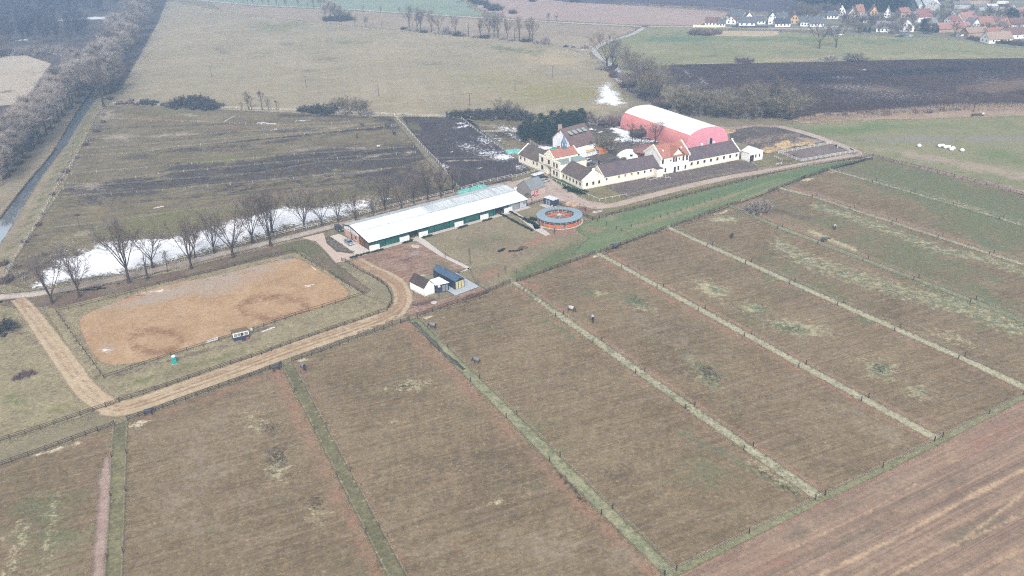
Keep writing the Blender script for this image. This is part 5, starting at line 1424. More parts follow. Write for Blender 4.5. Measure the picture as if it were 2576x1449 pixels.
def door(par, F_, side, p, w_, h_, L=0, D=0, mat=None, name='door', z=0.0, handle=True):
    def q(a, off, zz):
        return {'front': lambda: F_(a, -off, zz), 'back': lambda: F_(a, D+off, zz), 'left': lambda: F_(-off, a, zz), 'right': lambda: F_(L+off, a, zz)}[side]()
    g = MB()
    g.hexa([q(p-w_/2, -.02, z), q(p+w_/2, -.02, z), q(p+w_/2, .06, z), q(p-w_/2, .06, z)], [q(p-w_/2, -.02, z+h_), q(p+w_/2, -.02, z+h_), q(p+w_/2, .06, z+h_), q(p-w_/2, .06, z+h_)])
    o = g.build(name, mat or M_DWOOD, par)
    if handle:
        h = MB()
        h.tube(q(p+w_*.36, .06, z+1.0), q(p+w_*.36, .14, z+1.0), .03, .03, 5)
        h.build('handle', M_STEELW, o)
    return o


def chimney(par, F_, x, y, z0, z1, s=.6, mat=None):
    g = MB()
    fbox(g, F_, x-s/2, x+s/2, y-s/2, y+s/2, z0, z1)
    fbox(g, F_, x-s/2-.08, x+s/2+.08, y-s/2-.08, y+s/2+.08, z1, z1+.15)
    return g.build('chimney', mat or M_STONE, par)


def parapet(mb, F_, y0, y1, pts, x0, x1):
    """stepped gable wall coping standing over a roof edge: pts (y,z) outline, between x0 and x1"""
    n = len(pts)
    a = [F_(x0, y, z) for y, z in pts]
    b = [F_(x1, y, z) for y, z in pts]
    mb.poly(a[::-1]); mb.poly(b)
    for i in range(n):
        j = (i+1) % n
        mb.poly([a[i], a[j], b[j], b[i]])


def fixn(o):
    bm = bmesh.new()
    bm.from_mesh(o.data)
    bmesh.ops.recalc_face_normals(bm, faces=bm.faces)
    bm.to_mesh(o.data)
    bm.free()
    return o


M_GALV0 = plain('grey_flashing', A(150, 158, 164), .6, .15, 1)
# ---- 1. long stable barn
F1 = Fr((929.3, 629.5), (1325.8, 519.4))
D1 = F1.inv((864.2, 593.0))[1]
L1 = F1.L
ef1, eb1, rh1, rp1 = 3.0, 4.1, 5.1, .73
t = thing('stable_barn', 'long stable barn with white metal roof and dark green curtain wall', 'barn', F1.o)
s_ = Mat('white_sheet_roof')
rib = s_.n('ShaderNodeTexWave', wave_type='BANDS', bands_direction='X')
s_.nt.links.new(s_.mapping(-F1.rz), rib.inputs[0])
rib.inputs['Scale'].default_value = .9
st = s_.noise(1.0, 4, .6, vec=s_.mapping(-F1.rz, (.35, .08, .1)))
cc = s_.mix(s_.mr(st, .4, .7, 0, .5), (.74, .78, .82, 1), (.64, .70, .75, 1))
cc = s_.mix(1.0, cc, s_.mr(rib.outputs[1], 0, .3, .93, 1), 'MULTIPLY')
M_SHEET = s_.end(s_.pbr(cc, .45, spec=.4))
s_ = Mat('weathered_sheet_roof')
st = s_.noise(1.0, 5, .65, vec=s_.mapping(-F1.rz, (1.4, .12, .2)))
cc = s_.mix(s_.mr(st, .4, .66, 0, 1), A(224, 230, 232), A(172, 178, 178))
M_SHEETO = s_.end(s_.pbr(cc, .6, spec=.3))
s_ = Mat('green_curtain')
cc = s_.mix(s_.mr(s_.noise(1.0, 3, .6, vec=s_.mapping(-F1.rz, (.25, .25, .7))), .35, .68), A(28, 72, 72), A(30, 108, 92))
M_CURT = s_.end(s_.pbr(cc, .7, spec=.3))
M_BRICK = plain('pink_brick', A(206, 166, 150), .85, .12, .9)
M_WBOARD = plain('white_board', A(240, 240, 238), .6, .05, 1)
# body: gables and back in one, front wall in bays
g = MB()
g.poly([F1(0, D1, -.2), F1(0, D1, eb1), F1(L1, D1, eb1), F1(L1, D1, -.2)])
g.poly([F1(L1, 0, -.2), F1(L1, D1, -.2), F1(L1, D1, eb1), F1(L1, D1*rp1, rh1), F1(L1, 0, ef1)])
gw = D1*.40
zc = ef1+(rh1-ef1)*(gw/(D1*rp1))
g.poly([F1(0, gw, 2.6), F1(0, gw, zc-.05), F1(0, D1*rp1, rh1-.05), F1(0, D1, eb1-.05), F1(0, D1, 2.6)])
fixn(g.build('wall', M_WBOARD, t))
g = MB(); fbox(g, F1, -.04, .12, gw, D1, -.2, 2.6); g.build('brick_wall', M_BRICK, t)
g = MB()
g.poly([F1(0, 0, -.2), F1(0, 0, ef1-.05), F1(0, gw, zc-.05), F1(0, gw, -.2)])
tw_ = g.build('timber_wall', M_BRNWOOD, t)
door(t, F1, 'left', gw*.42, 2.2, 2.5, mat=M_DARKGL, name='glass_door')
door(t, F1, 'left', gw+(D1-gw)*.50, 1.1, 2.3, mat=M_BRNWOOD)
window(t, F1, 'left', gw+(D1-gw)*.22, 1.0, 1.0, 1.2, frame=M_BRNWOOD)
# writing on the gable: two curved lines of small dark letters round a horse-head emblem, too small to read
g = MB()
rl = random.Random(4)


def glyphs(mb, y0, y1, zf, n, hgt_):
    for i in range(n):
        y = y0+(y1-y0)*(i+.5)/n
        z = zf((i+.5)/n)
        wd_ = abs(y1-y0)/n*.62
        k = rl.choice((.75, 1, 1, .75))
        kind = rl.randrange(3)
        fbox(mb, F1, -.035, -.004, y-wd_/2, y-wd_/2+.05, z, z+hgt_*k)
        fbox(mb, F1, -.035, -.004, y-wd_/2, y+wd_/2, z+(hgt_*k-.06 if kind else 0), z+(hgt_*k if kind else .06))
        if kind == 2:
            fbox(mb, F1, -.035, -.004, y+wd_/2-.05, y+wd_/2, z, z+hgt_*k)


yc = gw+(D1-gw)*.52
glyphs(g, yc+1.9, yc-1.5, lambda u: 3.75+.42*math.sin(math.pi*u)-.35*u, 14, .26)
glyphs(g, yc+3.7, yc+.75, lambda u: 2.95+.12*u, 13, .26)
glyphs(g, yc-.75, yc-3.6, lambda u: 2.95-.1*u, 12, .26)
g.build('lettering', plain('sign_grey', A(120, 122, 130), .7), t)
g = MB()
em = [(.05, 2.35), (.28, 2.45), (.22, 2.75), (.38, 3.0), (.42, 3.2), (.2, 3.45), (.02, 3.62), (-.18, 3.5), (-.3, 3.28), (-.16, 3.1), (-.12, 2.8), (-.2, 2.5)]
a_ = [F1(-.045, yc+y, z) for y, z in em]
b_ = [F1(-.005, yc+y, z) for y, z in em]
g.poly(a_); g.poly(b_[::-1])
for i in range(len(em)):
    j = (i+1) % len(em)
    g.poly([a_[i], b_[i], b_[j], a_[j]])
fixn(g.build('emblem', plain('sign_black', A(40, 40, 46), .6), t))
# front bays
bays = [0, .055]+[.055+.0945*k for k in range(1, 9)]+[.86, .935, 1.0]
op = [(F1.inv((1031, 603))[0]/L1, F1.inv((1054, 597))[0]/L1), (F1.inv((1249, 543))[0]/L1, F1.inv((1268, 537.5))[0]/L1)]
solid = []
x = 0.0
for a, b in op:
    solid.append((x, a)); x = b
solid.append((x, .875))
for a, b in solid:
    g = MB(); fbox(g, F1, a*L1, b*L1, -.02, .1, .15, ef1-.02); g.build('curtain_wall', M_CURT, t)
for a, b in op:
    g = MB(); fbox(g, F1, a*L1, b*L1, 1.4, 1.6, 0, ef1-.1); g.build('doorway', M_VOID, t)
    g = MB(); fbox(g, F1, a*L1, b*L1, -.03, .11, 2.35, ef1-.02); g.build('curtain_header', M_CURT, t)
M_MESH = plain('grey_mesh_panel', A(150, 150, 152), .7, .15, 1)
M_MESHL = plain('pale_mesh_panel', A(188, 190, 194), .7, .1, 1)
g = MB(); fbox(g, F1, .875*L1, .945*L1, -.02, .1, .1, ef1-.02); g.build('mesh_panel', M_MESH, t, )
g = MB(); fbox(g, F1, .948*L1, L1-.1, -.02, .1, .1, ef1-.02); pnl = g.build('mesh_panel', M_MESHL, t)
g = MB()
ec = F1((.982)*L1, -.06, 1.75)
a_ = [ec+F1.u*(.75*math.cos(q)*(1+.15*math.sin(3*q)))+Vector((0, 0, .55*math.sin(q)*(1+.2*math.cos(2*q)))) for q in np.linspace(0, TAU, 15)[:-1]]
g.poly(a_); g.poly([p+F1.n*.03 for p in a_][::-1])
g.build('round_emblem', plain('emblem_grey', A(132, 136, 146), .7), pnl)
M_POST = plain('dark_green_post', A(30, 50, 54), .5, .1, 1)
for b in (0.002, .093, .19, .287, .384, .48, .578, .672, .768, .863, .945, .997):
    g = MB(); fbox(g, F1, b*L1-.1, b*L1+.1, -.12, .0, 0, ef1); g.build('post', M_POST, t)
g = MB()
slab(g, [F1(-.3, -.55, ef1-.12), F1(L1+.3, -.55, ef1-.12), F1(L1+.3, D1*.42, ef1+(rh1-ef1)*.42/rp1+.02), F1(-.3, D1*.42, ef1+(rh1-ef1)*.42/rp1+.02)], .14)
rf = g.build('roof', M_SHEET, t)
g = MB()
z42 = ef1+(rh1-ef1)*.42/rp1
slab(g, [F1(-.3, D1*.41, z42+.16), F1(L1*.42, D1*.41, z42+.16), F1(L1*.42, D1*rp1, rh1+.1), F1(-.3, D1*rp1, rh1+.1)], .12)
g.build('upper_roof', M_SHEET, t)
g = MB()
slab(g, [F1(L1*.42, D1*.41, z42+.16), F1(L1+.3, D1*.41, z42+.16), F1(L1+.3, D1*rp1, rh1+.1), F1(L1*.42, D1*rp1, rh1+.1)], .12)
g.build('skylight_roof', M_SHEETO, t)
g = MB()
slab(g, [F1(-.3, D1*rp1, rh1+.1), F1(L1+.3, D1*rp1, rh1+.1), F1(L1+.3, D1+.4, eb1-.02), F1(-.3, D1+.4, eb1-.02)], .12)
g.build('rear_roof', M_SHEETO, t)
g = MB()   # dark verge trim of the gable
vp = [(-.6, ef1-.16), (D1*rp1, rh1+.06), (D1+.42, eb1-.06)]
for (y0, z0), (y1, z1) in zip(vp[:-1], vp[1:]):
    g.hexa([F1(-.42, y0, z0-.22), F1(-.32, y0, z0-.22), F1(-.32, y1, z1-.22), F1(-.42, y1, z1-.22)], [F1(-.42, y0, z0+.16), F1(-.32, y0, z0+.16), F1(-.32, y1, z1+.16), F1(-.42, y1, z1+.16)])
g.build('verge_trim', plain('black_trim', A(42, 48, 54), .5), t)
g = MB(); g.tube(F1(-.3, D1*.415, z42+.30), F1(L1+.3, D1*.415, z42+.30), .09, .09, 5); g.build('ridge_flashing', M_GALV0, t)
g = MB(); g.tube(F1(-.3, -.62, ef1-.12), F1(L1+.3, -.62, ef1-.12), .08, .08, 6); g.build('gutter', plain('black_trim', A(42, 48, 54), .5), t)
g = MB(); fbox(g, F1, -.1, L1+.2, -2.1, -.13, .02, .12); g.build('plinth', m_pave, t)
# white boards in front of the stable
for i, (a, b) in enumerate([((930, 632), (955.7, 626.5)), ((1006, 611), (1030.4, 604.5)), ((1054, 598.5), (1077, 592.5)), ((1144, 573), (1166, 567.5)), ((1208.5, 554.5), (1229, 549)), ((1268.5, 537.5), (1289, 531.5))]):
    f = Fr(a, b)
    t2 = thing('partition_board', 'white board screen before the green stable wall, %s from the left' % nth(i), 'screen', f.o, group='white screens along the stable')
    g = MB(); fbox(g, f, 0, f.L, -.05, .05, .15, 1.95); g.build('panel', M_WBOARD, t2)
    for xx in (.1, f.L-.1):
        g = MB(); fbox(g, f, xx-.05, xx+.05, .052, .14, 0, 1.9); g.build('post', M_POST, t2)

# ---- 2. shed with red doors
F2 = Fr((1336.1, 497.2), (1371.5, 486.3))
D2 = F2.inv((1304.2, 484))[1]
L2 = F2.L
t = thing('stone_shed', 'small rendered shed with grey slate roof and peeling red doors', 'shed', F2.o)
gable_walls(F2, L2, D2, 3.1, 3.1, 5.9).build('wall', M_GREYW, t)
g = MB(); fbox(g, F2, .02, L2-.02, -.04, .0, 0, 3.1); g.build('front_render', M_PINKW, t)
gable_roof(F2, L2, D2, 3.1, 3.1, 5.9, ov=.3, og=.2).build('roof', M_GREYR, t)
s_ = Mat('peeling_red_paint')
cc = s_.mix(s_.mr(s_.noise(1.8, 4, .7), .5, .56), A(178, 62, 66), A(226, 210, 206))
M_REDD = s_.end(s_.pbr(cc, .7))
for xx in (2.1, 3.25):
    door(t, F2, 'front', xx+.1, 1.1, 2.5, mat=M_REDD, name='door').location += F2.n*-.045
window(t, F2, 'front', .95, .55, .8, .5, proud=.09)
# ---- 3. farm quadrangle: left wing, gatehouse, gabled wing
def z1(x, y):
    return (1288+.125*x, 347.8+.125*y)


def z2(x, y):
    return (1577.8+.1375*x, 347.8+.1375*y)


def z3(x, y):
    return (1384.6+.1876*x, 257.6+.1876*y)


Fa = Fr(z1(135, 482), z1(545, 648))
Da = 10.5
t = thing('left_wing', 'low cream farm wing with dark tiled roof left of the gatehouse', 'building', Fa.o)
Lw = Fa.L
gable_walls(Fa, Lw, Da, 3.9, 3.9, 7.2).build('wall', M_CREAM, t)
gable_roof(Fa, Lw, Da, 3.9, 3.9, 7.2, og=.0, trim0=.35, trim1=.3).build('roof', M_SLATE, t)
g = MB()
parapet(g, Fa, 0, Da, [(-.3, 3.4), (-.3, 4.0), (Da/2, 7.75), (Da+.3, 4.0), (Da+.3, 3.4), (Da/2, 7.0)], -.25, .3)
fixn(g.build('gable_coping', M_WFRAME, t))
for xx in (.11, .31, .74, .91):
    window(t, Fa, 'front', Lw*xx, 1.9, .75, 1.1)
Fb = Fr(z1(545, 648), z1(962, 838))
Lb = Fb.L
Db = 13.5
t = thing('gatehouse', 'cream two-storey gatehouse with arched gate, red ridge roof and blue turret', 'building', Fb.o)
hb = 7.0
g = MB()
ax0, ax1, az = Lb*.42, Lb*.60, 3.9
# front wall around the arch
arch = [(ax0, 0)]+[((ax0+ax1)/2-(ax1-ax0)/2*math.cos(q), 2.5+(ax1-ax0)/2*math.sin(q)) for q in np.linspace(0, math.pi, 11)]+[(ax1, 0)]
for y, flip in ((0.0, False),):
    left = [Fb(0, y, -.2), Fb(ax0, y, -.2)]+[Fb(x, y, z) for x, z in arch[:7]]+[Fb((ax0+ax1)/2, y, hb-.4), Fb(0, y, hb-.4)]
    right = [Fb(ax1, y, -.2), Fb(Lb, y, -.2), Fb(Lb, y, hb-.4), Fb((ax0+ax1)/2, y, hb-.4)]+[Fb(x, y, z) for x, z in arch[6:]]
    g.poly(left); g.poly(right)
for i in range(len(arch)-1):
    (x0, za), (x1, zb) = arch[i], arch[i+1]
    g.poly([Fb(x0, 0, za), Fb(x1, 0, zb), Fb(x1, 3.2, zb), Fb(x0, 3.2, za)])
g.poly([Fb(0, 0, -.2), Fb(0, 0, hb-.4), Fb(0, Db, hb-.4), Fb(0, Db, -.2)])
g.poly([Fb(Lb, 0, -.2), Fb(Lb, Db, -.2), Fb(Lb, Db, hb-.4), Fb(Lb, 0, hb-.4)])
g.poly([Fb(0, Db, -.2), Fb(0, Db, hb-.4), Fb(Lb, Db, hb-.4), Fb(Lb, Db, -.2)])
fixn(g.build('wall', M_CREAM, t))
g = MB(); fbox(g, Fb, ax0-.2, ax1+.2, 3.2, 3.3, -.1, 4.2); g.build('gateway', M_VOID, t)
# parapet with raised middle and side returns
g = MB()
pr = [(0, hb-.42), (Lb, hb-.42), (Lb, hb+.35), (Lb*.66, hb+.45), (Lb*.66, hb+1.0), (Lb*.36, hb+1.0), (Lb*.36, hb+.45), (0, hb+.5)]
a_ = [Fb(x, -.06, z) for x, z in pr]
b_ = [Fb(x, .3, z) for x, z in pr]
g.poly(a_); g.poly(b_[::-1])
for i in range(len(pr)):
    j = (i+1) % len(pr)
    g.poly([a_[i], b_[i], b_[j], a_[j]])
fixn(g.build('parapet', M_CREAM, t))
g = MB()
fbox(g, Fb, -.05, Lb+.05, -.16, -.002, 3.75, 3.95)
fbox(g, Fb, ax0-1.0, ax1+1.2, -.7, -.18, 4.05, 4.3)
g.build('cornice', M_STONE, t)
g = MB()
fbox(g, Fb, ax0-.7, ax0-.08, -.14, -.01, 0, 4.0); fbox(g, Fb, ax1+.08, ax1+.7, -.14, -.01, 0, 4.0)
g.build('pilaster', M_CREAM, t)
for xx, zz in ((.17, 4.7), (.49, 4.9), (.17, 1.3)):
    window(t, Fb, 'front', Lb*xx, zz, 1.3, 1.7, bars=(1, 1), proud=.08)
for xx in (.73, .87):
    for zz in (4.6, 1.2):
        window(t, Fb, 'front', Lb*xx, zz, .85, 1.7, bars=(1, 2), proud=.08)
# roofs
g = MB(); fbox(g, Fb, Lb*.55, Lb+.25, .32, Db+.3, hb-.5, hb-.3); g.build('green_roof', M_GREENR, t)
g = MB(); fbox(g, Fb, .05, Lb*.2, .32, Db, hb-.5, hb-.3); g.build('flat_roof', M_GREENR, t)
Fr_ = Fb.sub(Lb*.20, .9, hb-.4)
gable_walls(Fr_, Lb*.42, Db-1.0, 1.2, 1.2, 3.4, axis='y').build('attic_wall', M_CREAM, t)
rr = gable_roof(Fr_, Lb*.42, Db-1.0, 1.2, 1.2, 3.4, axis='y', og=-.15, ov=.3).build('red_roof', M_RED, t)
g = MB()
Lr = Lb*.42
pz = [(-.4, 1.0), (-.4, 1.3), (Lr/2, 3.95), (Lr+.4, 1.3), (Lr+.4, 1.0)]
for y0 in (-.12, Db-1.2):
    a_ = [Fr_(x, y0, z) for x, z in pz]; b_ = [Fr_(x, y0+.28, z) for x, z in pz]
    g.poly(a_); g.poly(b_[::-1])
    for i in range(5):
        j = (i+1) % 5
        g.poly([a_[i], b_[i], b_[j], a_[j]])
fixn(g.build('pediment', M_CREAM, t))
tx, ty = Lb*.20+Lr*.5, Db*.62
M_BLUEG = plain('blue_grey_lead', A(110, 128, 150), .6, .12, 1.5)
g = MB()
fbox(g, Fb, tx-.9, tx+.9, ty-.9, ty+.9, hb+1.8, hb+3.6)
tr_ = g.build('turret', M_BLUEG, t)
g = MB()
for dx in (-.7, .7):
    for dy in (-.7, .7):
        fbox(g, Fb, tx+dx-.14, tx+dx+.14, ty+dy-.14, ty+dy+.14, hb+3.6, hb+5.4)
g.build('belfry', M_BLUEG, tr_)
g = MB()
apx = Fb(tx, ty, hb+9.4)
cr = [Fb(tx+1.15*math.cos(q)*1.1, ty+1.15*math.sin(q)*1.1, hb+5.4) for q in np.linspace(0, TAU, 9)[:-1]]
mid = [Fb(tx+.42*math.cos(q), ty+.42*math.sin(q), hb+7.2) for q in np.linspace(0, TAU, 9)[:-1]]
for i in range(8):
    j = (i+1) % 8
    g.poly([cr[i], cr[j], mid[j], mid[i]]); g.poly([mid[i], mid[j], apx])
g.poly(cr[::-1])
g.tube(apx-Vector((0, 0, .3)), apx+Vector((0, 0, 1.2)), .05, .03, 5)
g.build('spire', M_BLUEG, tr_)
chimney(t, Fb, Lb*.24, Db*.55, hb+.6, hb+3.2, .8, plain('brick_stack', A(176, 110, 98), .85, .15, 2))
chimney(t, Fb, Lb*.93, Db*.42, hb-.3, hb+1.5, .5, M_WFRAME)
# gabled wing (c): gable faces the lower right
C = P(*z1(1418, 1045)); E = P(*z1(1840, 960))
Fc = Fr(C, E)
Lc = Fc.L
Dc = Fc.inv(z1(962, 838))[1]
t = thing('gabled_wing', 'cream wing with dark tiled roof and shaped white gable facing the yard', 'building', Fc.o)
gable_walls(Fc, Lc, Dc, 3.8, 3.8, 7.2, axis='y').build('wall', M_CREAM, t)
gable_roof(Fc, Lc, Dc, 3.8, 3.8, 7.2, axis='y', og=0, trim0=.3).build('roof', M_SLATE, t)
g = MB()
pz = [(-.35, 3.5), (-.35, 4.1), (Lc*.5-.5, 7.25), (Lc*.5-.5, 8.2), (Lc*.5+.5, 8.2), (Lc*.5+.5, 7.25), (Lc+.35, 4.1), (Lc+.35, 3.5), (Lc*.5, 6.9)]
a_ = [Fc(x, -.12, z) for x, z in pz]; b_ = [Fc(x, .3, z) for x, z in pz]
for q in (a_, b_):
    g.poly(q[:5]+[q[8]] if False else [q[0], q[1], q[2], q[8]]); g.poly([q[2], q[3], q[4], q[5], q[8]]); g.poly([q[5], q[6], q[7], q[8]])
for i in range(9):
    j = (i+1) % 9
    g.poly([a_[i], b_[i], b_[j], a_[j]])
fixn(g.build('gable_coping', M_WFRAME, t))
for xx in (.21, .51, .79):
    window(t, Fc, 'front', Lc*xx, 1.5, .85, 1.2)
for k in range(6):
    window(t, Fc, 'left', 1.8+(Dc-3.5)*k/5, 1.5, .8, 1.15)
# front lawn rail etc later. long peach wing (d)
Fd = Fr(E, P(*z2(592, 672)))
Ld = Fd.L
Dd = 10.0
t = thing('long_wing', 'long low peach wing with violet tiled roof between gabled wing and red-roofed house', 'building', Fd.o)
gable_walls(Fd, Ld, Dd, 3.9, 3.9, 7.3).build('wall', M_CREAMP, t)
gable_roof(Fd, Ld, Dd, 3.9, 3.9, 7.3, og=0, trim0=.2, trim1=.2).build('roof', M_SLATEV, t)
for k, zx in enumerate((1900, 2150, 2275, 2397, 2520)):
    xx = Fd.inv(z1(zx, 960-.2*(zx-1840)))[0]
    window(t, Fd, 'front', xx, 2.3, .7, .75, bars=(0, 0))
for k, zx in enumerate((180, 290, 398)):
    xx = Fd.inv(z2(zx, 780-.22*zx))[0]
    window(t, Fd, 'front', xx, 2.3, .7, .75, bars=(0, 0))
g = MB()
for k in range(9):   # blind arches left and right of the small windows
    xx = Ld*(.06+.106*k)
    fbox(g, Fd, xx-.07, xx+.07, -.06, -.002, 0, 2.8)
g.build('pilaster', M_CREAM, t)
chimney(t, Fd, 1.2, Dd*.55, 6.6, 9.0, .7, M_DWOOD)
# small annex (e)
Fe = Fr(z2(545, 725), z2(650, 705))
t = thing('flat_annex', 'small cream annex with dark flat roof at the corner of the red-roofed house', 'annex', Fe.o)
De = 3.8
g = MB(); fbox(g, Fe, 0, Fe.L, 0, De, -.2, 3.6); g.build('wall', M_CREAM, t)
g = MB(); fbox(g, Fe, -.12, Fe.L+.12, -.12, De+.1, 3.6, 3.78); g.build('roof', plain('moss_felt', A(96, 98, 92), .9, .2, 1), t)
# central house (f)
Ff = Fr(z2(592, 672), z2(1112, 577))
Lf, Df, hf = Ff.L, 11.5, 7.4
t = thing('farmhouse', 'two-storey white farmhouse with red tiled roof and front gable', 'house', Ff.o)
gable_walls(Ff, Lf, Df, hf, hf, 11.0).build('wall', M_WHITEW, t)
rf = gable_roof(Ff, Lf, Df, hf, hf, 11.0, og=-.1, ov=.6).build('roof', M_RED, t)
g = MB()
for x0, x1 in ((-.12, .35), (Lf-.35, Lf+.12)):
    parapet(g, Ff, 0, Df, [(-.9, hf-.9), (-.9, hf+.15), (-.2, hf+.45), (Df/2-.3, 11.7), (Df/2+.3, 11.7), (Df+.2, hf+.45), (Df+.9, hf+.15), (Df+.9, hf-.9), (Df/2, 10.6)], x0, x1)
fixn(g.build('gable_coping', M_CREAM, t))
cx0, cx1 = Lf*.36, Lf*.80
Fg = Ff.sub(cx0, -.06, 0)
Lg = cx1-cx0
g = MB()
rg = hf+3.2
g.poly([Fg(0, 0, hf-1.2), Fg(Lg, 0, hf-1.2), Fg(Lg, 0, hf), Fg(Lg/2, 0, rg), Fg(0, 0, hf)])
g.build('front_gable', M_CREAM, t)
g = MB()
sl = (rg-hf)/(Lg/2)
slab(g, [Fg(-.5, -.9, hf-.5*sl+.12), Fg(Lg/2, -.9, rg+.12), Fg(Lg/2, Df*.5, rg+.12), Fg(-.5, .2, hf-.5*sl+.12)], .16)
slab(g, [Fg(Lg/2, -.9, rg+.12), Fg(Lg+.5, -.9, hf-.5*sl+.12), Fg(Lg+.5, .2, hf-.5*sl+.12), Fg(Lg/2, Df*.5, rg+.12)], .16)
slab(g, [Fg(-.3, Df+.8, hf-.3*sl+.12), Fg(Lg/2, Df+.8, rg+.12), Fg(Lg/2, Df*.5, rg+.12), Fg(-.3, Df-.2, hf-.3*sl+.12)], .16)
slab(g, [Fg(Lg/2, Df+.8, rg+.12), Fg(Lg+.3, Df+.8, hf-.3*sl+.12), Fg(Lg+.3, Df-.2, hf-.3*sl+.12), Fg(Lg/2, Df*.5, rg+.12)], .16)
g.build('gable_roof', M_RED, t)
g = MB()
for k in range(4):
    xx = Lg*(.60+.11*k)
    zz = hf+(rg-hf)*(1-abs(xx/Lg-.5)*2)
    g.tube(Fg(xx, -.85, zz-.05), Fg(xx, .05, zz-.35), .09, .09, 4)
g.build('bracket', M_DWOOD, t)
for zx, zz, ww, hh in ((638, 4.6, .75, 2.0), (838, 4.7, .7, 1.9), (882, 4.7, .7, 1.9), (936, 5.2, .4, 1.0), (1012, 4.6, .75, 2.0), (1076, 4.6, .75, 2.0), (780, 5.4, .75, .4), (693, .9, .7, 1.6), (930, .8, .7, 1.6), (1060, .8, .7, 1.6)):
    xx = Ff.inv(z2(zx, 672-.183*(zx-592)))[0]
    window(t, Ff, 'front', xx, zz, ww, hh, bars=(1 if ww > .6 else 0, 1), proud=.1)
door(t, Ff, 'front', Ff.inv(z2(866, 622))[0], 1.1, 2.4)
for xx, yy in ((.22, .25), (.86, .25)):
    g = MB()
    zz = hf+(11.0-hf)*yy*2
    slab(g, [Ff(Lf*xx-.35, Df*yy-.4, zz-.25+.17), Ff(Lf*xx+.35, Df*yy-.4, zz-.25+.17), Ff(Lf*xx+.35, Df*yy+.4, zz+.25+.17), Ff(Lf*xx-.35, Df*yy+.4, zz+.25+.17)], .06)
    g.build('skylight', M_STEELW, rf)
# right long wing (g)
Fh = Fr(z2(1114, 577), z2(2042, 392))
Lh, Dh = Fh.L, 10.5
t = thing('east_wing', 'long cream wing with dark violet roof right of the red-roofed house', 'building', Fh.o)
gable_walls(Fh, Lh, Dh, 4.0, 4.0, 7.4).build('wall', M_CREAM, t)
gable_roof(Fh, Lh, Dh, 4.0, 4.0, 7.4, og=0, trim0=.2, trim1=.3).build('roof', M_SLATEV, t)
g = MB()
parapet(g, Fh, 0, Dh, [(-.4, 3.5), (-.4, 4.2), (Dh/2-.4, 7.7), (Dh/2-.4, 8.4), (Dh/2+.4, 8.4), (Dh/2+.4, 7.7), (Dh+.4, 4.2), (Dh+.4, 3.5), (Dh/2, 7.0)], Lh-.3, Lh+.15)
fixn(g.build('gable_coping', M_WFRAME, t))
for zx in (1170, 1285, 1405, 1524, 1642, 1760, 1876, 1990):
    xx = Fh.inv(z2(zx, 577-.2*(zx-1114)))[0]
    window(t, Fh, 'front', xx, 1.75, .95, 1.15)
for xx in (.42, .66):
    chimney(t, Fh, Lh*xx, Dh*.6, 6.8, 8.0, .8, M_WFRAME)
# white end annex (h)
Fi = Fr(z2(2225, 437), z2(2470, 388))
Li, Di = Fi.L, Fi.inv(z2(2045, 391))[1]
t = thing('white_annex', 'white gabled annex with pale metal roof and dark garage door at the wing end', 'annex', Fi.o)
gable_walls(Fi, Li, Di, 4.0, 4.0, 5.4, axis='y').build('wall', M_WHITEW, t)
gable_roof(Fi, Li, Di, 4.0, 4.0, 5.4, axis='y', og=.05, ov=.25).build('roof', M_SHEET, t)
door(t, Fi, 'front', Li*.19, 2.3, 2.9, mat=M_DARKGL, name='garage_door', handle=False)
window(t, Fi, 'front', Li*.48, 1.6, .55, 1.3); window(t, Fi, 'front', Li*.76, 1.6, .55, 1.3)

# ---- 4. white mill house behind the gate
Fm = Fr(z3(255, 672), z3(560, 585))
Lm = Fm.L
Dm = 11.0
t = thing('mill_house', 'old whitewashed house with steep brown roof and four grey dormers', 'house', Fm.o)
hm, rm = 5.0, 9.9
gable_walls(Fm, Lm, Dm, hm, hm, rm).build('wall', M_OLDW, t)
sf = (rm-hm)/(Dm/2)
g = MB()
slab(g, [Fm(-.5, -3.0, hm-2.6), Fm(Lm+.3, -3.0, hm-2.6), Fm(Lm+.3, Dm/2, rm), Fm(-.5, Dm/2, rm)], .18)
slab(g, [Fm(-.5, Dm/2, rm), Fm(Lm+.3, Dm/2, rm), Fm(Lm+.3, Dm+.6, hm-.6*sf), Fm(-.5, Dm+.6, hm-.6*sf)], .18)
rf = g.build('roof', M_BROWNR, t)
sg = (rm-(hm-2.6))/(Dm/2+3.0)
for k in range(4):
    xx = Lm*(.2+.2*k)
    y0, y1 = Dm*.16, Dm*.36
    zz = hm-2.6+(y0+3)*sg
    g = MB()
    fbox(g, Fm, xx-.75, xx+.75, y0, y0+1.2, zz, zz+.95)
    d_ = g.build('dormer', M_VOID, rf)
    g = MB()
    slab(g, [Fm(xx-1.0, y0-.5, zz+.95), Fm(xx+1.0, y0-.5, zz+.95), Fm(xx+1.0, y0+2.1, zz+2.0), Fm(xx-1.0, y0+2.1, zz+2.0)], .1)
    g.build('dormer_roof', M_GREENR, rf)
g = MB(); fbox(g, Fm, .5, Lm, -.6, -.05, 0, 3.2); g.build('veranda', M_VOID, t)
for k in range(5):
    g = MB(); fbox(g, Fm, .2+(Lm-.6)*k/4-.1, .2+(Lm-.6)*k/4+.1, -2.7, -2.5, 0, hm-2.45); g.build('post', M_DWOOD, t)
chimney(t, Fm, .6, Dm*.62, rm-2, rm+1.6, 1.3, plain('tan_stack', A(188, 164, 146), .9, .15, 2))
# ---- 5. tents and canopies
M_TENT = plain('white_canvas', (.82, .82, .82, 1), .7, .04, .5)
M_TENTY = plain('yellow_canvas', A(232, 190, 108), .7, .08, .5)
M_TENTO = plain('orange_canvas', A(206, 138, 92), .7, .12, .5)


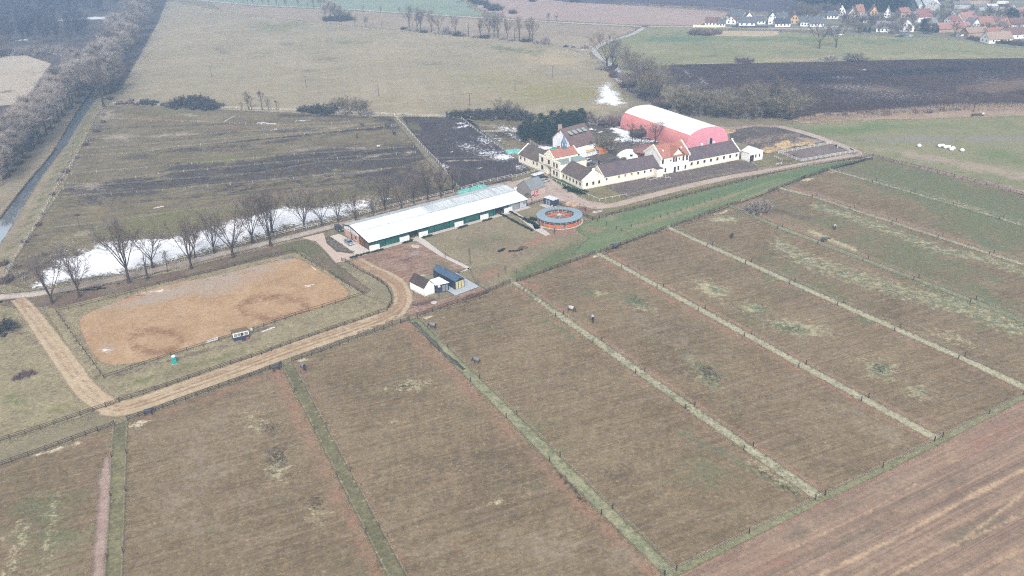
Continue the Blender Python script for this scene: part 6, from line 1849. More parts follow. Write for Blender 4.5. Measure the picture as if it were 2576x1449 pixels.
def canopy(name, label, a, b, d, he, hr, mat, walls=True, posts=4):
    f = Fr(a, b)
    o = thing(name, label, 'tent', f.o)
    g = MB()
    slab(g, [f(0, 0, he), f(f.L, 0, he), f(f.L, d/2, hr), f(0, d/2, hr)], .05)
    slab(g, [f(0, d/2, hr), f(f.L, d/2, hr), f(f.L, d, he), f(0, d, he)], .05)
    g.poly([f(0, 0, he), f(0, d/2, hr), f(0, d, he)]); g.poly([f(f.L, 0, he), f(f.L, d, he), f(f.L, d/2, hr)])
    g.build('canopy', mat, o)
    if walls:
        g = MB()
        fbox(g, f, .1, f.L-.1, .05, .1, .2, he-.02); fbox(g, f, .1, f.L-.1, d-.1, d-.05, 0, he-.02)
        g.build('side_wall', mat, o)
    for k in range(posts):
        for y in (.08, d-.08):
            g = MB(); g.tube(f(.1+(f.L-.2)*k/(posts-1), y, 0), f(.1+(f.L-.2)*k/(posts-1), y, he), .06, .06, 5); g.build('post', M_STEELW, o)
    return o


canopy('white_marquee', 'long white marquee in the courtyard before the mill house', z3(390, 765), z3(690, 680), 7.5, 2.6, 4.0, M_TENT)
canopy('yellow_canopy', 'open yellow canopy beside the white marquee', z3(500, 745), z3(640, 700), 6.0, 2.6, 3.2, M_TENTY, False, 3)
canopy('orange_tent', 'small orange tent right of the yellow canopy', z3(650, 715), z3(775, 680), 5.5, 2.4, 3.6, M_TENTO, True, 2)
# ---- 6. round hut, white dome, field shelter
b = P(*z3(1290, 715))
t = thing('round_hut', 'round wooden hut with low reddish shingle roof', 'hut', b)
g = MB()
n8 = 10
rad = 6.6
w8 = [(b.x+rad*math.cos(TAU*k/n8), b.y+rad*math.sin(TAU*k/n8)) for k in range(n8)]
g.prism(w8, -.2, 3.3); g.build('wall', M_BRNWOOD, t)
g = MB()
lo = [Vector((b.x+(rad+.9)*math.cos(TAU*k/n8), b.y+(rad+.9)*math.sin(TAU*k/n8), 3.1)) for k in range(n8)]
hi = [Vector((b.x+1.0*math.cos(TAU*k/n8), b.y+1.0*math.sin(TAU*k/n8), 5.6)) for k in range(n8)]
for k in range(n8):
    j = (k+1) % n8
    g.poly([lo[k], lo[j], hi[j], hi[k]]); g.poly([lo[j], lo[k], lo[k]-Vector((0, 0, .2)), lo[j]-Vector((0, 0, .2))])
g.poly(hi); g.poly([v-Vector((0, 0, .2)) for v in lo][::-1])
g.build('roof', roofmat('red_shingles', A(142, 106, 102), A(160, 122, 116), .4), t)
b = P(*z3(1050, 735))
t = thing('white_dome', 'white domed tarpaulin shelter beside the round hut', 'shelter', b)
g = MB(); g.blob((b.x, b.y, .0), (5.2, 4.2, 3.4), 3, 3, .10); g.build('cover', M_TENT, t, True)
g = MB(); g.box((b.x+.6, b.y-3.6, 1.9), (1.2, .5, .7)); g.build('vent', M_VOID, t)
f = Fr(z3(1130, 490), z3(1275, 470))
t = thing('field_shelter', 'dark timber field shelter with low gable roof on the courtyard snow', 'shed', f.o)
gable_walls(f, f.L, 5.0, 2.6, 2.6, 3.7, axis='x').build('wall', M_DWOOD, t)
gable_roof(f, f.L, 5.0, 2.6, 2.6, 3.7, ov=.5, og=.4).build('roof', M_CEDAR, t)
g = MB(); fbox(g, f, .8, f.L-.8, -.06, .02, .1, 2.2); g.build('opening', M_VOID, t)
# ---- 8. pink arched hall
BL = P(1560, 320.4); SL = P(1690, 369.5)
d_ = (SL-BL).normalized()
FRc = P(1721.3, 382.0)
Lh8 = (FRc-BL).dot(d_)
FL = BL+d_*Lh8
nr = Vector((d_.y, -d_.x, 0))
nr = nr if (P(1827.7, 359.8)-FL).dot(nr) > 0 else -nr
W8 = max((P(1828, 361)-FL).dot(nr), 18)
H8 = 9.6
F8 = Fr(FL, FL+nr*W8)    # front = gable towards the farm
t = thing('pink_hall', 'large arched riding hall with pink walls and white domed roof', 'hall', F8.o)


def arch8(u):
    """profile point for u in 0..1"""
    a = math.pi*(1-u)
    c, s = math.cos(a), math.sin(a)
    return W8/2+W8/2*math.copysign(abs(c)**.80, c), H8*abs(s)**.72


s_ = Mat('pink_canvas')
w_ = s_.n('ShaderNodeTexWave', wave_type='BANDS', bands_direction='X')
s_.nt.links.new(s_.mapping(-math.atan2(d_.y, d_.x)), w_.inputs[0])
w_.inputs['Scale'].default_value = .25
cc = s_.mix(s_.mr(s_.noise(.12, 4, .6), .35, .65), A(230, 142, 140), A(236, 158, 152))
cc = s_.mix(1.0, cc, s_.mr(w_.outputs[1], 0, .3, .88, 1), 'MULTIPLY')
M_PINK = s_.end(s_.pbr(cc, .6, spec=.3))
M_PINKF = plain('rose_canvas', A(240, 158, 172), .6, .05, .3)
s_ = Mat('white_canvas_roof')
cc = s_.mix(s_.mr(s_.noise(.2, 4, .6), .35, .65), (.82, .82, .82, 1), (.86, .86, .86, 1))
M_HROOF = s_.end(s_.pbr(cc, .5, spec=.3))
N8 = 40
for nm, u0, u1, mt in (('side_wall', 0, .235, M_PINK), ('roof', .235, .765, M_HROOF), ('side_wall', .765, 1, M_PINK)):
    g = MB()
    us = np.linspace(u0, u1, 14)
    nl = 20
    for i in range(len(us)-1):
        (x0, za), (x1, zb) = arch8(us[i]), arch8(us[i+1])
        i0 = len(g.v)
        for k in range(nl+1):
            g.vert(F8(x0, Lh8*k/nl, za)); g.vert(F8(x1, Lh8*k/nl, zb))
        for k in range(nl):
            g.f.append((i0+2*k, i0+2*k+1, i0+2*k+3, i0+2*k+2))
    o = g.build(nm, mt, t)
    bm = bmesh.new(); bm.from_mesh(o.data); bmesh.ops.remove_doubles(bm, verts=bm.verts, dist=.001); bmesh.ops.recalc_face_normals(bm, faces=bm.faces); bm.to_mesh(o.data); bm.free()
    o.data.polygons.foreach_set('use_smooth', [True]*len(o.data.polygons))
for y, nm in ((-.02, 'front_wall'), (Lh8+.02, 'rear_wall')):
    g = MB()
    pts = [F8(*([arch8(u)[0]]+[y]+[arch8(u)[1]])) for u in np.linspace(0, 1, N8)]
    g.poly(pts)
    fw = fixn(g.build(nm, M_PINKF, t))
g = MB(); fbox(g, F8, W8*.50, W8*.56, -.2, -.04, 0, 4.2); dd = g.build('sliding_door', plain('grey_door', A(190, 186, 188), .6, .06, 1), t)
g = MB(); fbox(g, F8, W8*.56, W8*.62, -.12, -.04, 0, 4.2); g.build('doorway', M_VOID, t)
g = MB(); fbox(g, F8, W8*.18, W8*.24, -.12, -.04, 0, 1.8); g.build('side_door', plain('grey_door', A(190, 186, 188), .6, .06, 1), t)
for yy in (.12, .88):
    g = MB()
    fbox(g, F8, .1, .45, Lh8*yy-.3, Lh8*yy+.3, 2.2, 3.1); g.build('vent', M_VOID, t)
# ---- 9. horse walker
b = P(1407.3, 556.5)
RW, RI, HW = 8.2, 5.3, 2.55
t = thing('horse_walker', 'round horse walker with blue grey ring roof and orange panels', 'horse walker', b)
M_RING = plain('ring_roof_metal', A(150, 172, 184), .5, .06, .8)
n = 24
g = MB()


def cp(r, k, z, m=n):
    return Vector((b.x+r*math.cos(TAU*k/m), b.y+r*math.sin(TAU*k/m), z))


for k in range(n):
    g.hexa([cp(RI, k, HW+.28), cp(RW+.25, k, HW), cp(RW+.25, k+1, HW), cp(RI, k+1, HW+.28)], [cp(RI, k, HW+.42), cp(RW+.25, k, HW+.12), cp(RW+.25, k+1, HW+.12), cp(RI, k+1, HW+.42)])
g.build('roof', M_RING, t)
s_ = Mat('orange_panel')
cc = s_.mix(s_.mr(s_.noise(.8, 4, .6), .35, .65), A(186, 96, 52), A(206, 120, 70))
M_ORANGE = s_.end(s_.pbr(cc, .6))
M_PURL = plain('violet_shade_panel', A(92, 78, 86), .7, .12, 1)
for r, nm in ((RW-.25, 'outer_panel'), (RI+.1, 'inner_panel')):
    for k in range(n):
        g = MB()
        g.hexa([cp(r, k+.06, .25), cp(r, k+.94, .25), cp(r-.06, k+.94, .25), cp(r-.06, k+.06, .25)], [cp(r, k+.06, 1.45), cp(r, k+.94, 1.45), cp(r-.06, k+.94, 1.45), cp(r-.06, k+.06, 1.45)])
        g.build(nm, M_ORANGE, t)
M_GALV = plain('galvanised_steel', A(196, 198, 200), .45, .08, 2, .5)
for r in (RW-.2, RI+.16):
    for k in range(n):
        g = MB(); g.tube(cp(r, k, 0), cp(r, k, HW+.2), .06, .06, 5); g.build('post', M_GALV, t)
g = MB()
for r, z in ((RW-.2, 1.9), (RW-.2, HW-.05), (RI+.16, 1.9), (RI+.16, HW+.2)):
    for k in range(48):
        g.tube(cp(r, k, z, 48), cp(r, k+1, z, 48), .04, .04, 4, False)
g.build('rail', M_GALV, t)
g = MB()
for k in range(n):
    g.hexa([cp(RW-.34, k, 1.92), cp(RW-.34, k+1, 1.92), cp(RW-.38, k+1, 1.92), cp(RW-.38, k, 1.92)], [cp(RW-.34, k, HW-.08), cp(RW-.34, k+1, HW-.08), cp(RW-.38, k+1, HW-.08), cp(RW-.38, k, HW-.08)])
g.build('wind_screen', M_PURL, t)
g = MB(); g.tube((b.x, b.y, 0), (b.x, b.y, 3.1), .3, .22, 10); g.tube((b.x, b.y, 2.2), (b.x, b.y, 2.5), .9, .9, 12); g.build('hub', M_GALV, t)
for k in range(8):
    g = MB(); g.tube((b.x, b.y, 2.6), cp(RI+.1, k*3+.5, 2.5), .07, .05, 5); g.build('arm', M_GALV, t)
g = MB()
for k in range(48):
    g.hexa([cp(RW-.1, k, .0, 48), cp(RW+.45, k, .0, 48), cp(RW+.45, k+1, .0, 48), cp(RW-.1, k+1, .0, 48)], [cp(RW-.1, k, .16, 48), cp(RW+.45, k, .14, 48), cp(RW+.45, k+1, .14, 48), cp(RW-.1, k+1, .16, 48)])
g.build('plinth', m_pave, t)
g = MB(); g.tube((b.x, b.y, .1), (b.x, b.y, .13), RW-.3, RW-.3, 40); g.build('track_floor', plain('walker_sand', A(176, 132, 108), .95, .15, 1), t)
# ---- 10. container
Fk = Fr((1368.4, 513.2), (1391.3, 521))
t = thing('toilet_container', 'dark blue sanitary container with white roof beside the horse walker', 'container', Fk.o)
Dk = 3.0
g = MB(); fbox(g, Fk, 0, Fk.L, 0, Dk, .1, 2.6); g.build('wall', M_NAVY, t)
g = MB(); fbox(g, Fk, -.08, Fk.L+.08, -.08, Dk+.08, 2.6, 2.78); g.build('roof', M_STEELW, t)
for xx in (.3, .58):
    door(t, Fk, 'front', Fk.L*xx, .85, 2.0, mat=plain('grey_blue_door', A(150, 162, 180), .5), z=.15)
g = MB(); fbox(g, Fk, Fk.L-.5, Fk.L-.2, -.35, -.05, .3, .8); g.build('lamp_box', M_STEELW, t)
# ---- 11. cottage, link, pavilion
def za(x, y):
    return (1017.5+.08*x, 656.9+.08*y)


Fp = Fr(za(640, 1118), za(950, 1000))
Lp, Dp = Fp.L, Fp.inv(za(255, 862))[1]
ep = hgt(*za(640, 1118), za(0, 850)[1]); rp_ = ep+1.9
t = thing('white_cottage', 'small white cottage with dark shingle gable roof beside the pavilion', 'house', Fp.o)
gable_walls(Fp, Lp, Dp, ep, ep, rp_, axis='y').build('wall', M_WHITEW, t)
gable_roof(Fp, Lp, Dp, ep, ep, rp_, axis='y', og=.12, ov=.2, t=.12).build('roof', M_CEDAR, t)
g = MB(); g.tube(Fp(-.22, -.05, ep-.1), Fp(-.22, -.05, 0), .05, .05, 6); g.build('downpipe', M_STEELW, t)
# pavilion: gable end faces lower right
Fq = Fr(za(1600, 930), za(1888, 832))
Lq, Dq = Fq.L, Fq.inv(za(885, 560))[1]
eq_, rq_ = 2.75, 3.6
t = thing('navy_pavilion', 'dark blue metal pavilion with yellowish glazed gable on a grey deck', 'pavilion', Fq.o.copy())
Fq.o.z = .35
gable_walls(Fq, Lq, Dq, eq_, eq_, rq_, axis='y').build('wall', M_NAVY, t)
M_NAVYR = plain('blue_metal_roof', A(82, 104, 128), .5, .08, .8)
gable_roof(Fq, Lq, Dq, eq_, eq_, rq_, axis='y', og=.45, ov=.12, t=.12).build('roof', M_NAVYR, t)
M_YGL = plain('yellow_glazing', A(208, 196, 148), .3, .12, 1.5, .6)
for k in range(3):
    window(t, Fq, 'front', Lq*(.19+.31*k), .12, Lq*.26, 2.35, glass=M_YGL, bars=(0, 0), frame=M_DWOOD, sill=False, name='glazing')
# flat link
Fl = Fr(za(985, 1012), za(1235, 962))
t = thing('link_building', 'dark flat-roofed link with bright white roof between cottage and pavilion', 'building', Fl.o)
c1, c2, c3, c4 = [P(*za(*q), 2.75) for q in ((975, 760), (1385, 680), (1085, 512), (800, 610))]
g = MB()
g.hexa([c1-Vector((0, 0, 2.9)), c2-Vector((0, 0, 2.9)), c3-Vector((0, 0, 2.9)), c4-Vector((0, 0, 2.9))], [c1, c2, c3, c4])
fixn(g.build('wall', M_NAVY, t))
cen = (c1+c2+c3+c4)/4
e_ = [cen+(q-cen)*1.06 for q in (c1, c2, c3, c4)]
g = MB(); g.hexa(e_, [q+Vector((0, 0, .16)) for q in e_]); fixn(g.build('roof', M_TENT, t))
fl = Fr(Vector((c1.x, c1.y, 0)), Vector((c2.x, c2.y, 0)))
window(t, fl, 'front', fl.L*.62, .3, 1.0, 2.0, glass=plain('grey_glass', A(138, 146, 156), .3), sill=False, name='glass_door')
window(t, fl, 'front', fl.L*.82, .3, .8, 2.0, glass=plain('grey_glass', A(138, 146, 156), .3), sill=False, name='glass_door')
g = MB(); g.box(tuple(P(*za(1085, 790), 2.6)), (.7, .5, .5), .3); g.build('air_unit', M_STEELW, t)
# deck
dk = [P(*za(*q)) for q in ((1590, 1105), (2345, 825), (1625, 400), (1500, 430), (1340, 935))]
t = thing('timber_deck', 'pale grey raised deck around the navy pavilion', 'deck', dk[0])
g = MB(); g.prism([(v.x, v.y) for v in dk], .22, .36); fixn(g.build('boards', plain('grey_deck_boards', A(188, 196, 202), .7, .08, .6), t))
g = MB()
c_ = sum(dk, Vector())/len(dk)
g.prism([(c_.x+(v.x-c_.x)*.985, c_.y+(v.y-c_.y)*.985) for v in dk], .0, .216); fixn(g.build('skirting', M_NAVY, t))
# ---- 12. judges' hut at the arena
def zb(x, y):
    return (553.8+.0889*x, 798.6+.0889*y)


Fj = Fr(zb(390, 690), zb(835, 588))
Lj, Dj = Fj.L, 2.6
ej = 2.55
t = thing('judges_hut', 'small blue and white hut with mossy sloping roof on the arena fence', 'hut', Fj.o)
g = MB()
g.hexa([Fj(0, 0, .2), Fj(Lj, 0, .2), Fj(Lj, Dj, .2), Fj(0, Dj, .2)], [Fj(0, 0, ej), Fj(Lj, 0, ej), Fj(Lj, Dj, ej-.25), Fj(0, Dj, ej-.25)])
g.build('wall', plain('grey_board', A(84, 82, 74), .8, .2, 1.5), t)
g = MB(); fbox(g, Fj, .02, Lj-.02, -.05, .0, .2, 1.25); g.build('blue_panel', plain('hut_blue', A(52, 62, 88), .6, .15, 1.2), t)
g = MB(); fbox(g, Fj, -.02, Lj+.02, -.06, .0, 1.25, ej-.02); g.build('white_panel', M_WBOARD, t)
for xx, ww in ((.16, .85), (.37, .85), (.58, .75), (.84, .95)):
    window(t, Fj, 'front', Lj*xx, 1.3, ww, .95, glass=plain('dusty_glass', A(136, 138, 142), .3) if xx != .58 else M_VOID, bars=(0, 0), frame=M_WFRAME, sill=False, proud=.08)
s_ = Mat('mossy_felt')
cc = s_.mix(s_.mr(s_.noise(1.2, 5, .7), .42, .58), A(104, 98, 86), A(150, 120, 58))
g = MB()
slab(g, [Fj(-.1, -.15, ej), Fj(Lj+.1, -.15, ej), Fj(Lj+.1, Dj+.15, ej-.28), Fj(-.1, Dj+.15, ej-.28)], .1)
g.build('roof', s_.end(s_.pbr(cc, .95)), t)
g = MB(); fbox(g, Fj, Lj*.5, Lj*.72, -1.0, -.1, .0, .2); g.build('step', M_DWOOD, t)
b_ = Fj(Lj*.86, -.6, 0)
t = thing('plastic_crate', 'red plastic crate standing before the blue and white hut', 'crate', b_)
g = MB()
for k in range(4):
    g.box((b_.x, b_.y, .12+.16*k), (.8, .6, .08), Fj.rz)
for dx in (-.36, .36):
    for dy in (-.26, .26):
        g.box((b_.x+dx*Fj.u.x-dy*Fj.u.y, b_.y+dx*Fj.u.y+dy*Fj.u.x, .33), (.08, .08, .66), Fj.rz)
g.build('crate_body', plain('red_plastic', A(180, 106, 90), .5, .1, 2), t)
for nm, lb, a, b, h in (('mirror_board', 'white arena board fixed along the fence left of the hut', (521, 866), (551, 855), 1.0), ('mirror_board', 'white arena board fixed along the fence right of the hut', (630, 835), (637, 832.5), 1.0)):
    f = Fr(a, b)
    t = thing(nm, lb, 'board', f.o)
    g = MB(); fbox(g, f, 0, f.L, .05, .11, .2, h); g.build('panel', M_WBOARD, t)
    g = MB(); fbox(g, f, .05, .12, .11, .17, 0, h); fbox(g, f, f.L-.12, f.L-.05, .11, .17, 0, h); g.build('bracket', M_POST, t)
# portable toilet
b = P(440, 914)
t = thing('portable_toilet', 'turquoise portable toilet with white roof on the arena meadow', 'portable toilet', b, R(12))
M_TEAL = plain('teal_plastic', A(44, 176, 164), .45, .05, 1)
g = MB(); g.box((0, 0, 1.08), (1.12, 1.12, 2.1)); g.build('cabin', M_TEAL, t, local=True)
g = MB(); g.box((0, -.585, 1.05), (.8, .05, 1.9)); d_ = g.build('door', plain('teal_door', A(36, 160, 150), .45, .05, 1), t, local=True)
g = MB(); g.box((.28, -.63, 1.05), (.08, .05, .2)); g.build('handle', M_STEELW, d_, local=True)
g = MB(); g.blob((0, 0, 2.13), (.62, .62, .3), 1, 2, .0); g.build('roof', M_STEELW, t, True, local=True)
g = MB(); g.box((0, 0, .06), (1.25, 1.25, .1)); g.build('skid', M_STEELW, t, local=True)
# ------------------------------------------------------------------ fences
M_FBR = plain('brown_fence_wood', A(72, 60, 54), .85, .25, 1.2)
M_FWH = plain('white_fence_paint', A(226, 222, 216), .7, .12, 1.0)
M_FGR = plain('grey_fence_wood', A(140, 130, 122), .85, .2, 1.2)
M_TAPE = plain('pale_tape', A(208, 200, 182), .8, .05, 1)
_pm = {}


def post_mesh(w_, h_, mat, nm='post', round_=False):
    k = (w_, h_, mat.name, nm)
    if k not in _pm:
        g = MB()
        if round_:
            g.tube((0, 0, -.3), (0, 0, h_), w_/2, w_/2*.9, 6)
        else:
            g.box((0, 0, h_/2-.15), (w_, w_, h_+.3))
        _pm[k] = g.mesh(nm, mat)
    return _pm[k]


def resample(w, step):
    """points along a 3D polyline about step apart, corners kept"""
    out = []
    for a, b in zip(w[:-1], w[1:]):
        n = max(1, round((b-a).length/step))
        out += [a.lerp(b, i/n) for i in range(n)]
    return out+[w[-1]]


def fence(label, pts, step=3.0, ph=1.3, pw=.14, rails=(.4, .8, 1.2), rw_=.11, rt_=.05, mat=None, name='paddock_fence', group=None, keep=False, lean=0.0, every=None, ms=None):
    mat = mat or M_FBR
    w = [P(*q) if not isinstance(q, Vector) else q for q in pts]
    t = thing(name, label, 'fence', w[0], group=group)
    ps = w if keep else resample(w, step)
    pm = post_mesh(pw, ph, mat)
    rf = random.Random(len(label)+int(w[0].x*10))
    for i, p in enumerate(ps[:100]):
        d = (ps[min(i+1, len(ps)-1)]-ps[max(i-1, 0)])
        o = part('post', pm, t, p-w[0], math.atan2(d.y, d.x))
        o.rotation_euler = (rf.uniform(-.03, .03)+lean*rf.uniform(-1, 1), rf.uniform(-.03, .03)+lean*rf.uniform(-1, 1), math.atan2(d.y, d.x))
        if every:
            a = p
            if i < len(ps)-1:
                for j in range(1, every):
                    q = p.lerp(ps[i+1], j/every)
                    part('stake', ms, t, q-w[0])
    if len(ps) > 100:
        g = MB()
        for p in ps[100:]:
            g.box((p.x, p.y, ph/2), (pw, pw, ph))
        g.build('post', mat, t)['kind'] = 'stuff'
    for z in rails:
        g = MB()
        i0 = 0
        n = len(ps)
        for i, p in enumerate(ps):
            d = (ps[min(i+1, n-1)]-ps[max(i-1, 0)]).normalized()
            nn = Vector((-d.y, d.x, 0))*(rt_/2)
            s = nn.normalized()*(pw*.5+rt_/2+.002) if rt_ > .02 else Vector()
            jz = rf.uniform(-.03, .03)
            for q, dz in ((nn, -rw_/2), (-nn, -rw_/2), (-nn, rw_/2), (nn, rw_/2)):
                g.v.append(tuple(p+s+q+Vector((0, 0, z+dz+jz))))
        for i in range(n-1):
            for k in range(4):
                j = (k+1) % 4
                g.f.append((4*i+k, 4*i+j, 4*i+4+j, 4*i+4+k))
        g.f.append((3, 2, 1, 0)); g.f.append((4*n-4, 4*n-3, 4*n-2, 4*n-1))
        g.build('rail' if rt_ > .02 else 'tape', mat if rt_ > .02 else M_TAPE, t)
    return t


def gate(label, a, b, h=1.25, mat=None):
    mat = mat or M_FBR
    a, b = P(*a), P(*b)
    t = thing('field_gate', label, 'gate', a)
    d = b-a
    for p in (a, b):
        part('post', post_mesh(.2, h+.2, mat), t, p-a, math.atan2(d.y, d.x))
    a2, b2 = a+d*.04, a+d*.96
    for z in (.3, .62, .94, 1.22):
        g = MB()
        g.tube(a2+Vector((0, 0, z)), b2+Vector((0, 0, z)), .05, .05, 4)
        g.build('bar', mat, t)
    for q, r in ((a2, (a2+b2)/2), ((a2+b2)/2, b2)):
        g = MB()
        g.tube(q+Vector((0, 0, .3)), r+Vector((0, 0, 1.22)), .04, .04, 4)
        g.build('brace', mat, t)
    return t


fence('brown three-rail fence along the far side of the sand track', [(-14, 1117), (102, 1081), (267, 1025)])
fence('brown three-rail fence curving with the sand track past the arena', [(301, 1013), (420, 974), (555, 926.5), (658, 893), (754, 858), (846, 826.6), (931.5, 798), (974, 784), (986.5, 764), (984, 745), (974, 724), (960, 712), (929, 693), (899, 677), (870, 659.5), (860, 657)])
fence('brown rail fence before the corner paddock at lower left', [(-14, 1179), (115, 1134), (216, 1097), (247, 1086)])
fence('brown rail fence between sand track and the paddock left of the green lane', [(321, 1059), (410, 1028), (524, 987), (629, 949), (680, 930)])
fence('brown rail fence between sand track and the paddock left of the ditch', [(734.5, 911), (808, 887), (899, 852), (1008, 814)])
fence('brown rail fence behind the ditch paddock by the navy pavilion', [(1050, 799), (1126.5, 771.7), (1198, 748), (1283, 712)])
fence('brown rail fence of the paddock with two rugged horses', [(1333, 699.7), (1403, 673.4), (1497, 639.7)])
fence('brown rail fence behind the standing dark horse', [(1510, 634.7), (1577, 611), (1652, 584.7), (1675.5, 575.2)])
fence('brown rail fence ending at the round leafless bush', [(1688, 571), (1745.5, 551), (1810.5, 526), (1862, 509.7)])
fence('brown rail fence along the paddock behind the round bush', [(1932, 484.6), (1956, 474.7), (1967, 471.4), (2027, 447), (2083, 427.7)])
fence('brown fence closing the far corner of the paddocks', [(2103, 422), (2137, 414), (2194.5, 402)])
fence('brown fence along the pinkish field road at the right', [(2197, 394.7), (2247, 408.5), (2337, 429.7), (2422, 451.7), (2512, 474.7), (2600, 499)], step=4.2)
fence('brown rail fence between the green gallop strip and the farm road', [(1491.7, 554.2), (1558, 536), (1633, 517.2), (1718, 494.7), (1810.5, 471), (1932, 440), (2032, 418.4), (2137, 403.4), (2194.5, 394.7)], step=3.2)
fence('brown rail fence from the blue container past the horse walker', [(1401, 513), (1421.7, 523), (1466.8, 543), (1490.5, 553.5)], step=2.8)
fence('brown rail fence joining the stable barn to the blue container', [(1327, 519), (1345, 513), (1367, 507)], step=2.4)
t = fence('row of brown posts without rails across the green strip', [(1503, 558.4), (1525.5, 567.7), (1550.5, 577), (1563, 582), (1588, 572.2), (1643, 554.2), (1698, 536), (1773, 509.7), (1823, 494.7)], step=3.6, rails=(), name='post_row')
for lb, a, b in (('brown braced gate where the two sand tracks meet', (267, 1025), (301, 1013)), ('brown braced gate of the lower left corner paddock', (247, 1086), (288, 1070)), ('brown braced gate at the top of the green lane beside a dark horse', (680, 930), (708, 920)), ('brown gate at the top of the ditch lane', (1008, 814), (1030, 806.7)),
                 ('brown gate beside the straw lane behind the pavilion', (1300.5, 709.5), (1333, 699.7)), ('brown gate at the far paddock corner near the white pen', (2092, 424.7), (2103, 422))):
    gate(lb, a, b)
fence('dark rail fence along the avenue side of the sand arena', [(142, 786), (204, 773), (292, 750), (402, 718), (531, 687), (648, 654), (737, 633)], step=4.0, rails=(.65, 1.2), name='arena_fence', pw=.12)
fence('dark rail fence at the stable end of the sand arena', [(737, 633), (769, 653), (813, 681)], step=3.6, rails=(.65, 1.2), name='arena_fence', pw=.12)
fence('dark rail fence at the right corner of the sand arena', [(828, 690), (861, 711), (899, 731.5), (913.5, 743)], step=3.6, rails=(.65, 1.2), name='arena_fence', pw=.12)
fence('dark rail fence along the track side of the sand arena', [(913.5, 743), (844, 765), (744, 795), (664, 823), (637, 833)], step=3.8, rails=(.65, 1.2), name='arena_fence', pw=.12)
fence('dark rail fence of the arena left of the blue and white hut', [(588, 848), (551, 859), (430, 897), (296, 942), (262, 954)], step=3.8, rails=(.65, 1.2), name='arena_fence', pw=.12)
fence('dark post fence at the left end of the sand arena', [(262, 954), (235, 916), (201, 870), (171, 827), (142, 786)], step=3.0, rails=(1.15,), name='arena_fence', pw=.14)
# tape fences along the lanes
STK = post_mesh(.05, 1.15, plain('grey_stake', A(120, 112, 104), .8, .1, 1), 'stake', True)
for nm, l, r in (('west grass lane', LZ_l, LZ_r), ('green lane', LA_l, LA_r), ('ditch lane', LB_l, LB_r), ('straw lane below the pavilion', LC_l, LC_r), ('straw lane ending near the lower right corner', LD_l, LD_r), ('pale lane in the middle of the paddocks', LE_l, LE_r), ('green lane passing the round bush', LF_l, LF_r),
                 ('lane beside the walking horse', LG_l, LG_r), ('last lane before the field road', LH_l, LH_r)):
    for sd, q in (('left', l), ('right', r)):
        fence('tape fence on the %s side of the %s' % (sd, nm), q, ph=1.35, pw=.17, rails=(.5, .85, 1.2), rw_=.025, rt_=.012, keep=True, every=3, ms=STK, name='tape_fence')
fence('tape fence with dark posts between paddocks and ploughed corner field', [(1672, 1449), (1701.5, 1436), (1884.5, 1343), (2050.7, 1259), (2075, 1247), (2220.7, 1177), (2350.7, 1111), (2370.7, 1101), (2488, 1043), (2574, 994), (2640, 960)], ph=1.4, pw=.17, rails=(.5, .85, 1.2), rw_=.025, rt_=.012, keep=True, every=3, ms=STK, name='tape_fence')
# white fences
W2 = dict(mat=M_FWH, rails=(.6, 1.15), rw_=.10, pw=.13, ph=1.3, name='white_fence')
fence('white rail fence under the meadow at the far left', [(285, 263), (345, 261), (418, 267), (500, 270), (560, 272.5), (649, 276), (706, 277.5), (760, 281)], step=5, **W2)
fence('white rail fence under the middle of the meadow', [(760, 281), (831, 284), (889, 286), (934, 287.5), (1014, 291), (1121, 295)], step=5, **W2)
fence('white rail fence under the meadow before the dark hedge', [(1121, 295), (1204, 298.5), (1288, 299.5), (1340, 300.5)], step=5, **W2)
fence('white rail fence running down beside the paddock track', [(993, 294), (1029, 332), (1056, 362), (1109, 417), (1136, 454), (1154, 474)], step=4, **W2)
fence('white rail fence between black mud paddock and snowy small paddock', [(1156, 295), (1201, 332), (1244, 363), (1279, 389)], step=4, **W2)
fence('white rail fence from the snowy paddock past the pines', [(1282, 330), (1313, 346), (1348, 368), (1369, 380)], step=3.5, **W2)
fence('short white rail fence inside the snowy small paddock', [(1210, 335), (1240, 333.5), (1266, 334)], step=4, **W2)
fence('white rail fence on the snow side of the avenue, left part', [(300, 688), (400, 666), (495, 643), (590, 620), (644, 606), (741, 582), (828, 562)], step=4, **W2)
fence('white rail fence behind the long stable barn', [(905, 543), (971, 525), (1044, 507), (1119, 489.5), (1141, 484.5)], step=3.6, **W2)
fence('white rail fence of the black mud paddock by the teal tarpaulin', [(1150, 473), (1161, 478), (1216, 462), (1288, 446)], step=3.2, **W2)
fence('white rail fence in front of the left farm wing', [(1288, 448.5), (1311, 443), (1328, 437.8), (1344, 434), (1355, 430)], step=3, **W2)
fence('low white rail before the gatehouse lawn', [(1377, 448), (1400, 459), (1438, 476)], step=3.4, mat=M_FWH, rails=(.95,), rw_=.13, rt_=.08, pw=.12, ph=.98, name='white_rail')
fence('low white rail round the corner lawn by the junipers', [(1455.5, 483), (1480, 494), (1508, 506.5), (1540, 500.5), (1577, 493.4)], step=3.4, mat=M_FWH, rails=(.95,), rw_=.13, rt_=.08, pw=.12, ph=.98, name='white_rail')
fence('grey wire fence of the bare run before the long wing', [(1570, 497), (1624.5, 482), (1683, 469), (1718, 462), (1780.6, 449), (1826, 441), (1883, 431), (1904, 427.5), (1904, 412)], step=5, mat=M_FGR, rails=(.5, 1.0), rw_=.04, rt_=.012, pw=.1, ph=1.4, name='wire_fence')
pen = [(2014.5, 408), (2149.5, 384.5), (2092, 363), (1958, 387), (2014.5, 408)]
fence('white three-rail fence of the small horse pen', pen, step=2.7, mat=M_FWH, rails=(.5, .9, 1.35), rw_=.14, pw=.15, ph=1.5, name='pen_fence')
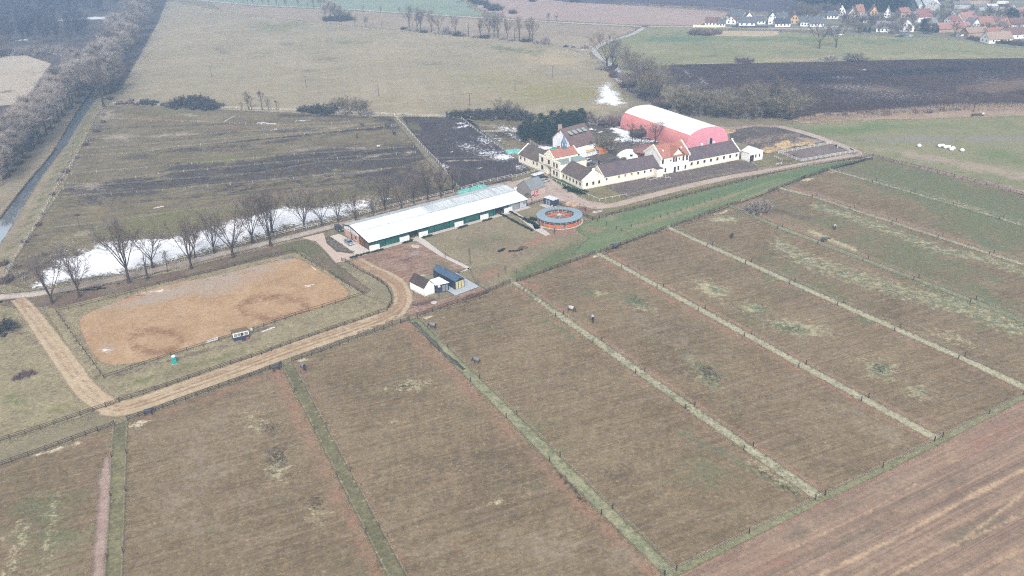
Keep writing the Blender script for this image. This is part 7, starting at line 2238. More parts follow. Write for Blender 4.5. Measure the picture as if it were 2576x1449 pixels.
fence('curved white rail at the lane corner by the white annex', [(1947, 396), (1958, 401), (1967, 407), (1966, 414), (1952, 417)], step=2, mat=M_FWH, rails=(.6, 1.0), rw_=.12, pw=.12, ph=1.05, name='white_rail')
fence('white post and rope fence along the foot of the canal bank', [(12, 702), (41, 647), (71, 602), (115, 524), (152, 459), (192, 394)], step=4.5, mat=M_FWH, rails=(.7, 1.15), rw_=.07, rt_=.03, pw=.1, ph=1.3, lean=.14, name='rope_fence')
rows = [[(192, 394), (320, 390), (450, 372), (720, 345), (985, 318)], [(244, 352), (520, 340), (760, 324), (960, 314)], [(180, 440), (430, 420), (740, 392), (1040, 372)], [(155, 464), (262, 469), (420, 456), (644, 440), (811, 410), (1059, 400)],
        [(136, 503), (215, 494), (410, 482), (635, 460), (841, 442), (1019, 423)], [(120, 579), (275, 561), (347, 549), (540, 526), (700, 497), (900, 470)], [(262, 300), (420, 305), (700, 318), (880, 310)], [(220, 376), (500, 356), (860, 330)], [(160, 478), (400, 440), (700, 412), (1045, 386)],
        [(1099, 402), (1190, 400), (1262, 402), (1300, 404)]]
for i, q in enumerate(rows):
    fence('thin tape fence on pale stakes across the wet paddock, %s row from the avenue' % nth([4, 7, 3, 2, 1, 0, 8, 5, 6, 9][i]) if i < 9 else 'thin tape fence on pale stakes across the black mud paddock', q, step=9.5, mat=M_FGR if i % 2 else M_FWH, rails=(.6, 1.0), rw_=.03, rt_=.012, pw=.085, ph=1.25, lean=.10, name='stake_fence', group='tape fences of the wet paddock')
fence('thin wire fence round the farm garden on the snow', [(1500, 348), (1540, 352), (1580, 340), (1600, 352), (1560, 362), (1520, 360)], step=3, mat=M_FBR, rails=(.6, 1.2), rw_=.04, rt_=.012, pw=.08, ph=1.4, name='wire_fence')
# white jump frames
for i, q in enumerate([[(1625, 454), (1635, 459), (1653, 454), (1643, 450), (1625, 454)], [(1662, 449.5), (1675, 454), (1686, 452), (1674, 446), (1662, 449.5)]]):
    fence('square white rail frame on the bare run, %s of the pair' % ('left' if i == 0 else 'right'), q, step=4, mat=M_FWH, rails=(1.1,), rw_=.12, rt_=.08, pw=.12, ph=1.15, name='rail_frame')
# utility poles
M_POLE = plain('pole_wood', A(98, 88, 80), .9, .2, 1)
for i, (bx, by, ty, arm) in enumerate([(533, 195, 166, 1), (770.5, 221, 191, 1), (953, 242, 213, 0), (1182, 267, 234, 2), (1389.5, 197, 166, 2), (1296, 228, 202, 1)]):
    b = P(bx, by)
    h = hgt(bx, by, ty)
    t = thing('utility_pole', ['far left wooden power pole on the meadow with short crossarm', 'second power pole from the left on the meadow', 'plain wooden pole standing alone below the meadow middle', 'nearest power pole, with insulators on its crossarm above the dark hedge', 'power pole with insulators on the pale patch of the meadow', 'slim power pole at the right part of the yellowish meadow'][i], 'utility pole', b, R(-20), 'power poles on the meadow')
    g = MB(); g.tube((0, 0, -.3), (0, 0, h), .19, .13, 8); g.build('pole', M_POLE, t, local=True)
    if arm:
        g = MB(); g.box((0, 0, h-.3), (2.6, .14, .16)); g.build('crossarm', M_POLE, t, local=True)
        for dx in ((-1.1, 0, 1.1) if arm == 2 else (-1.0, 1.0)):
            g = MB(); g.tube((dx, 0, h-.22), (dx, 0, h+.25), .09, .06, 6); g.build('insulator', M_FGR, t, local=True)
b = P(202, 577); h = hgt(202, 577, 543)
t = thing('nest_pole', 'wooden pole with a big stork nest beside the left end of the avenue', 'pole', b)
g = MB(); g.tube((0, 0, -.2), (0, 0, h), .16, .12, 8); g.build('pole', M_POLE, t, local=True)
g = MB()
rn = random.Random(8)
for k in range(90):
    a = rn.uniform(0, TAU); r = rn.uniform(.3, .95); z = h+rn.uniform(0, .5)
    p_ = Vector((math.cos(a)*r, math.sin(a)*r, z))
    g.tube(p_, p_+Vector((rn.uniform(-.7, .7), rn.uniform(-.7, .7), rn.uniform(-.15, .2))), .04, .03, 3)
g.build('nest', M_DWOOD, t, local=True)
b = P(1016, 306); h = hgt(1016, 306, 287)
t = thing('small_tree_stand', 'thin pole with a crooked top at the corner of the black mud paddock', 'pole', b)
g = MB(); g.tube((0, 0, -.2), (0, 0, h), .09, .07, 6); g.build('pole', M_POLE, t, local=True)
g = MB()
for k in range(30):
    a = rn.uniform(0, TAU)
    g.tube((0, 0, h-.2), (math.cos(a)*rn.uniform(.5, 1.6), math.sin(a)*rn.uniform(.5, 1.6), h+rn.uniform(-.3, .5)), .04, .02, 3)
g.build('twigs', M_DWOOD, t, local=True)
# wooden stand in the reeds
b = P(2459, 292)
t = thing('hide_stand', 'low dark wooden stand with pale panel in the reed bank', 'hunting stand', b)
g = MB(); g.box((0, 0, 1.0), (6, 1.6, .25)); g.build('platform', M_DWOOD, t, local=True)
for dx in (-2.6, 2.6):
    g = MB(); g.box((dx, 0, .5), (.25, 1.2, 1.0)); g.build('leg', M_DWOOD, t, local=True)
g = MB(); g.box((2.2, -.85, 1.5), (1.2, .1, .9)); g.build('panel', M_FWH, t, local=True)
# ------------------------------------------------------------------ horses
def skin_mesh(name, nodes, edges, mat, sub=2):
    me = bpy.data.meshes.new('tmp')
    me.from_pydata([n[:3] for n in nodes], edges, [])
    ob = bpy.data.objects.new('tmp', me)
    COL.objects.link(ob)
    md = ob.modifiers.new('skin', 'SKIN')
    md.use_smooth_shade = True
    for i, n in enumerate(nodes):
        sv = me.skin_vertices[0].data[i]
        sv.radius = (n[3], n[3])
        sv.use_root = (i == 0)
    s2 = ob.modifiers.new('sub', 'SUBSURF')
    s2.levels = s2.render_levels = sub
    dg = bpy.context.evaluated_depsgraph_get()
    out = bpy.data.meshes.new_from_object(ob.evaluated_get(dg))
    out.name = name
    out.materials.clear()
    out.materials.append(mat)
    bpy.data.objects.remove(ob)
    return out


def horse_mesh(pose, mat):
    n = [(-.55, 0, 1.28, .31), (0, 0, 1.20, .33), (.48, 0, 1.22, .30)]
    if pose == 'graze':
        n += [(.74, 0, 1.22, .20), (1.02, 0, .95, .15), (1.20, 0, .66, .12), (1.27, 0, .52, .115), (1.33, 0, .32, .10), (1.33, 0, .12, .07)]
    elif pose == 'low':
        n += [(.74, 0, 1.33, .20), (1.05, 0, 1.38, .15), (1.30, 0, 1.36, .12), (1.40, 0, 1.32, .12), (1.55, 0, 1.12, .10), (1.64, 0, .95, .07)]
    else:
        n += [(.72, 0, 1.40, .21), (.92, 0, 1.68, .16), (1.08, 0, 1.92, .12), (1.16, 0, 1.96, .12), (1.36, 0, 1.76, .10), (1.48, 0, 1.58, .07)]
    e = [(0, 1), (1, 2), (2, 3), (3, 4), (4, 5), (5, 6), (6, 7), (7, 8)]
    hx, hy, hz = n[6][:3]
    for s in (-1, 1):
        n.append((hx-.03, s*.09, hz+.13 if pose != 'graze' else hz+.10, .03)); e.append((6, len(n)-1))
    for s in (-1, 1):
        st = .12*s
        k = len(n)
        n += [(-.55, s*.19, .98, .17), (-.80+st, s*.17, .56, .075), (-.76+st, s*.17, .17, .055), (-.70+st, s*.17, .04, .07)]
        e += [(0, k), (k, k+1), (k+1, k+2), (k+2, k+3)]
        k = len(n)
        n += [(.50, s*.17, .94, .13), (.56-st, s*.16, .53, .07), (.55-st, s*.16, .17, .055), (.60-st, s*.16, .04, .07)]
        e += [(2, k), (k, k+1), (k+1, k+2), (k+2, k+3)]
    return skin_mesh('body', n, e, mat)


def rug_mesh(mat):
    g = MB()
    xs = [-.86, -.8, -.55, -.2, .2, .5, .68]
    rs = [.24, .30, .36, .375, .375, .355, .30]
    m_ = 13
    for x, r in zip(xs, rs):
        for k in range(m_):
            a = R(-118)+R(236)*k/(m_-1)
            dn = .22 if abs(a) > R(80) else 0
            g.v.append((x, math.sin(a)*r*1.05, 1.25+math.cos(a)*r*1.12-dn*(abs(a)-R(80))))
    for i in range(len(xs)-1):
        for k in range(m_-1):
            g.f.append((i*m_+k, (i+1)*m_+k, (i+1)*m_+k+1, i*m_+k+1))
    return g.mesh('rug', mat, True)


def tail_mesh(mat):
    g = MB()
    g.path([(-.84, 0, 1.36), (-.95, 0, 1.2), (-.98, .02, .9), (-.95, .03, .55)], [.05, .08, .09, .03], 6)
    return g.mesh('tail', mat, True)


def mane_mesh(pose, mat):
    g = MB()
    q = {'graze': [(.70, 1.44), (1.02, 1.14), (1.26, .82), (1.36, .60)], 'low': [(.72, 1.52), (1.05, 1.54), (1.32, 1.50), (1.46, 1.42)], 'stand': [(.62, 1.62), (.80, 1.82), (1.0, 2.04), (1.18, 2.08)]}[pose]
    g.path([(x, .03, z) for x, z in q], [.05, .08, .07, .04], 5)
    return g.mesh('mane', mat, True)


def coat(name, c, var=.15):
    return plain(name, c, .6, var, 1.5, .4)


C_BLK, C_BAY, C_GREY, C_WHT = coat('black_coat', A(44, 40, 42)), coat('bay_coat', A(78, 62, 56)), coat('grey_coat', A(150, 140, 134)), coat('white_coat', A(220, 214, 208))
RUG_D, RUG_G, RUG_W, RUG_N = coat('charcoal_rug', A(66, 72, 80), .2), coat('grey_rug', A(128, 130, 134), .2), coat('pale_rug', A(196, 192, 186), .15), coat('navy_rug', A(56, 64, 78), .2)
HM = {}


def horse(bx, by, rot, pose, c, rug, label, s=1.0):
    k = (pose, c.name)
    if k not in HM:
        HM[k] = (horse_mesh(pose, c), mane_mesh(pose, C_BLK if c is not C_WHT else C_WHT), tail_mesh(C_BLK if c is not C_WHT else C_WHT))
    t = thing('horse', label, 'horse', P(bx, by)+Vector((0, 0, .07)), R(rot), 'horses in the paddocks', 1.08*s)
    part('body', HM[k][0], t); part('mane', HM[k][1], t); part('tail', HM[k][2], t)
    if rug:
        if rug.name not in HM:
            HM[rug.name] = rug_mesh(rug)
        part('rug', HM[rug.name], t)
    return t


horse(376, 1045, 18, 'low', C_BLK, RUG_N, 'black horse in a navy rug at the lower left fence beside spilled hay')
horse(697, 934, 38, 'stand', C_BLK, RUG_D, 'dark rugged horse looking over the gate at the top of the green lane')
horse(763, 930, -52, 'graze', C_BLK, RUG_G, 'grey rugged horse grazing by the hay right of the green lane')
horse(1088, 826, 162, 'graze', C_BLK, RUG_G, 'grey rugged horse grazing beside the upper end of the ditch')
horse(1199, 914, 150, 'graze', C_BLK, RUG_G, 'horse in pale grey rug grazing right of the lower ditch')
horse(1438, 784, -35, 'graze', C_BLK, RUG_W, 'left of the two pale rugged horses grazing in the straw lane paddock')
horse(1491, 808, -88, 'graze', C_BLK, RUG_W, 'right of the two pale rugged horses, seen head-on while grazing')
horse(1547, 626, 172, 'low', C_BLK, RUG_D, 'dark horse standing in trampled mud at the gallop strip fence')
horse(1841, 599, 60, 'graze', C_BLK, RUG_N, 'black horse grazing alone below the round bush')
horse(2074, 610, -8, 'low', C_BLK, RUG_D, 'dark horse walking along the tape fence in the far paddock')
horse(2099, 577, 80, 'graze', C_BLK, RUG_W, 'horse in grey rug seen from behind above the walking horse')
horse(2020, 452, 30, 'low', C_BLK, None, 'black horse eating spilled hay at the far paddock fence')
horse(2104, 374, -70, 'stand', C_WHT, RUG_N, 'white horse with dark rug inside the small white pen')
horse(2144, 384, 190, 'stand', C_BLK, None, 'black horse in the right corner of the small white pen')
horse(911, 318, 175, 'stand', C_BAY, RUG_D, 'dark horse with pale rump on the far muddy strip of the wet paddock')
horse(953, 374, 15, 'stand', C_GREY, RUG_W, 'pale grey horse standing in the middle of the wet paddock')
horse(975, 319, 10, 'low', C_BLK, RUG_D, 'dark horse by the far right corner of the wet paddock')
horse(992, 340, 140, 'stand', C_BLK, None, 'black horse at the edge of the paddock track')
horse(898, 348, 85, 'stand', C_BAY, None, 'small dark horse facing away on the wet paddock')
horse(1121, 488, 30, 'low', C_BLK, None, 'black horse beside the avenue fence at the end of the paddock track')


# ------------------------------------------------------------------ cars
M_TYRE = plain('tyre_rubber', A(40, 40, 42), .9, .1, 2)
M_RIM = plain('alloy_rim', A(170, 172, 176), .35, .08, 3, .5)
M_CARGL = plain('car_glass', A(46, 54, 62), .12, .1, 2, .6)
M_LAMP = plain('lamp_glass', A(225, 228, 230), .2, .05, 2, .5)
M_TAIL = plain('tail_lamp', A(150, 40, 40), .3, .05, 2, .5)


def paint(name, c):
    s = Mat(name)
    d = s.mix(s.mr(s.noise(1.2, 4, .6), .4, .7, 0, .25), c, A(140, 132, 122))
    return s.end(s.pbr(d, .3, .2, spec=.5))


def car(label, bx, by, rot, mat, kind='wagon', cat='car', name='parked_car'):
    L, Wd, Hh = {'wagon': (4.7, 1.8, 1.48), 'suv': (4.9, 1.95, 1.85), 'van': (5.1, 1.95, 1.98), 'pickup': (5.2, 1.9, 1.8)}[kind]
    t = thing(name, label, cat, P(bx, by)+Vector((0, 0, .1)), R(rot))
    hl = L/2
    belt = {'wagon': .92, 'suv': 1.12, 'van': 1.15, 'pickup': 1.1}[kind]

    def loft(prof):
        """sections along x: (x, half width, z0, z1)"""
        g = MB()
        for x, w_, z0, z1 in prof:
            for y, z in ((-w_, z0), (-w_*1.0, z0+(z1-z0)*.75), (-w_*.93, z1), (w_*.93, z1), (w_, z0+(z1-z0)*.75), (w_, z0)):
                g.v.append((x, y, z))
        m_ = len(prof)
        for i in range(m_-1):
            for k in range(6):
                j = (k+1) % 6
                g.f.append((i*6+k, i*6+j, i*6+6+j, i*6+6+k))
        g.f.append(tuple(range(5, -1, -1))); g.f.append(tuple(range(6*m_-6, 6*m_)))
        return g
    w = Wd/2
    hood = belt-.06
    fixn(loft([(-hl, w*.86, .42, belt-.12), (-hl+.12, w*.95, .3, belt), (-hl*.5, w, .24, belt+.02), (hl*.25, w, .24, belt), (hl*.42, w*.99, .24, hood+.02), (hl-.25, w*.93, .28, hood-.14), (hl-.04, w*.82, .38, hood-.3)]).build('body', mat, t, local=True))
    rx = {'wagon': (-hl+.25, -hl+.55, .45, 1.0), 'suv': (-hl+.15, -hl+.4, .45, 1.0), 'van': (-hl+.06, -hl+.2, 1.1, 1.65), 'pickup': (-.6, -.4, .5, 1.05)}[kind]
    fixn(loft([(rx[0], w*.90, belt-.02, belt+.01), (rx[1], w*.84, belt-.02, Hh-.08), (rx[2]-.5, w*.82, belt-.02, Hh), (rx[2], w*.82, belt-.02, Hh-.05), (rx[3], w*.90, belt-.02, belt+.01)]).build('glass', M_CARGL, t, local=True))
    g = MB()
    g.hexa([(rx[1]-.05, -w*.80, Hh-.10), (rx[2]+.05, -w*.80, Hh-.07), (rx[2]+.05, w*.80, Hh-.07), (rx[1]-.05, w*.80, Hh-.10)], [(rx[1]+.02, -w*.74, Hh+.01), (rx[2]-.05, -w*.74, Hh+.02), (rx[2]-.05, w*.74, Hh+.02), (rx[1]+.02, w*.74, Hh+.01)])
    fixn(g.build('roof', mat, t, local=True))
    for x in ((rx[1]+rx[2])/2, rx[1]+.04):
        g = MB()
        for s in (-1, 1):
            g.hexa([(x-.06, s*w*.91, belt), (x+.06, s*w*.91, belt), (x+.06, s*w*.86, belt), (x-.06, s*w*.86, belt)], [(x-.06, s*w*.85, Hh-.03), (x+.06, s*w*.85, Hh-.03), (x+.06, s*w*.80, Hh-.03), (x-.06, s*w*.80, Hh-.03)])
        fixn(g.build('pillar', mat, t, local=True))
    for x in (-hl*.60, hl*.62):
        for s in (-1, 1):
            g = MB(); g.tube((x, s*(w-.2), .33), (x, s*(w+.015), .33), .33, .33, 14); wh = g.build('wheel', M_TYRE, t, local=True)
            g = MB(); g.tube((x, s*(w+.01), .33), (x, s*(w+.03), .33), .2, .2, 10); g.build('rim', M_RIM, wh, local=True)
    for s in (-1, 1):
        g = MB(); g.box((hl-.14, s*w*.66, hood-.24), (.2, .34, .16)); g.build('headlight', M_LAMP, t, local=True)
        g = MB(); g.box((-hl+.06, s*w*.76, belt-.14), (.12, .24, .22)); g.build('tail_light', M_TAIL, t, local=True)
    return t


def ang(a, b):
    d = P(*b)-P(*a)
    return math.degrees(math.atan2(d.y, d.x))


car('silver grey estate car parked on the terrace before the brick gable', 878.5, 614, ang((870, 607), (889, 619)), paint('silver_paint', A(168, 176, 190)))
car('dark off-road car behind the left gable of the stable barn', 853, 580, ang((846, 573), (861, 586)), paint('dark_green_paint', A(58, 68, 70)), 'suv')
car('white van in the courtyard behind the long wing', 1476, 411, ang((1468, 414), (1488, 407)), paint('white_paint', A(238, 238, 236)), 'van', 'van', 'parked_van')
car('dark car parked in front of the white van', 1487, 416, ang((1478, 419), (1497, 413)), paint('slate_paint', A(84, 96, 102)))
car('dark pickup parked between shed and gatehouse', 1366, 452, ang((1358, 455), (1374, 449)), paint('black_paint', A(48, 54, 60)), 'pickup')
car('light grey car parked beside the grey slate shed', 1371, 458, ang((1362, 460), (1380, 456)), paint('grey_paint', A(196, 196, 196)))
b = P(1353, 449)
t = thing('box_trailer', 'blue trailer with white roof cover parked behind the shed', 'trailer', b, R(ang((1345, 451), (1361, 446))))
g = MB(); g.box((0, 0, 1.2), (5.2, 2.2, 1.4)); g.build('box', plain('trailer_blue', A(74, 92, 114), .5), t, local=True)
g = MB(); g.box((0, 0, 2.1), (5.5, 2.35, .36)); g.build('cover', M_STEELW, t, local=True)
for s in (-1, 1):
    for x in (-.5, .5):
        g = MB(); g.tube((x, s*.95, .34), (x, s*1.15, .34), .34, .34, 12); g.build('wheel', M_TYRE, t, local=True)
# ------------------------------------------------------------------ bales, heaps, loose things
M_WRAP = plain('white_wrap', (.80, .81, .82, 1), .4, .05, 1)
for i, (x, y) in enumerate([(2312, 370), (2363, 370.5), (2371, 370), (2378, 373.5), (2386, 373), (2393, 379), (2397, 376.5), (2420, 381.5)]):
    b = P(x, y)
    t = tag_ = None
    g = MB(); g.blob((0, 0, .75), (.95, .95, .78), i, 3, .07)
    o = g.build('silage_bale', M_WRAP, None, True, local=True)
    o.location = b
    tag(o, ['white wrapped bale lying apart at the left', 'leftmost white wrapped bale of the row on the pasture', 'second white bale from the left in the row', 'third white bale, lying lower in the row', 'white bale touching the lower third one', 'white bale before the sixth, lower right of the row', 'white bale half behind another at the right of the row', 'white wrapped bale at the far right end of the row'][i], 'bale', 'white bales on the east pasture')


def heap(label, pts, r, h, mat, seed, name='straw_heap', cat='heap', wv=.35):
    g = MB()
    b0 = P(*pts[0])
    rn_ = random.Random(seed)
    for q in pts:
        b_ = P(*q)
        g.blob((b_.x, b_.y, -.05), (r*rn_.uniform(.85, 1.2), r*rn_.uniform(.6, .9), h*rn_.uniform(.7, 1.1)), rn_.randrange(99), 4, wv)
    # weld the lumps to one ragged skin
    rr_ = random.Random(seed+1)
    g.v = [(x+rr_.uniform(-.15, .15), y+rr_.uniform(-.15, .15), z+rr_.uniform(-.1, .12)*(z > .1)) for x, y, z in g.v]
    g.v = [(x-b0.x, y-b0.y, z) for x, y, z in g.v]
    o = g.build(name, mat, None, True, local=True)
    o.location = b0
    return tag(o, label, cat)


def heapmat(name, c, c2, c3):
    s = Mat(name)
    cc = s.mix(s.mr(s.noise(.35, 5, .7), .42, .58), c, c2)
    cc = s.mix(s.mr(s.noise(1.5, 4, .7), .52, .66), cc, c3)
    return s.end(s.diffuse(cc))


M_STRAW = heapmat('straw', A(196, 172, 130), A(176, 150, 116), A(140, 120, 98))
M_DUNG = heapmat('dung', A(104, 92, 86), A(128, 114, 104), A(176, 156, 130))
M_SOILH = heapmat('soil_heap_red', A(166, 128, 106), A(146, 110, 94), A(190, 160, 138))
lerp2 = lambda a, b, n: [(a[0]+(b[0]-a[0])*i/(n-1), a[1]+(b[1]-a[1])*i/(n-1)) for i in range(n)]
heap('long dark dung windrow behind the white annex, upper row', lerp2((1884, 358), (1985, 344), 14), 3.6, 1.6, M_DUNG, 1, 'dung_heap')
heap('long dark dung windrow behind the white annex, lower row', lerp2((1920, 373), (1992, 361), 11), 3.4, 1.8, M_DUNG, 2, 'dung_heap')
heap('golden straw mound beside the dung windrows', [(1973, 369), (1966, 371), (1980, 367)], 3.4, 2.2, M_STRAW, 3)
heap('pale straw mound near the small white pen', [(2020, 362), (2028, 361), (2010, 364), (2036, 360)], 3.2, 1.2, M_STRAW, 4)
heap('low straw spread at the lower edge of the dung yard', [(1935, 379), (1945, 377), (1928, 380)], 3.2, 1.2, M_STRAW, 5)
heap('straw pile beside the pink hall', [(1832, 330), (1839, 329), (1826, 331)], 3.4, 1.0, M_STRAW, 6)
heap('pale soil heap beside the farm road above the horse walker', [(1434, 515), (1440, 517), (1446, 515), (1428, 513)], 1.8, .8, heapmat('pale_soil', A(214, 182, 152), A(196, 162, 136), A(176, 140, 118)), 7, 'soil_heap')
heap('reddish brown soil heap right of the horse walker', [(1473, 528), (1478, 530), (1468, 527)], 1.6, 1.1, heapmat('dark_soil', A(124, 98, 90), A(142, 112, 100), A(160, 128, 112)), 8, 'soil_heap')
heap('grey pile of rubble on the edge of the farm road', [(1500, 533), (1508, 532)], 1.6, .35, heapmat('rubble', A(206, 196, 188), A(188, 178, 170), A(160, 150, 144)), 9, 'rubble_heap')
M_TARP = plain('teal_tarp', A(118, 186, 178), .5, .15, .9)
heap('teal tarpaulin over a heap beside the snowy paddock', [(1284, 384), (1292, 383), (1299, 382)], 2.8, 1.7, M_TARP, 11, 'tarp_heap', 'tarp', .2)
heap('long teal tarpaulin cover behind the stable barn', lerp2((1160, 486), (1216, 472), 12), 2.0, 1.5, M_TARP, 12, 'tarp_cover', 'tarp', .12)
heap('pile of dark tyres and scrap at the corner of the slate shed', [(1329, 496), (1326, 495), (1332, 497)], 1.1, 1.2, M_DUNG, 13, 'scrap_heap', 'heap')
heap('white tarpaulin bundle left of the slate shed', [(1299, 480), (1296, 479)], 1.5, 1.3, M_TENT, 14, 'tarp_bundle', 'tarp')
heap('brown heap on the lawn beside a clipped planting square', [(1318, 624), (1313, 626)], 1.1, .7, heapmat('dark_soil2', A(104, 82, 74), A(122, 98, 88), A(140, 112, 100)), 15, 'soil_heap')
heap('green tarpaulin under the gatehouse turret', [(1386, 384), (1394, 382)], 2.4, 2.2, plain('green_tarp', A(64, 164, 136), .5, .12, 1), 16, 'green_tarp', 'tarp', .15)
for i, (a, b, r_, lb) in enumerate([((565, 305), (590, 292), .22, 'white pole lying on the grass of the wet paddock'), ((766, 719), (790, 716), .1, 'white jump pole lying on the arena sand, upper'), ((768, 722), (781, 719.5), .1, 'white jump pole lying on the arena sand, lower'), ((785, 672), (794, 678), .12, 'pale jump pole at the upper arena edge'), ((386, 524), (412, 519), .15, 'white pipe lying in the near wet paddock')]):
    a, b = P(*a, .15), P(*b, .15)
    g = MB(); g.tube(Vector(), b-a, r_, r_, 8)
    o = g.build('jump_pole', M_FWH, None, local=True); o.location = a
    tag(o, lb, 'pole')
f = Fr((659, 836), (691, 824))
g = MB()
rn = random.Random(9)
for k in range(9):
    x0 = f.L*k/9
    fbox(g, f, x0, x0+f.L/9, rn.uniform(-.4, -.1), rn.uniform(.25, .6), .08, .14+rn.uniform(0, .12))
o = g.build('plastic_sheet', M_FWH); tag(o, 'crumpled white plastic sheet on the grass right of the judges hut', 'sheet')
b = P(724, 651)
t = thing('pallet_stack', 'grey wooden pallets lying on the upper edge of the arena', 'pallet', b, R(20))
for k in range(3):
    g = MB(); g.box((.1*k, 0, .12+.15*k), (2.6, 1.3, .1)); g.build('pallet', M_FGR, t, local=True)
for i, (x, y, r_) in enumerate([(1091.5, 762, .9), (1437, 566, .7)]):
    b = P(x, y if i == 0 else y)
    if i == 1:
        b = P(1384, 571.5)
    g = MB(); g.tube((0, 0, -.1), (0, 0, .22), r_, r_, 20)
    o = g.build('manhole_cover', m_pave, None, local=True); o.location = b
    tag(o, ['round concrete well cover in front of the white cottage', 'round concrete well cover below the horse walker'][i], 'well cover')
# planted hedges: rows of young evergreen shrubs
beds = [([(925, 644), (1000-1000+932, 643)], 0, ''), ]


def hedge_row(label, a, b, n, h=.9, r=.55, group=None):
    for i in range(n):
        u = i/max(n-1, 1)
        x, y = a[0]+(b[0]-a[0])*u+rt.uniform(-.5, .5), a[1]+(b[1]-a[1])*u+rt.uniform(-.4, .4)
        o = shrub('juniper', x, y, r*rt.uniform(.8, 1.2), h*rt.uniform(.8, 1.3), label % nth(i), group, 'young_shrub', None, 'shrub')


hedge_row('young hedge shrub beside the paved drive end, %s from the left', (882, 650), (928, 637), 12, group='hedge at the end of the drive')
hedge_row('young shrub before the leftmost white screen, %s from the left', (937, 635), (962, 629), 6, group='shrubs before the leftmost screen')
hedge_row('young shrub before the second white screen, %s from the left', (1016, 612), (1036, 606.5), 6, group='shrubs before the second screen')
hedge_row('young shrub before the third white screen, %s from the left', (1064, 599.5), (1085, 593.5), 6, group='shrubs before the third screen')
hedge_row('young shrub before the fourth white screen, %s from the left', (1154, 575), (1173, 569), 6, group='shrubs before the fourth screen')
hedge_row('young shrub before the fifth white screen, %s from the left', (1218, 557), (1236, 551), 6, group='shrubs before the fifth screen')
hedge_row('young hedge shrub left of the walker path, %s from the stable', (1257, 538), (1338, 581), 20, group='hedge left of the walker path')
hedge_row('young hedge shrub right of the walker path, %s from the stable', (1280, 532), (1343, 567), 16, group='hedge right of the walker path')
hedge_row('dark shrub in the bed left of the horse walker, %s one', (1318, 552), (1354, 570), 9, 1.1, .8, group='bed left of the horse walker')
hedge_row('dark shrub in the upper bed beside the horse walker, %s one', (1338, 552), (1352, 556), 4, 1.1, .9, group='bed left of the horse walker')
hedge_row('clipped shrub of the planting square on the lawn, %s one', (1255, 634), (1268, 628), 5, .8, .6, group='planting square on the lawn')
hedge_row('clipped shrub of the planting square, right side, %s one', (1284, 634), (1312, 630), 5, .8, .6, group='planting square on the lawn')
for k in range(15):
    x, y = 826+k*4.0+rt.uniform(-3, 3), 603+k*2.4+rt.uniform(-2, 3)
    shrub(('olive', 'grey')[k % 2], x, y, rt.uniform(.7, 1.3), rt.uniform(.5, .9), 'dry ornamental grass tuft in the bed beside the drive, %s from the top' % nth(k), 'ornamental grasses beside the drive', 'ornamental_grass', None, 'grass tuft')
# ------------------------------------------------------------------ village at the edge of the far pasture
VW = {'w': stucco('village_white', A(240, 238, 234, 1.02), .06, False), 'c': stucco('village_cream', A(230, 218, 190, 1.1), .06, False), 'o': stucco('village_ochre', A(222, 186, 140), .06, False), 't': stucco('village_tan', A(190, 168, 146), .08, False), 'g': stucco('village_grey', A(196, 194, 190), .06, False)}
VR = {'b': plain('village_blue_roof', A(104, 107, 112), .8, .12, .5), 'n': plain('village_brown_roof', A(128, 100, 92), .85, .15, .5), 'r': plain('village_red_roof', A(150, 108, 104), .85, .14, .5), 'o': plain('village_orange_roof', A(164, 122, 108), .85, .12, .5), 'g': plain('village_grey_roof', A(140, 140, 142), .85, .12, .5),
      'd': plain('village_dark_roof', A(76, 78, 88), .85, .12, .5), 'p': plain('village_pink_roof', A(172, 132, 124), .85, .12, .4), 'w': plain('village_white_roof', A(240, 240, 240), .6, .04, .3), 't': plain('village_tan_roof', A(168, 146, 130), .85, .14, .5)}
GL2 = plain('far_window', A(86, 84, 88), .4, .1, 1)


def house(label, a, b, d, e, r, wall, roof, axis='x', nwin=3, name='village_house', cat='house', chim=True):
    f = Fr(a, b)
    L = f.L
    t = thing(name, label, cat, f.o, group='houses of the village')
    gable_walls(f, L, d, e, e, r, axis=axis).build('wall', VW[wall], t)
    rf = gable_roof(f, L, d, e, e, r, axis=axis, ov=.5, og=.4, t=.22).build('roof', VR[roof], t)
    for k in range(nwin):
        x = L*(k+.6)/(nwin+.2)
        g = MB(); fbox(g, f, x-.6, x+.6, -.07, .01, 1.0, 2.4); w_ = g.build('window', GL2, t)
        if axis == 'y' and e < 5:
            pass
    if axis == 'y' and r > 5.5:
        for dx in (-1.3, 1.3):
            g = MB(); fbox(g, f, L/2+dx-.5, L/2+dx+.5, -.07, .01, e+.2, e+1.5); g.build('window', GL2, t)
    if axis == 'x':
        for k in range(2):
            y = d*(.3+.4*k)
            g = MB(); g.hexa([f(-.07, y-.5, 1.0), f(.01, y-.5, 1.0), f(.01, y+.5, 1.0), f(-.07, y+.5, 1.0)], [f(-.07, y-.5, 2.3), f(.01, y-.5, 2.3), f(.01, y+.5, 2.3), f(-.07, y+.5, 2.3)]); g.build('window', GL2, t)
        if r > 6:
            g = MB(); y = d*.5; z = e+.5; g.hexa([f(-.07, y-.5, z), f(.01, y-.5, z), f(.01, y+.5, z), f(-.07, y+.5, z)], [f(-.07, y-.5, z+1.2), f(.01, y-.5, z+1.2), f(.01, y+.5, z+1.2), f(-.07, y+.5, z+1.2)]); g.build('window', GL2, t)
    if chim:
        g = MB()
        q = (L*.62, d*.5) if axis == 'x' else (L*.5, d*.6)
        fbox(g, f, q[0]-.4, q[0]+.4, q[1]-.4, q[1]+.4, r-1.0, r+1.0); g.build('chimney', VW['t'], rf)
    return t


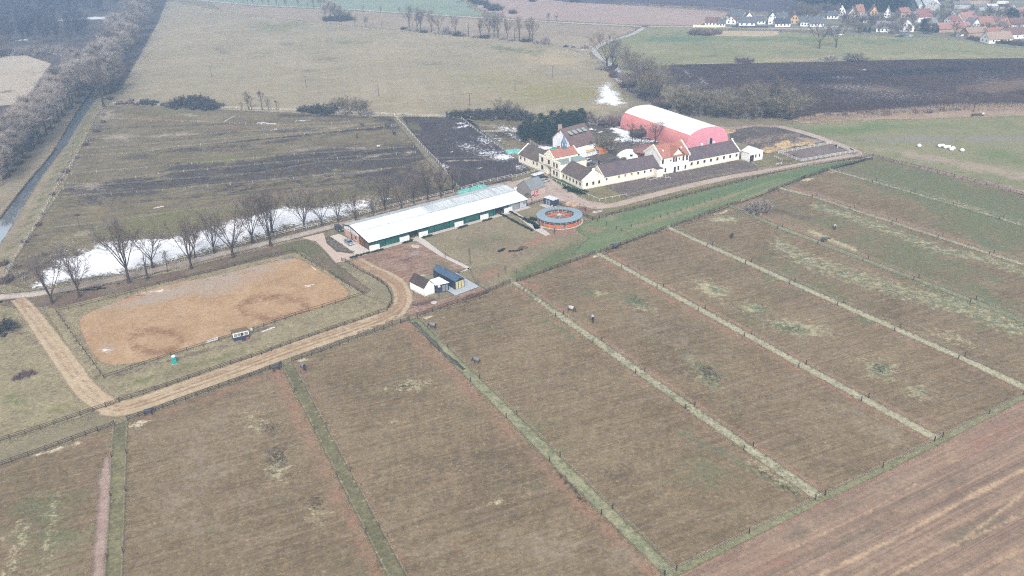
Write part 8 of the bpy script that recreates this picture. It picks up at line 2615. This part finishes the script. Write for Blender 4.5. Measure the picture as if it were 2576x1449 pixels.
m_vill = field('village_ground', (A(122, 122, 106), A(140, 138, 120), A(158, 152, 134)), 30, 6, .16, .8, layers=(('snow', A(240, 242, 246, 1.1), 8, .15), ('brn', A(148, 128, 110), 14, .3)), edge=(2, 10, 1))
sheet('village_ground', [(1745, 70), (1770, 60), (1820, 44), (1900, 48), (2000, 48), (2080, 34), (2290, 30), (2320, 14), (2420, -8), (2640, -20), (2700, 60), (2700, 128), (2560, 121), (2480, 111), (2400, 97), (2330, 93), (2220, 91), (2060, 88), (2040, 74), (1932, 71.5)], 5, m_vill, 6, 3,
      blobs={'snow': [('e', 2010, 22, 22, 3, 0, .9), ('l', [(2005, 46), (2060, 50)], 2, .6), ('e', 2110, 88, 14, 3, 0, .9), ('e', 2060, 68, 60, 4, 0, .55), ('l', [(1990, 33), (2030, 40), (2075, 46)], 2.5, .7), ('e', 2190, 84, 20, 2, 0, .6)], 'brn': [('e', 2230, 88, 30, 2, 0, .7), ('e', 2120, 45, 60, 6, 0, .5), ('l', [(2290, 34), (2330, 18), (2380, 4)], 3, .8), ('l', [(2350, 84), (2400, 92), (2480, 104)], 5, .7), ('e', 2380, 36, 90, 4, 0, .6)]})
V = [
    ('bungalow with reddish brown roof behind the long cream wall', (1773, 65), (1809, 65.5), 9, 3, 6.5, 'w', 'n', 'x', 4),
    ('little white gabled house right of the cream wall', (1809, 68), (1824, 67.5), 8, 3, 6, 'w', 'b', 'x', 2),
    ('white house with small brown gable roof behind the little one', (1826, 60.5), (1851, 61.5), 9, 3.2, 6.5, 'w', 'n', 'y', 2),
    ('long house with blue grey roof at the back left of the village', (1827, 48), (1865, 51.5), 10, 3.5, 7.5, 'g', 'b', 'x', 3),
    ('broad house with blue grey roof behind a dark hedge', (1858, 65.5), (1899, 66), 11, 3, 6.8, 'w', 'b', 'x', 3),
    ('white gabled house with grey roof standing at the back', (1872, 55), (1896, 55), 10, 3, 8, 'w', 'b', 'y', 2),
    ('white house with short blue roof next to the broad one', (1905, 61.5), (1925, 61), 9, 3, 6.2, 'w', 'b', 'x', 2),
    ('tall white house with peaked blue roof, left part of a pair', (1932, 61.5), (1951, 61.5), 9, 5.5, 10, 'w', 'b', 'y', 2),
    ('grey roofed rear wing joining the tall white house', (1953, 57), (1980, 57), 9, 4, 8, 'w', 'b', 'x', 2),
    ('low white bungalow with dark blue roof beside the road', (1950, 68), (1988, 67.5), 10, 3, 6.2, 'w', 'd', 'x', 4),
    ('cream gabled house with brown balcony and brown roof', (1986, 60.5), (2010, 60.5), 11, 4, 8, 'o', 'n', 'y', 2),
    ('white house with grey hipped roof before the tree line', (2013, 66), (2037, 66.5), 11, 3.6, 7.5, 'w', 'b', 'x', 3),
    ('white gabled house with long blue grey roof at the road bend', (2038, 68), (2072, 67), 10, 3, 7.5, 'w', 'b', 'x', 4),
    ('white bungalow with flat blue grey roof below the timber house', (2080, 47), (2107, 48), 10, 3, 5.8, 'w', 'b', 'x', 3),
    ('dark timbered gabled house with white fence below the spruces', (2105, 39), (2127, 38.5), 11, 3.4, 9, 'w', 'd', 'y', 3),
    ('cream gabled house with two dark windows below the spruces', (2130, 48), (2153, 48.5), 11, 3, 9, 'c', 'g', 'y', 1),
    ('ochre house with steep orange gable roof under the spruces', (2156, 40.5), (2174, 39.5), 9, 4, 9, 'o', 'o', 'x', 2),
    ('ochre gabled house with small orange roof under the spruces', (2188, 41), (2208, 41), 9, 3, 8.5, 'o', 'o', 'y', 2),
    ('white gabled house with dark window front under the spruces', (2223, 44), (2239, 44.5), 9, 3, 8.5, 'w', 'g', 'y', 2),
    ('brick house with flat orange roof at the right end of the spruces', (2265, 46), (2289, 45), 10, 5, 8, 't', 'o', 'x', 2),
    ('white house with deep red roof in front of the big white shed', (2309, 56.5), (2343, 54), 10, 4.6, 10, 'w', 'r', 'x', 2),
    ('white gabled house with arched window and grey roof', (2382, 51.5), (2405, 51), 10, 3.6, 8, 'w', 'g', 'y', 1),
    ('white house with grey hipped roof at the pasture edge', (2203, 80.5), (2235, 81.5), 11, 3.4, 7.5, 'w', 'g', 'x', 3),
    ('dark blue garage house joined to the grey hipped house', (2236, 78.5), (2250, 79), 9, 3, 6.5, 'g', 'b', 'x', 1),
    ('large white house with two gables and pale grey roof', (2261, 79.5), (2298, 80.5), 11, 4.4, 9.5, 'w', 'g', 'y', 3),
    ('low house with faded red roof behind the brown barn', (2394, 63), (2418, 61.5), 10, 3, 6.5, 'w', 'r', 'x', 2),
    ('white gable end with faded brick red roof', (2423, 62), (2457, 58.5), 10, 4, 9, 'w', 'p', 'x', 2),
    ('house with bright orange roof in the middle of the red roofs', (2466, 69.5), (2501, 68), 11, 3, 7.6, 'w', 'o', 'x', 3),
    ('long barn with brownish red roof at the village edge', (2362, 82.5), (2441, 79.5), 10, 3, 6.6, 'p' if False else 't', 'p', 'x', 0),
    ('white gabled house behind the long barn', (2441, 75), (2467, 73.5), 10, 3, 8, 'w', 'g', 'y', 2),
    ('small house with flat bright orange roof at the right', (2522, 73), (2547, 71.5), 9, 3, 7, 'w', 'o', 'x', 2),
    ('long house with dull brown red roof behind the bright orange one', (2503, 66.5), (2538, 64), 10, 3, 6.6, 't', 'n', 'x', 2),
    ('long outbuilding with grey brown roof between two white gables', (2478, 81.5), (2536, 79.5), 9, 3, 6.2, 'w', 't', 'x', 3),
    ('long low house with faded orange roof near the orchard', (2486, 95), (2529, 92.5), 9, 3, 6.4, 'c', 'o', 'x', 3),
    ('long tan barn nearest to the pasture with weathered front', (2435, 95), (2485, 92), 9, 3.6, 6.6, 't', 't', 'x', 0),
    ('farmhouse with brown roof and white gables at the right edge', (2532, 99), (2585, 96), 10, 3.4, 7.4, 'w', 'n', 'x', 3),
    ('white gabled cottage with tan roof nearest to the orchard bushes', (2487, 110), (2547, 106.5), 10, 3, 7.2, 'w', 't', 'x', 3),
    ('long brown roofed house at the right picture edge', (2545, 72), (2595, 69), 10, 3.2, 7.2, 'w', 'n', 'x', 2),
    ('white block house under the far pink roof', (2541, 39), (2553, 39), 8, 5, 8, 'w', 'w', 'y', 1),
    ('low house with pink roof at the upper right edge', (2560, 40), (2590, 38.5), 9, 3, 6, 'w', 'p', 'x', 1),
    ('brown roofed house before the dark conifers at upper right', (2540, 55), (2580, 53), 10, 3, 6.5, 't', 'n', 'x', 1),
    ('grey roofed house in the gardens left of the red gable', (2330, 68), (2358, 67), 9, 3, 6.4, 'w', 'g', 'x', 2),
    ('grey roofed cottage hidden between garden trees', (2160, 58), (2182, 57.5), 9, 3, 6.4, 'w', 'g', 'x', 2),
]
for q in V:
    house(*q)
for q in [('big farm shed with wide white roof at the village top', (2326, 26.5), (2363, 27.2), 62, 5, 8.6, 'g', 'w', 'y', 0), ('very long hall with dull pink roof at the top edge', (2412, 14), (2499, 13), 22, 5, 9, 't', 'p', 'x', 0), ('low tunnel shed with white roof left of the big white shed', (2311, 21.5), (2322, 21.7), 60, 2.5, 4.5, 'w', 'w', 'y', 0), ('flat shed with bright white roof in the farm yard', (2485, 27), (2512, 27), 12, 4, 5, 'g', 'w', 'x', 0),
          ('grey roofed cattle shed in the farm yard', (2452, 26.5), (2484, 26.5), 12, 3.4, 5, 'g', 'g', 'x', 0), ('dark flat shed right of the bright white roof', (2513, 27.5), (2540, 27.5), 12, 4, 5, 't', 'd', 'x', 0), ('pale concrete shed beside the pink hall', (2506, 18), (2535, 18), 14, 6, 7.5, 'c', 'g', 'x', 0), ('pale grey long shed behind the big white roof', (2400, 22), (2440, 22), 12, 4, 5.5, 'g', 'g', 'x', 0)]:
    house(*q, name='farm_shed', cat='shed', chim=False)
f = Fr((1743, 68.7), (1809, 69.2))
g = MB(); fbox(g, f, 0, f.L, 0, .3, -.1, 2.0)
o = g.build('garden_wall', VW['c']); tag(o, 'long cream garden wall at the left end of the village', 'wall')
f = Fr((1842, 69.3), (1932, 70.3))
g = MB(); fbox(g, f, 0, f.L, 0, .3, -.1, 1.6)
o = g.build('garden_fence', VR['d']); tag(o, 'long dark garden fence along the village road', 'fence')
for i in range(26):
    x = 2016+i*10.6
    pine(x+rt.uniform(-2, 2), 19+12.5*(i/25)+rt.uniform(-.6, .6), rt.uniform(13, 16), 'dark spruce of the dense row above the village, %s from the left' % nth(i), 'spruce row above the village', True, 1.5)
rv = random.Random(31)
for n_, (x0, x1), (y0, y1), nm in ((60, (2120, 2350), (52, 88), 'between the spruces and the big white house'), (34, (1990, 2110), (26, 46), 'on the slope behind the blue roofed houses'), (30, (2350, 2580), (34, 60), 'between the farm sheds and red roofs'), (14, (2400, 2580), (84, 92), 'among the red roofs')):
    for i in range(n_):
        tree('far', rv.uniform(x0, x1), rv.uniform(y0, y1), 0, 'bare garden tree %s, %s one' % (nm, nth(i)), 'garden trees in the village', 'garden_tree', h=rv.uniform(5, 10), wid=1.4)
for i in range(24):
    u = i/23
    x, y = 2440+150*u+rv.uniform(-3, 3), 98+18*u+rv.uniform(-2, 2)
    shrub('dark' if i % 3 else 'bramble', x, y, rv.uniform(3, 5), rv.uniform(2.5, 4), 'dark orchard bush between pasture and red roofs, %s from the left' % nth(i), 'orchard bushes at the village edge', 'orchard_bush')
for i, (x, y, r, h) in enumerate([(2322, 79, 4, 9), (2335, 81, 6, 6), (2346, 81, 6, 6), (2353, 82, 4, 5), (2540, 54, 6, 11), (2552, 55, 5, 9), (2586, 52, 5, 12), (1782, 88.5, 0, 0), (2186, 82, 3, 4), (2176, 80, 3, 4)]):
    if r:
        pine(x, y, h, 'dark conifer in the village gardens, %s from the left' % nth([2, 3, 4, 5, 6, 7, 8, 0, 1, 0][i]), 'garden conifers in the village', True, 2.0)
for i, (x, y, r) in enumerate([(1741, 86, 4), (1752, 88, 5), (1770, 87, 5), (1778, 88, 6), (1786, 88, 5), (1802, 86, 4.5)]):
    shrub('bramble', x, y, r, r*(.8 if i in (2, 3, 4) else 1.3), 'dark bush by the sandy lot below the village road, %s from the left' % nth(i), 'bushes by the sandy lot', 'verge_bush')
for i, (x, y) in enumerate([(2258, 92), (2266, 93), (2274, 91.5), (2280, 93), (2290, 92.5), (2330, 84), (2400, 91), (2412, 93), (2424, 92)]):
    car('tiny parked car at the village edge, %s from the left' % nth(i), x, y, rv.uniform(-30, 30), paint('far_paint_%d' % (i % 4), (A(230, 230, 230), A(70, 80, 96), A(60, 110, 120), A(180, 184, 190))[i % 4]))['group'] = 'cars parked at the village edge'
b = P(2091, 88.5)
t = thing('playground_tower', 'small blue play tower right of the sandy lot', 'play tower', b)
g = MB(); g.box((0, 0, 1.6), (2.2, 2.2, 3.2)); g.build('tower', plain('play_blue', A(96, 116, 140), .6), t, local=True)
g = MB(); g.poly([(-1.4, -1.4, 3.2), (1.4, -1.4, 3.2), (0, 0, 4.4)]); g.poly([(1.4, -1.4, 3.2), (1.4, 1.4, 3.2), (0, 0, 4.4)]); g.poly([(1.4, 1.4, 3.2), (-1.4, 1.4, 3.2), (0, 0, 4.4)]); g.poly([(-1.4, 1.4, 3.2), (-1.4, -1.4, 3.2), (0, 0, 4.4)]); g.build('roof', VR['d'], t, local=True)
# ------------------------------------------------------------------ haze
hz = MB()
hz.prism([(-1600, -300), (1600, -300), (1600, 2200), (-1600, 2200)], -1.0, H+6)
s_ = Mat('haze')
pv = s_.n('ShaderNodeVolumePrincipled')
pv.inputs['Color'].default_value = (.46, .68, 1.0, 1)
pv.inputs['Density'].default_value = HAZE
pv.inputs['Density Attribute'].default_value = ''
pv.inputs['Anisotropy'].default_value = 0.0
s_.nt.links.new(pv.outputs[0], s_.out.inputs['Volume'])
o = hz.build('haze', s_.m)
o['kind'] = 'stuff'
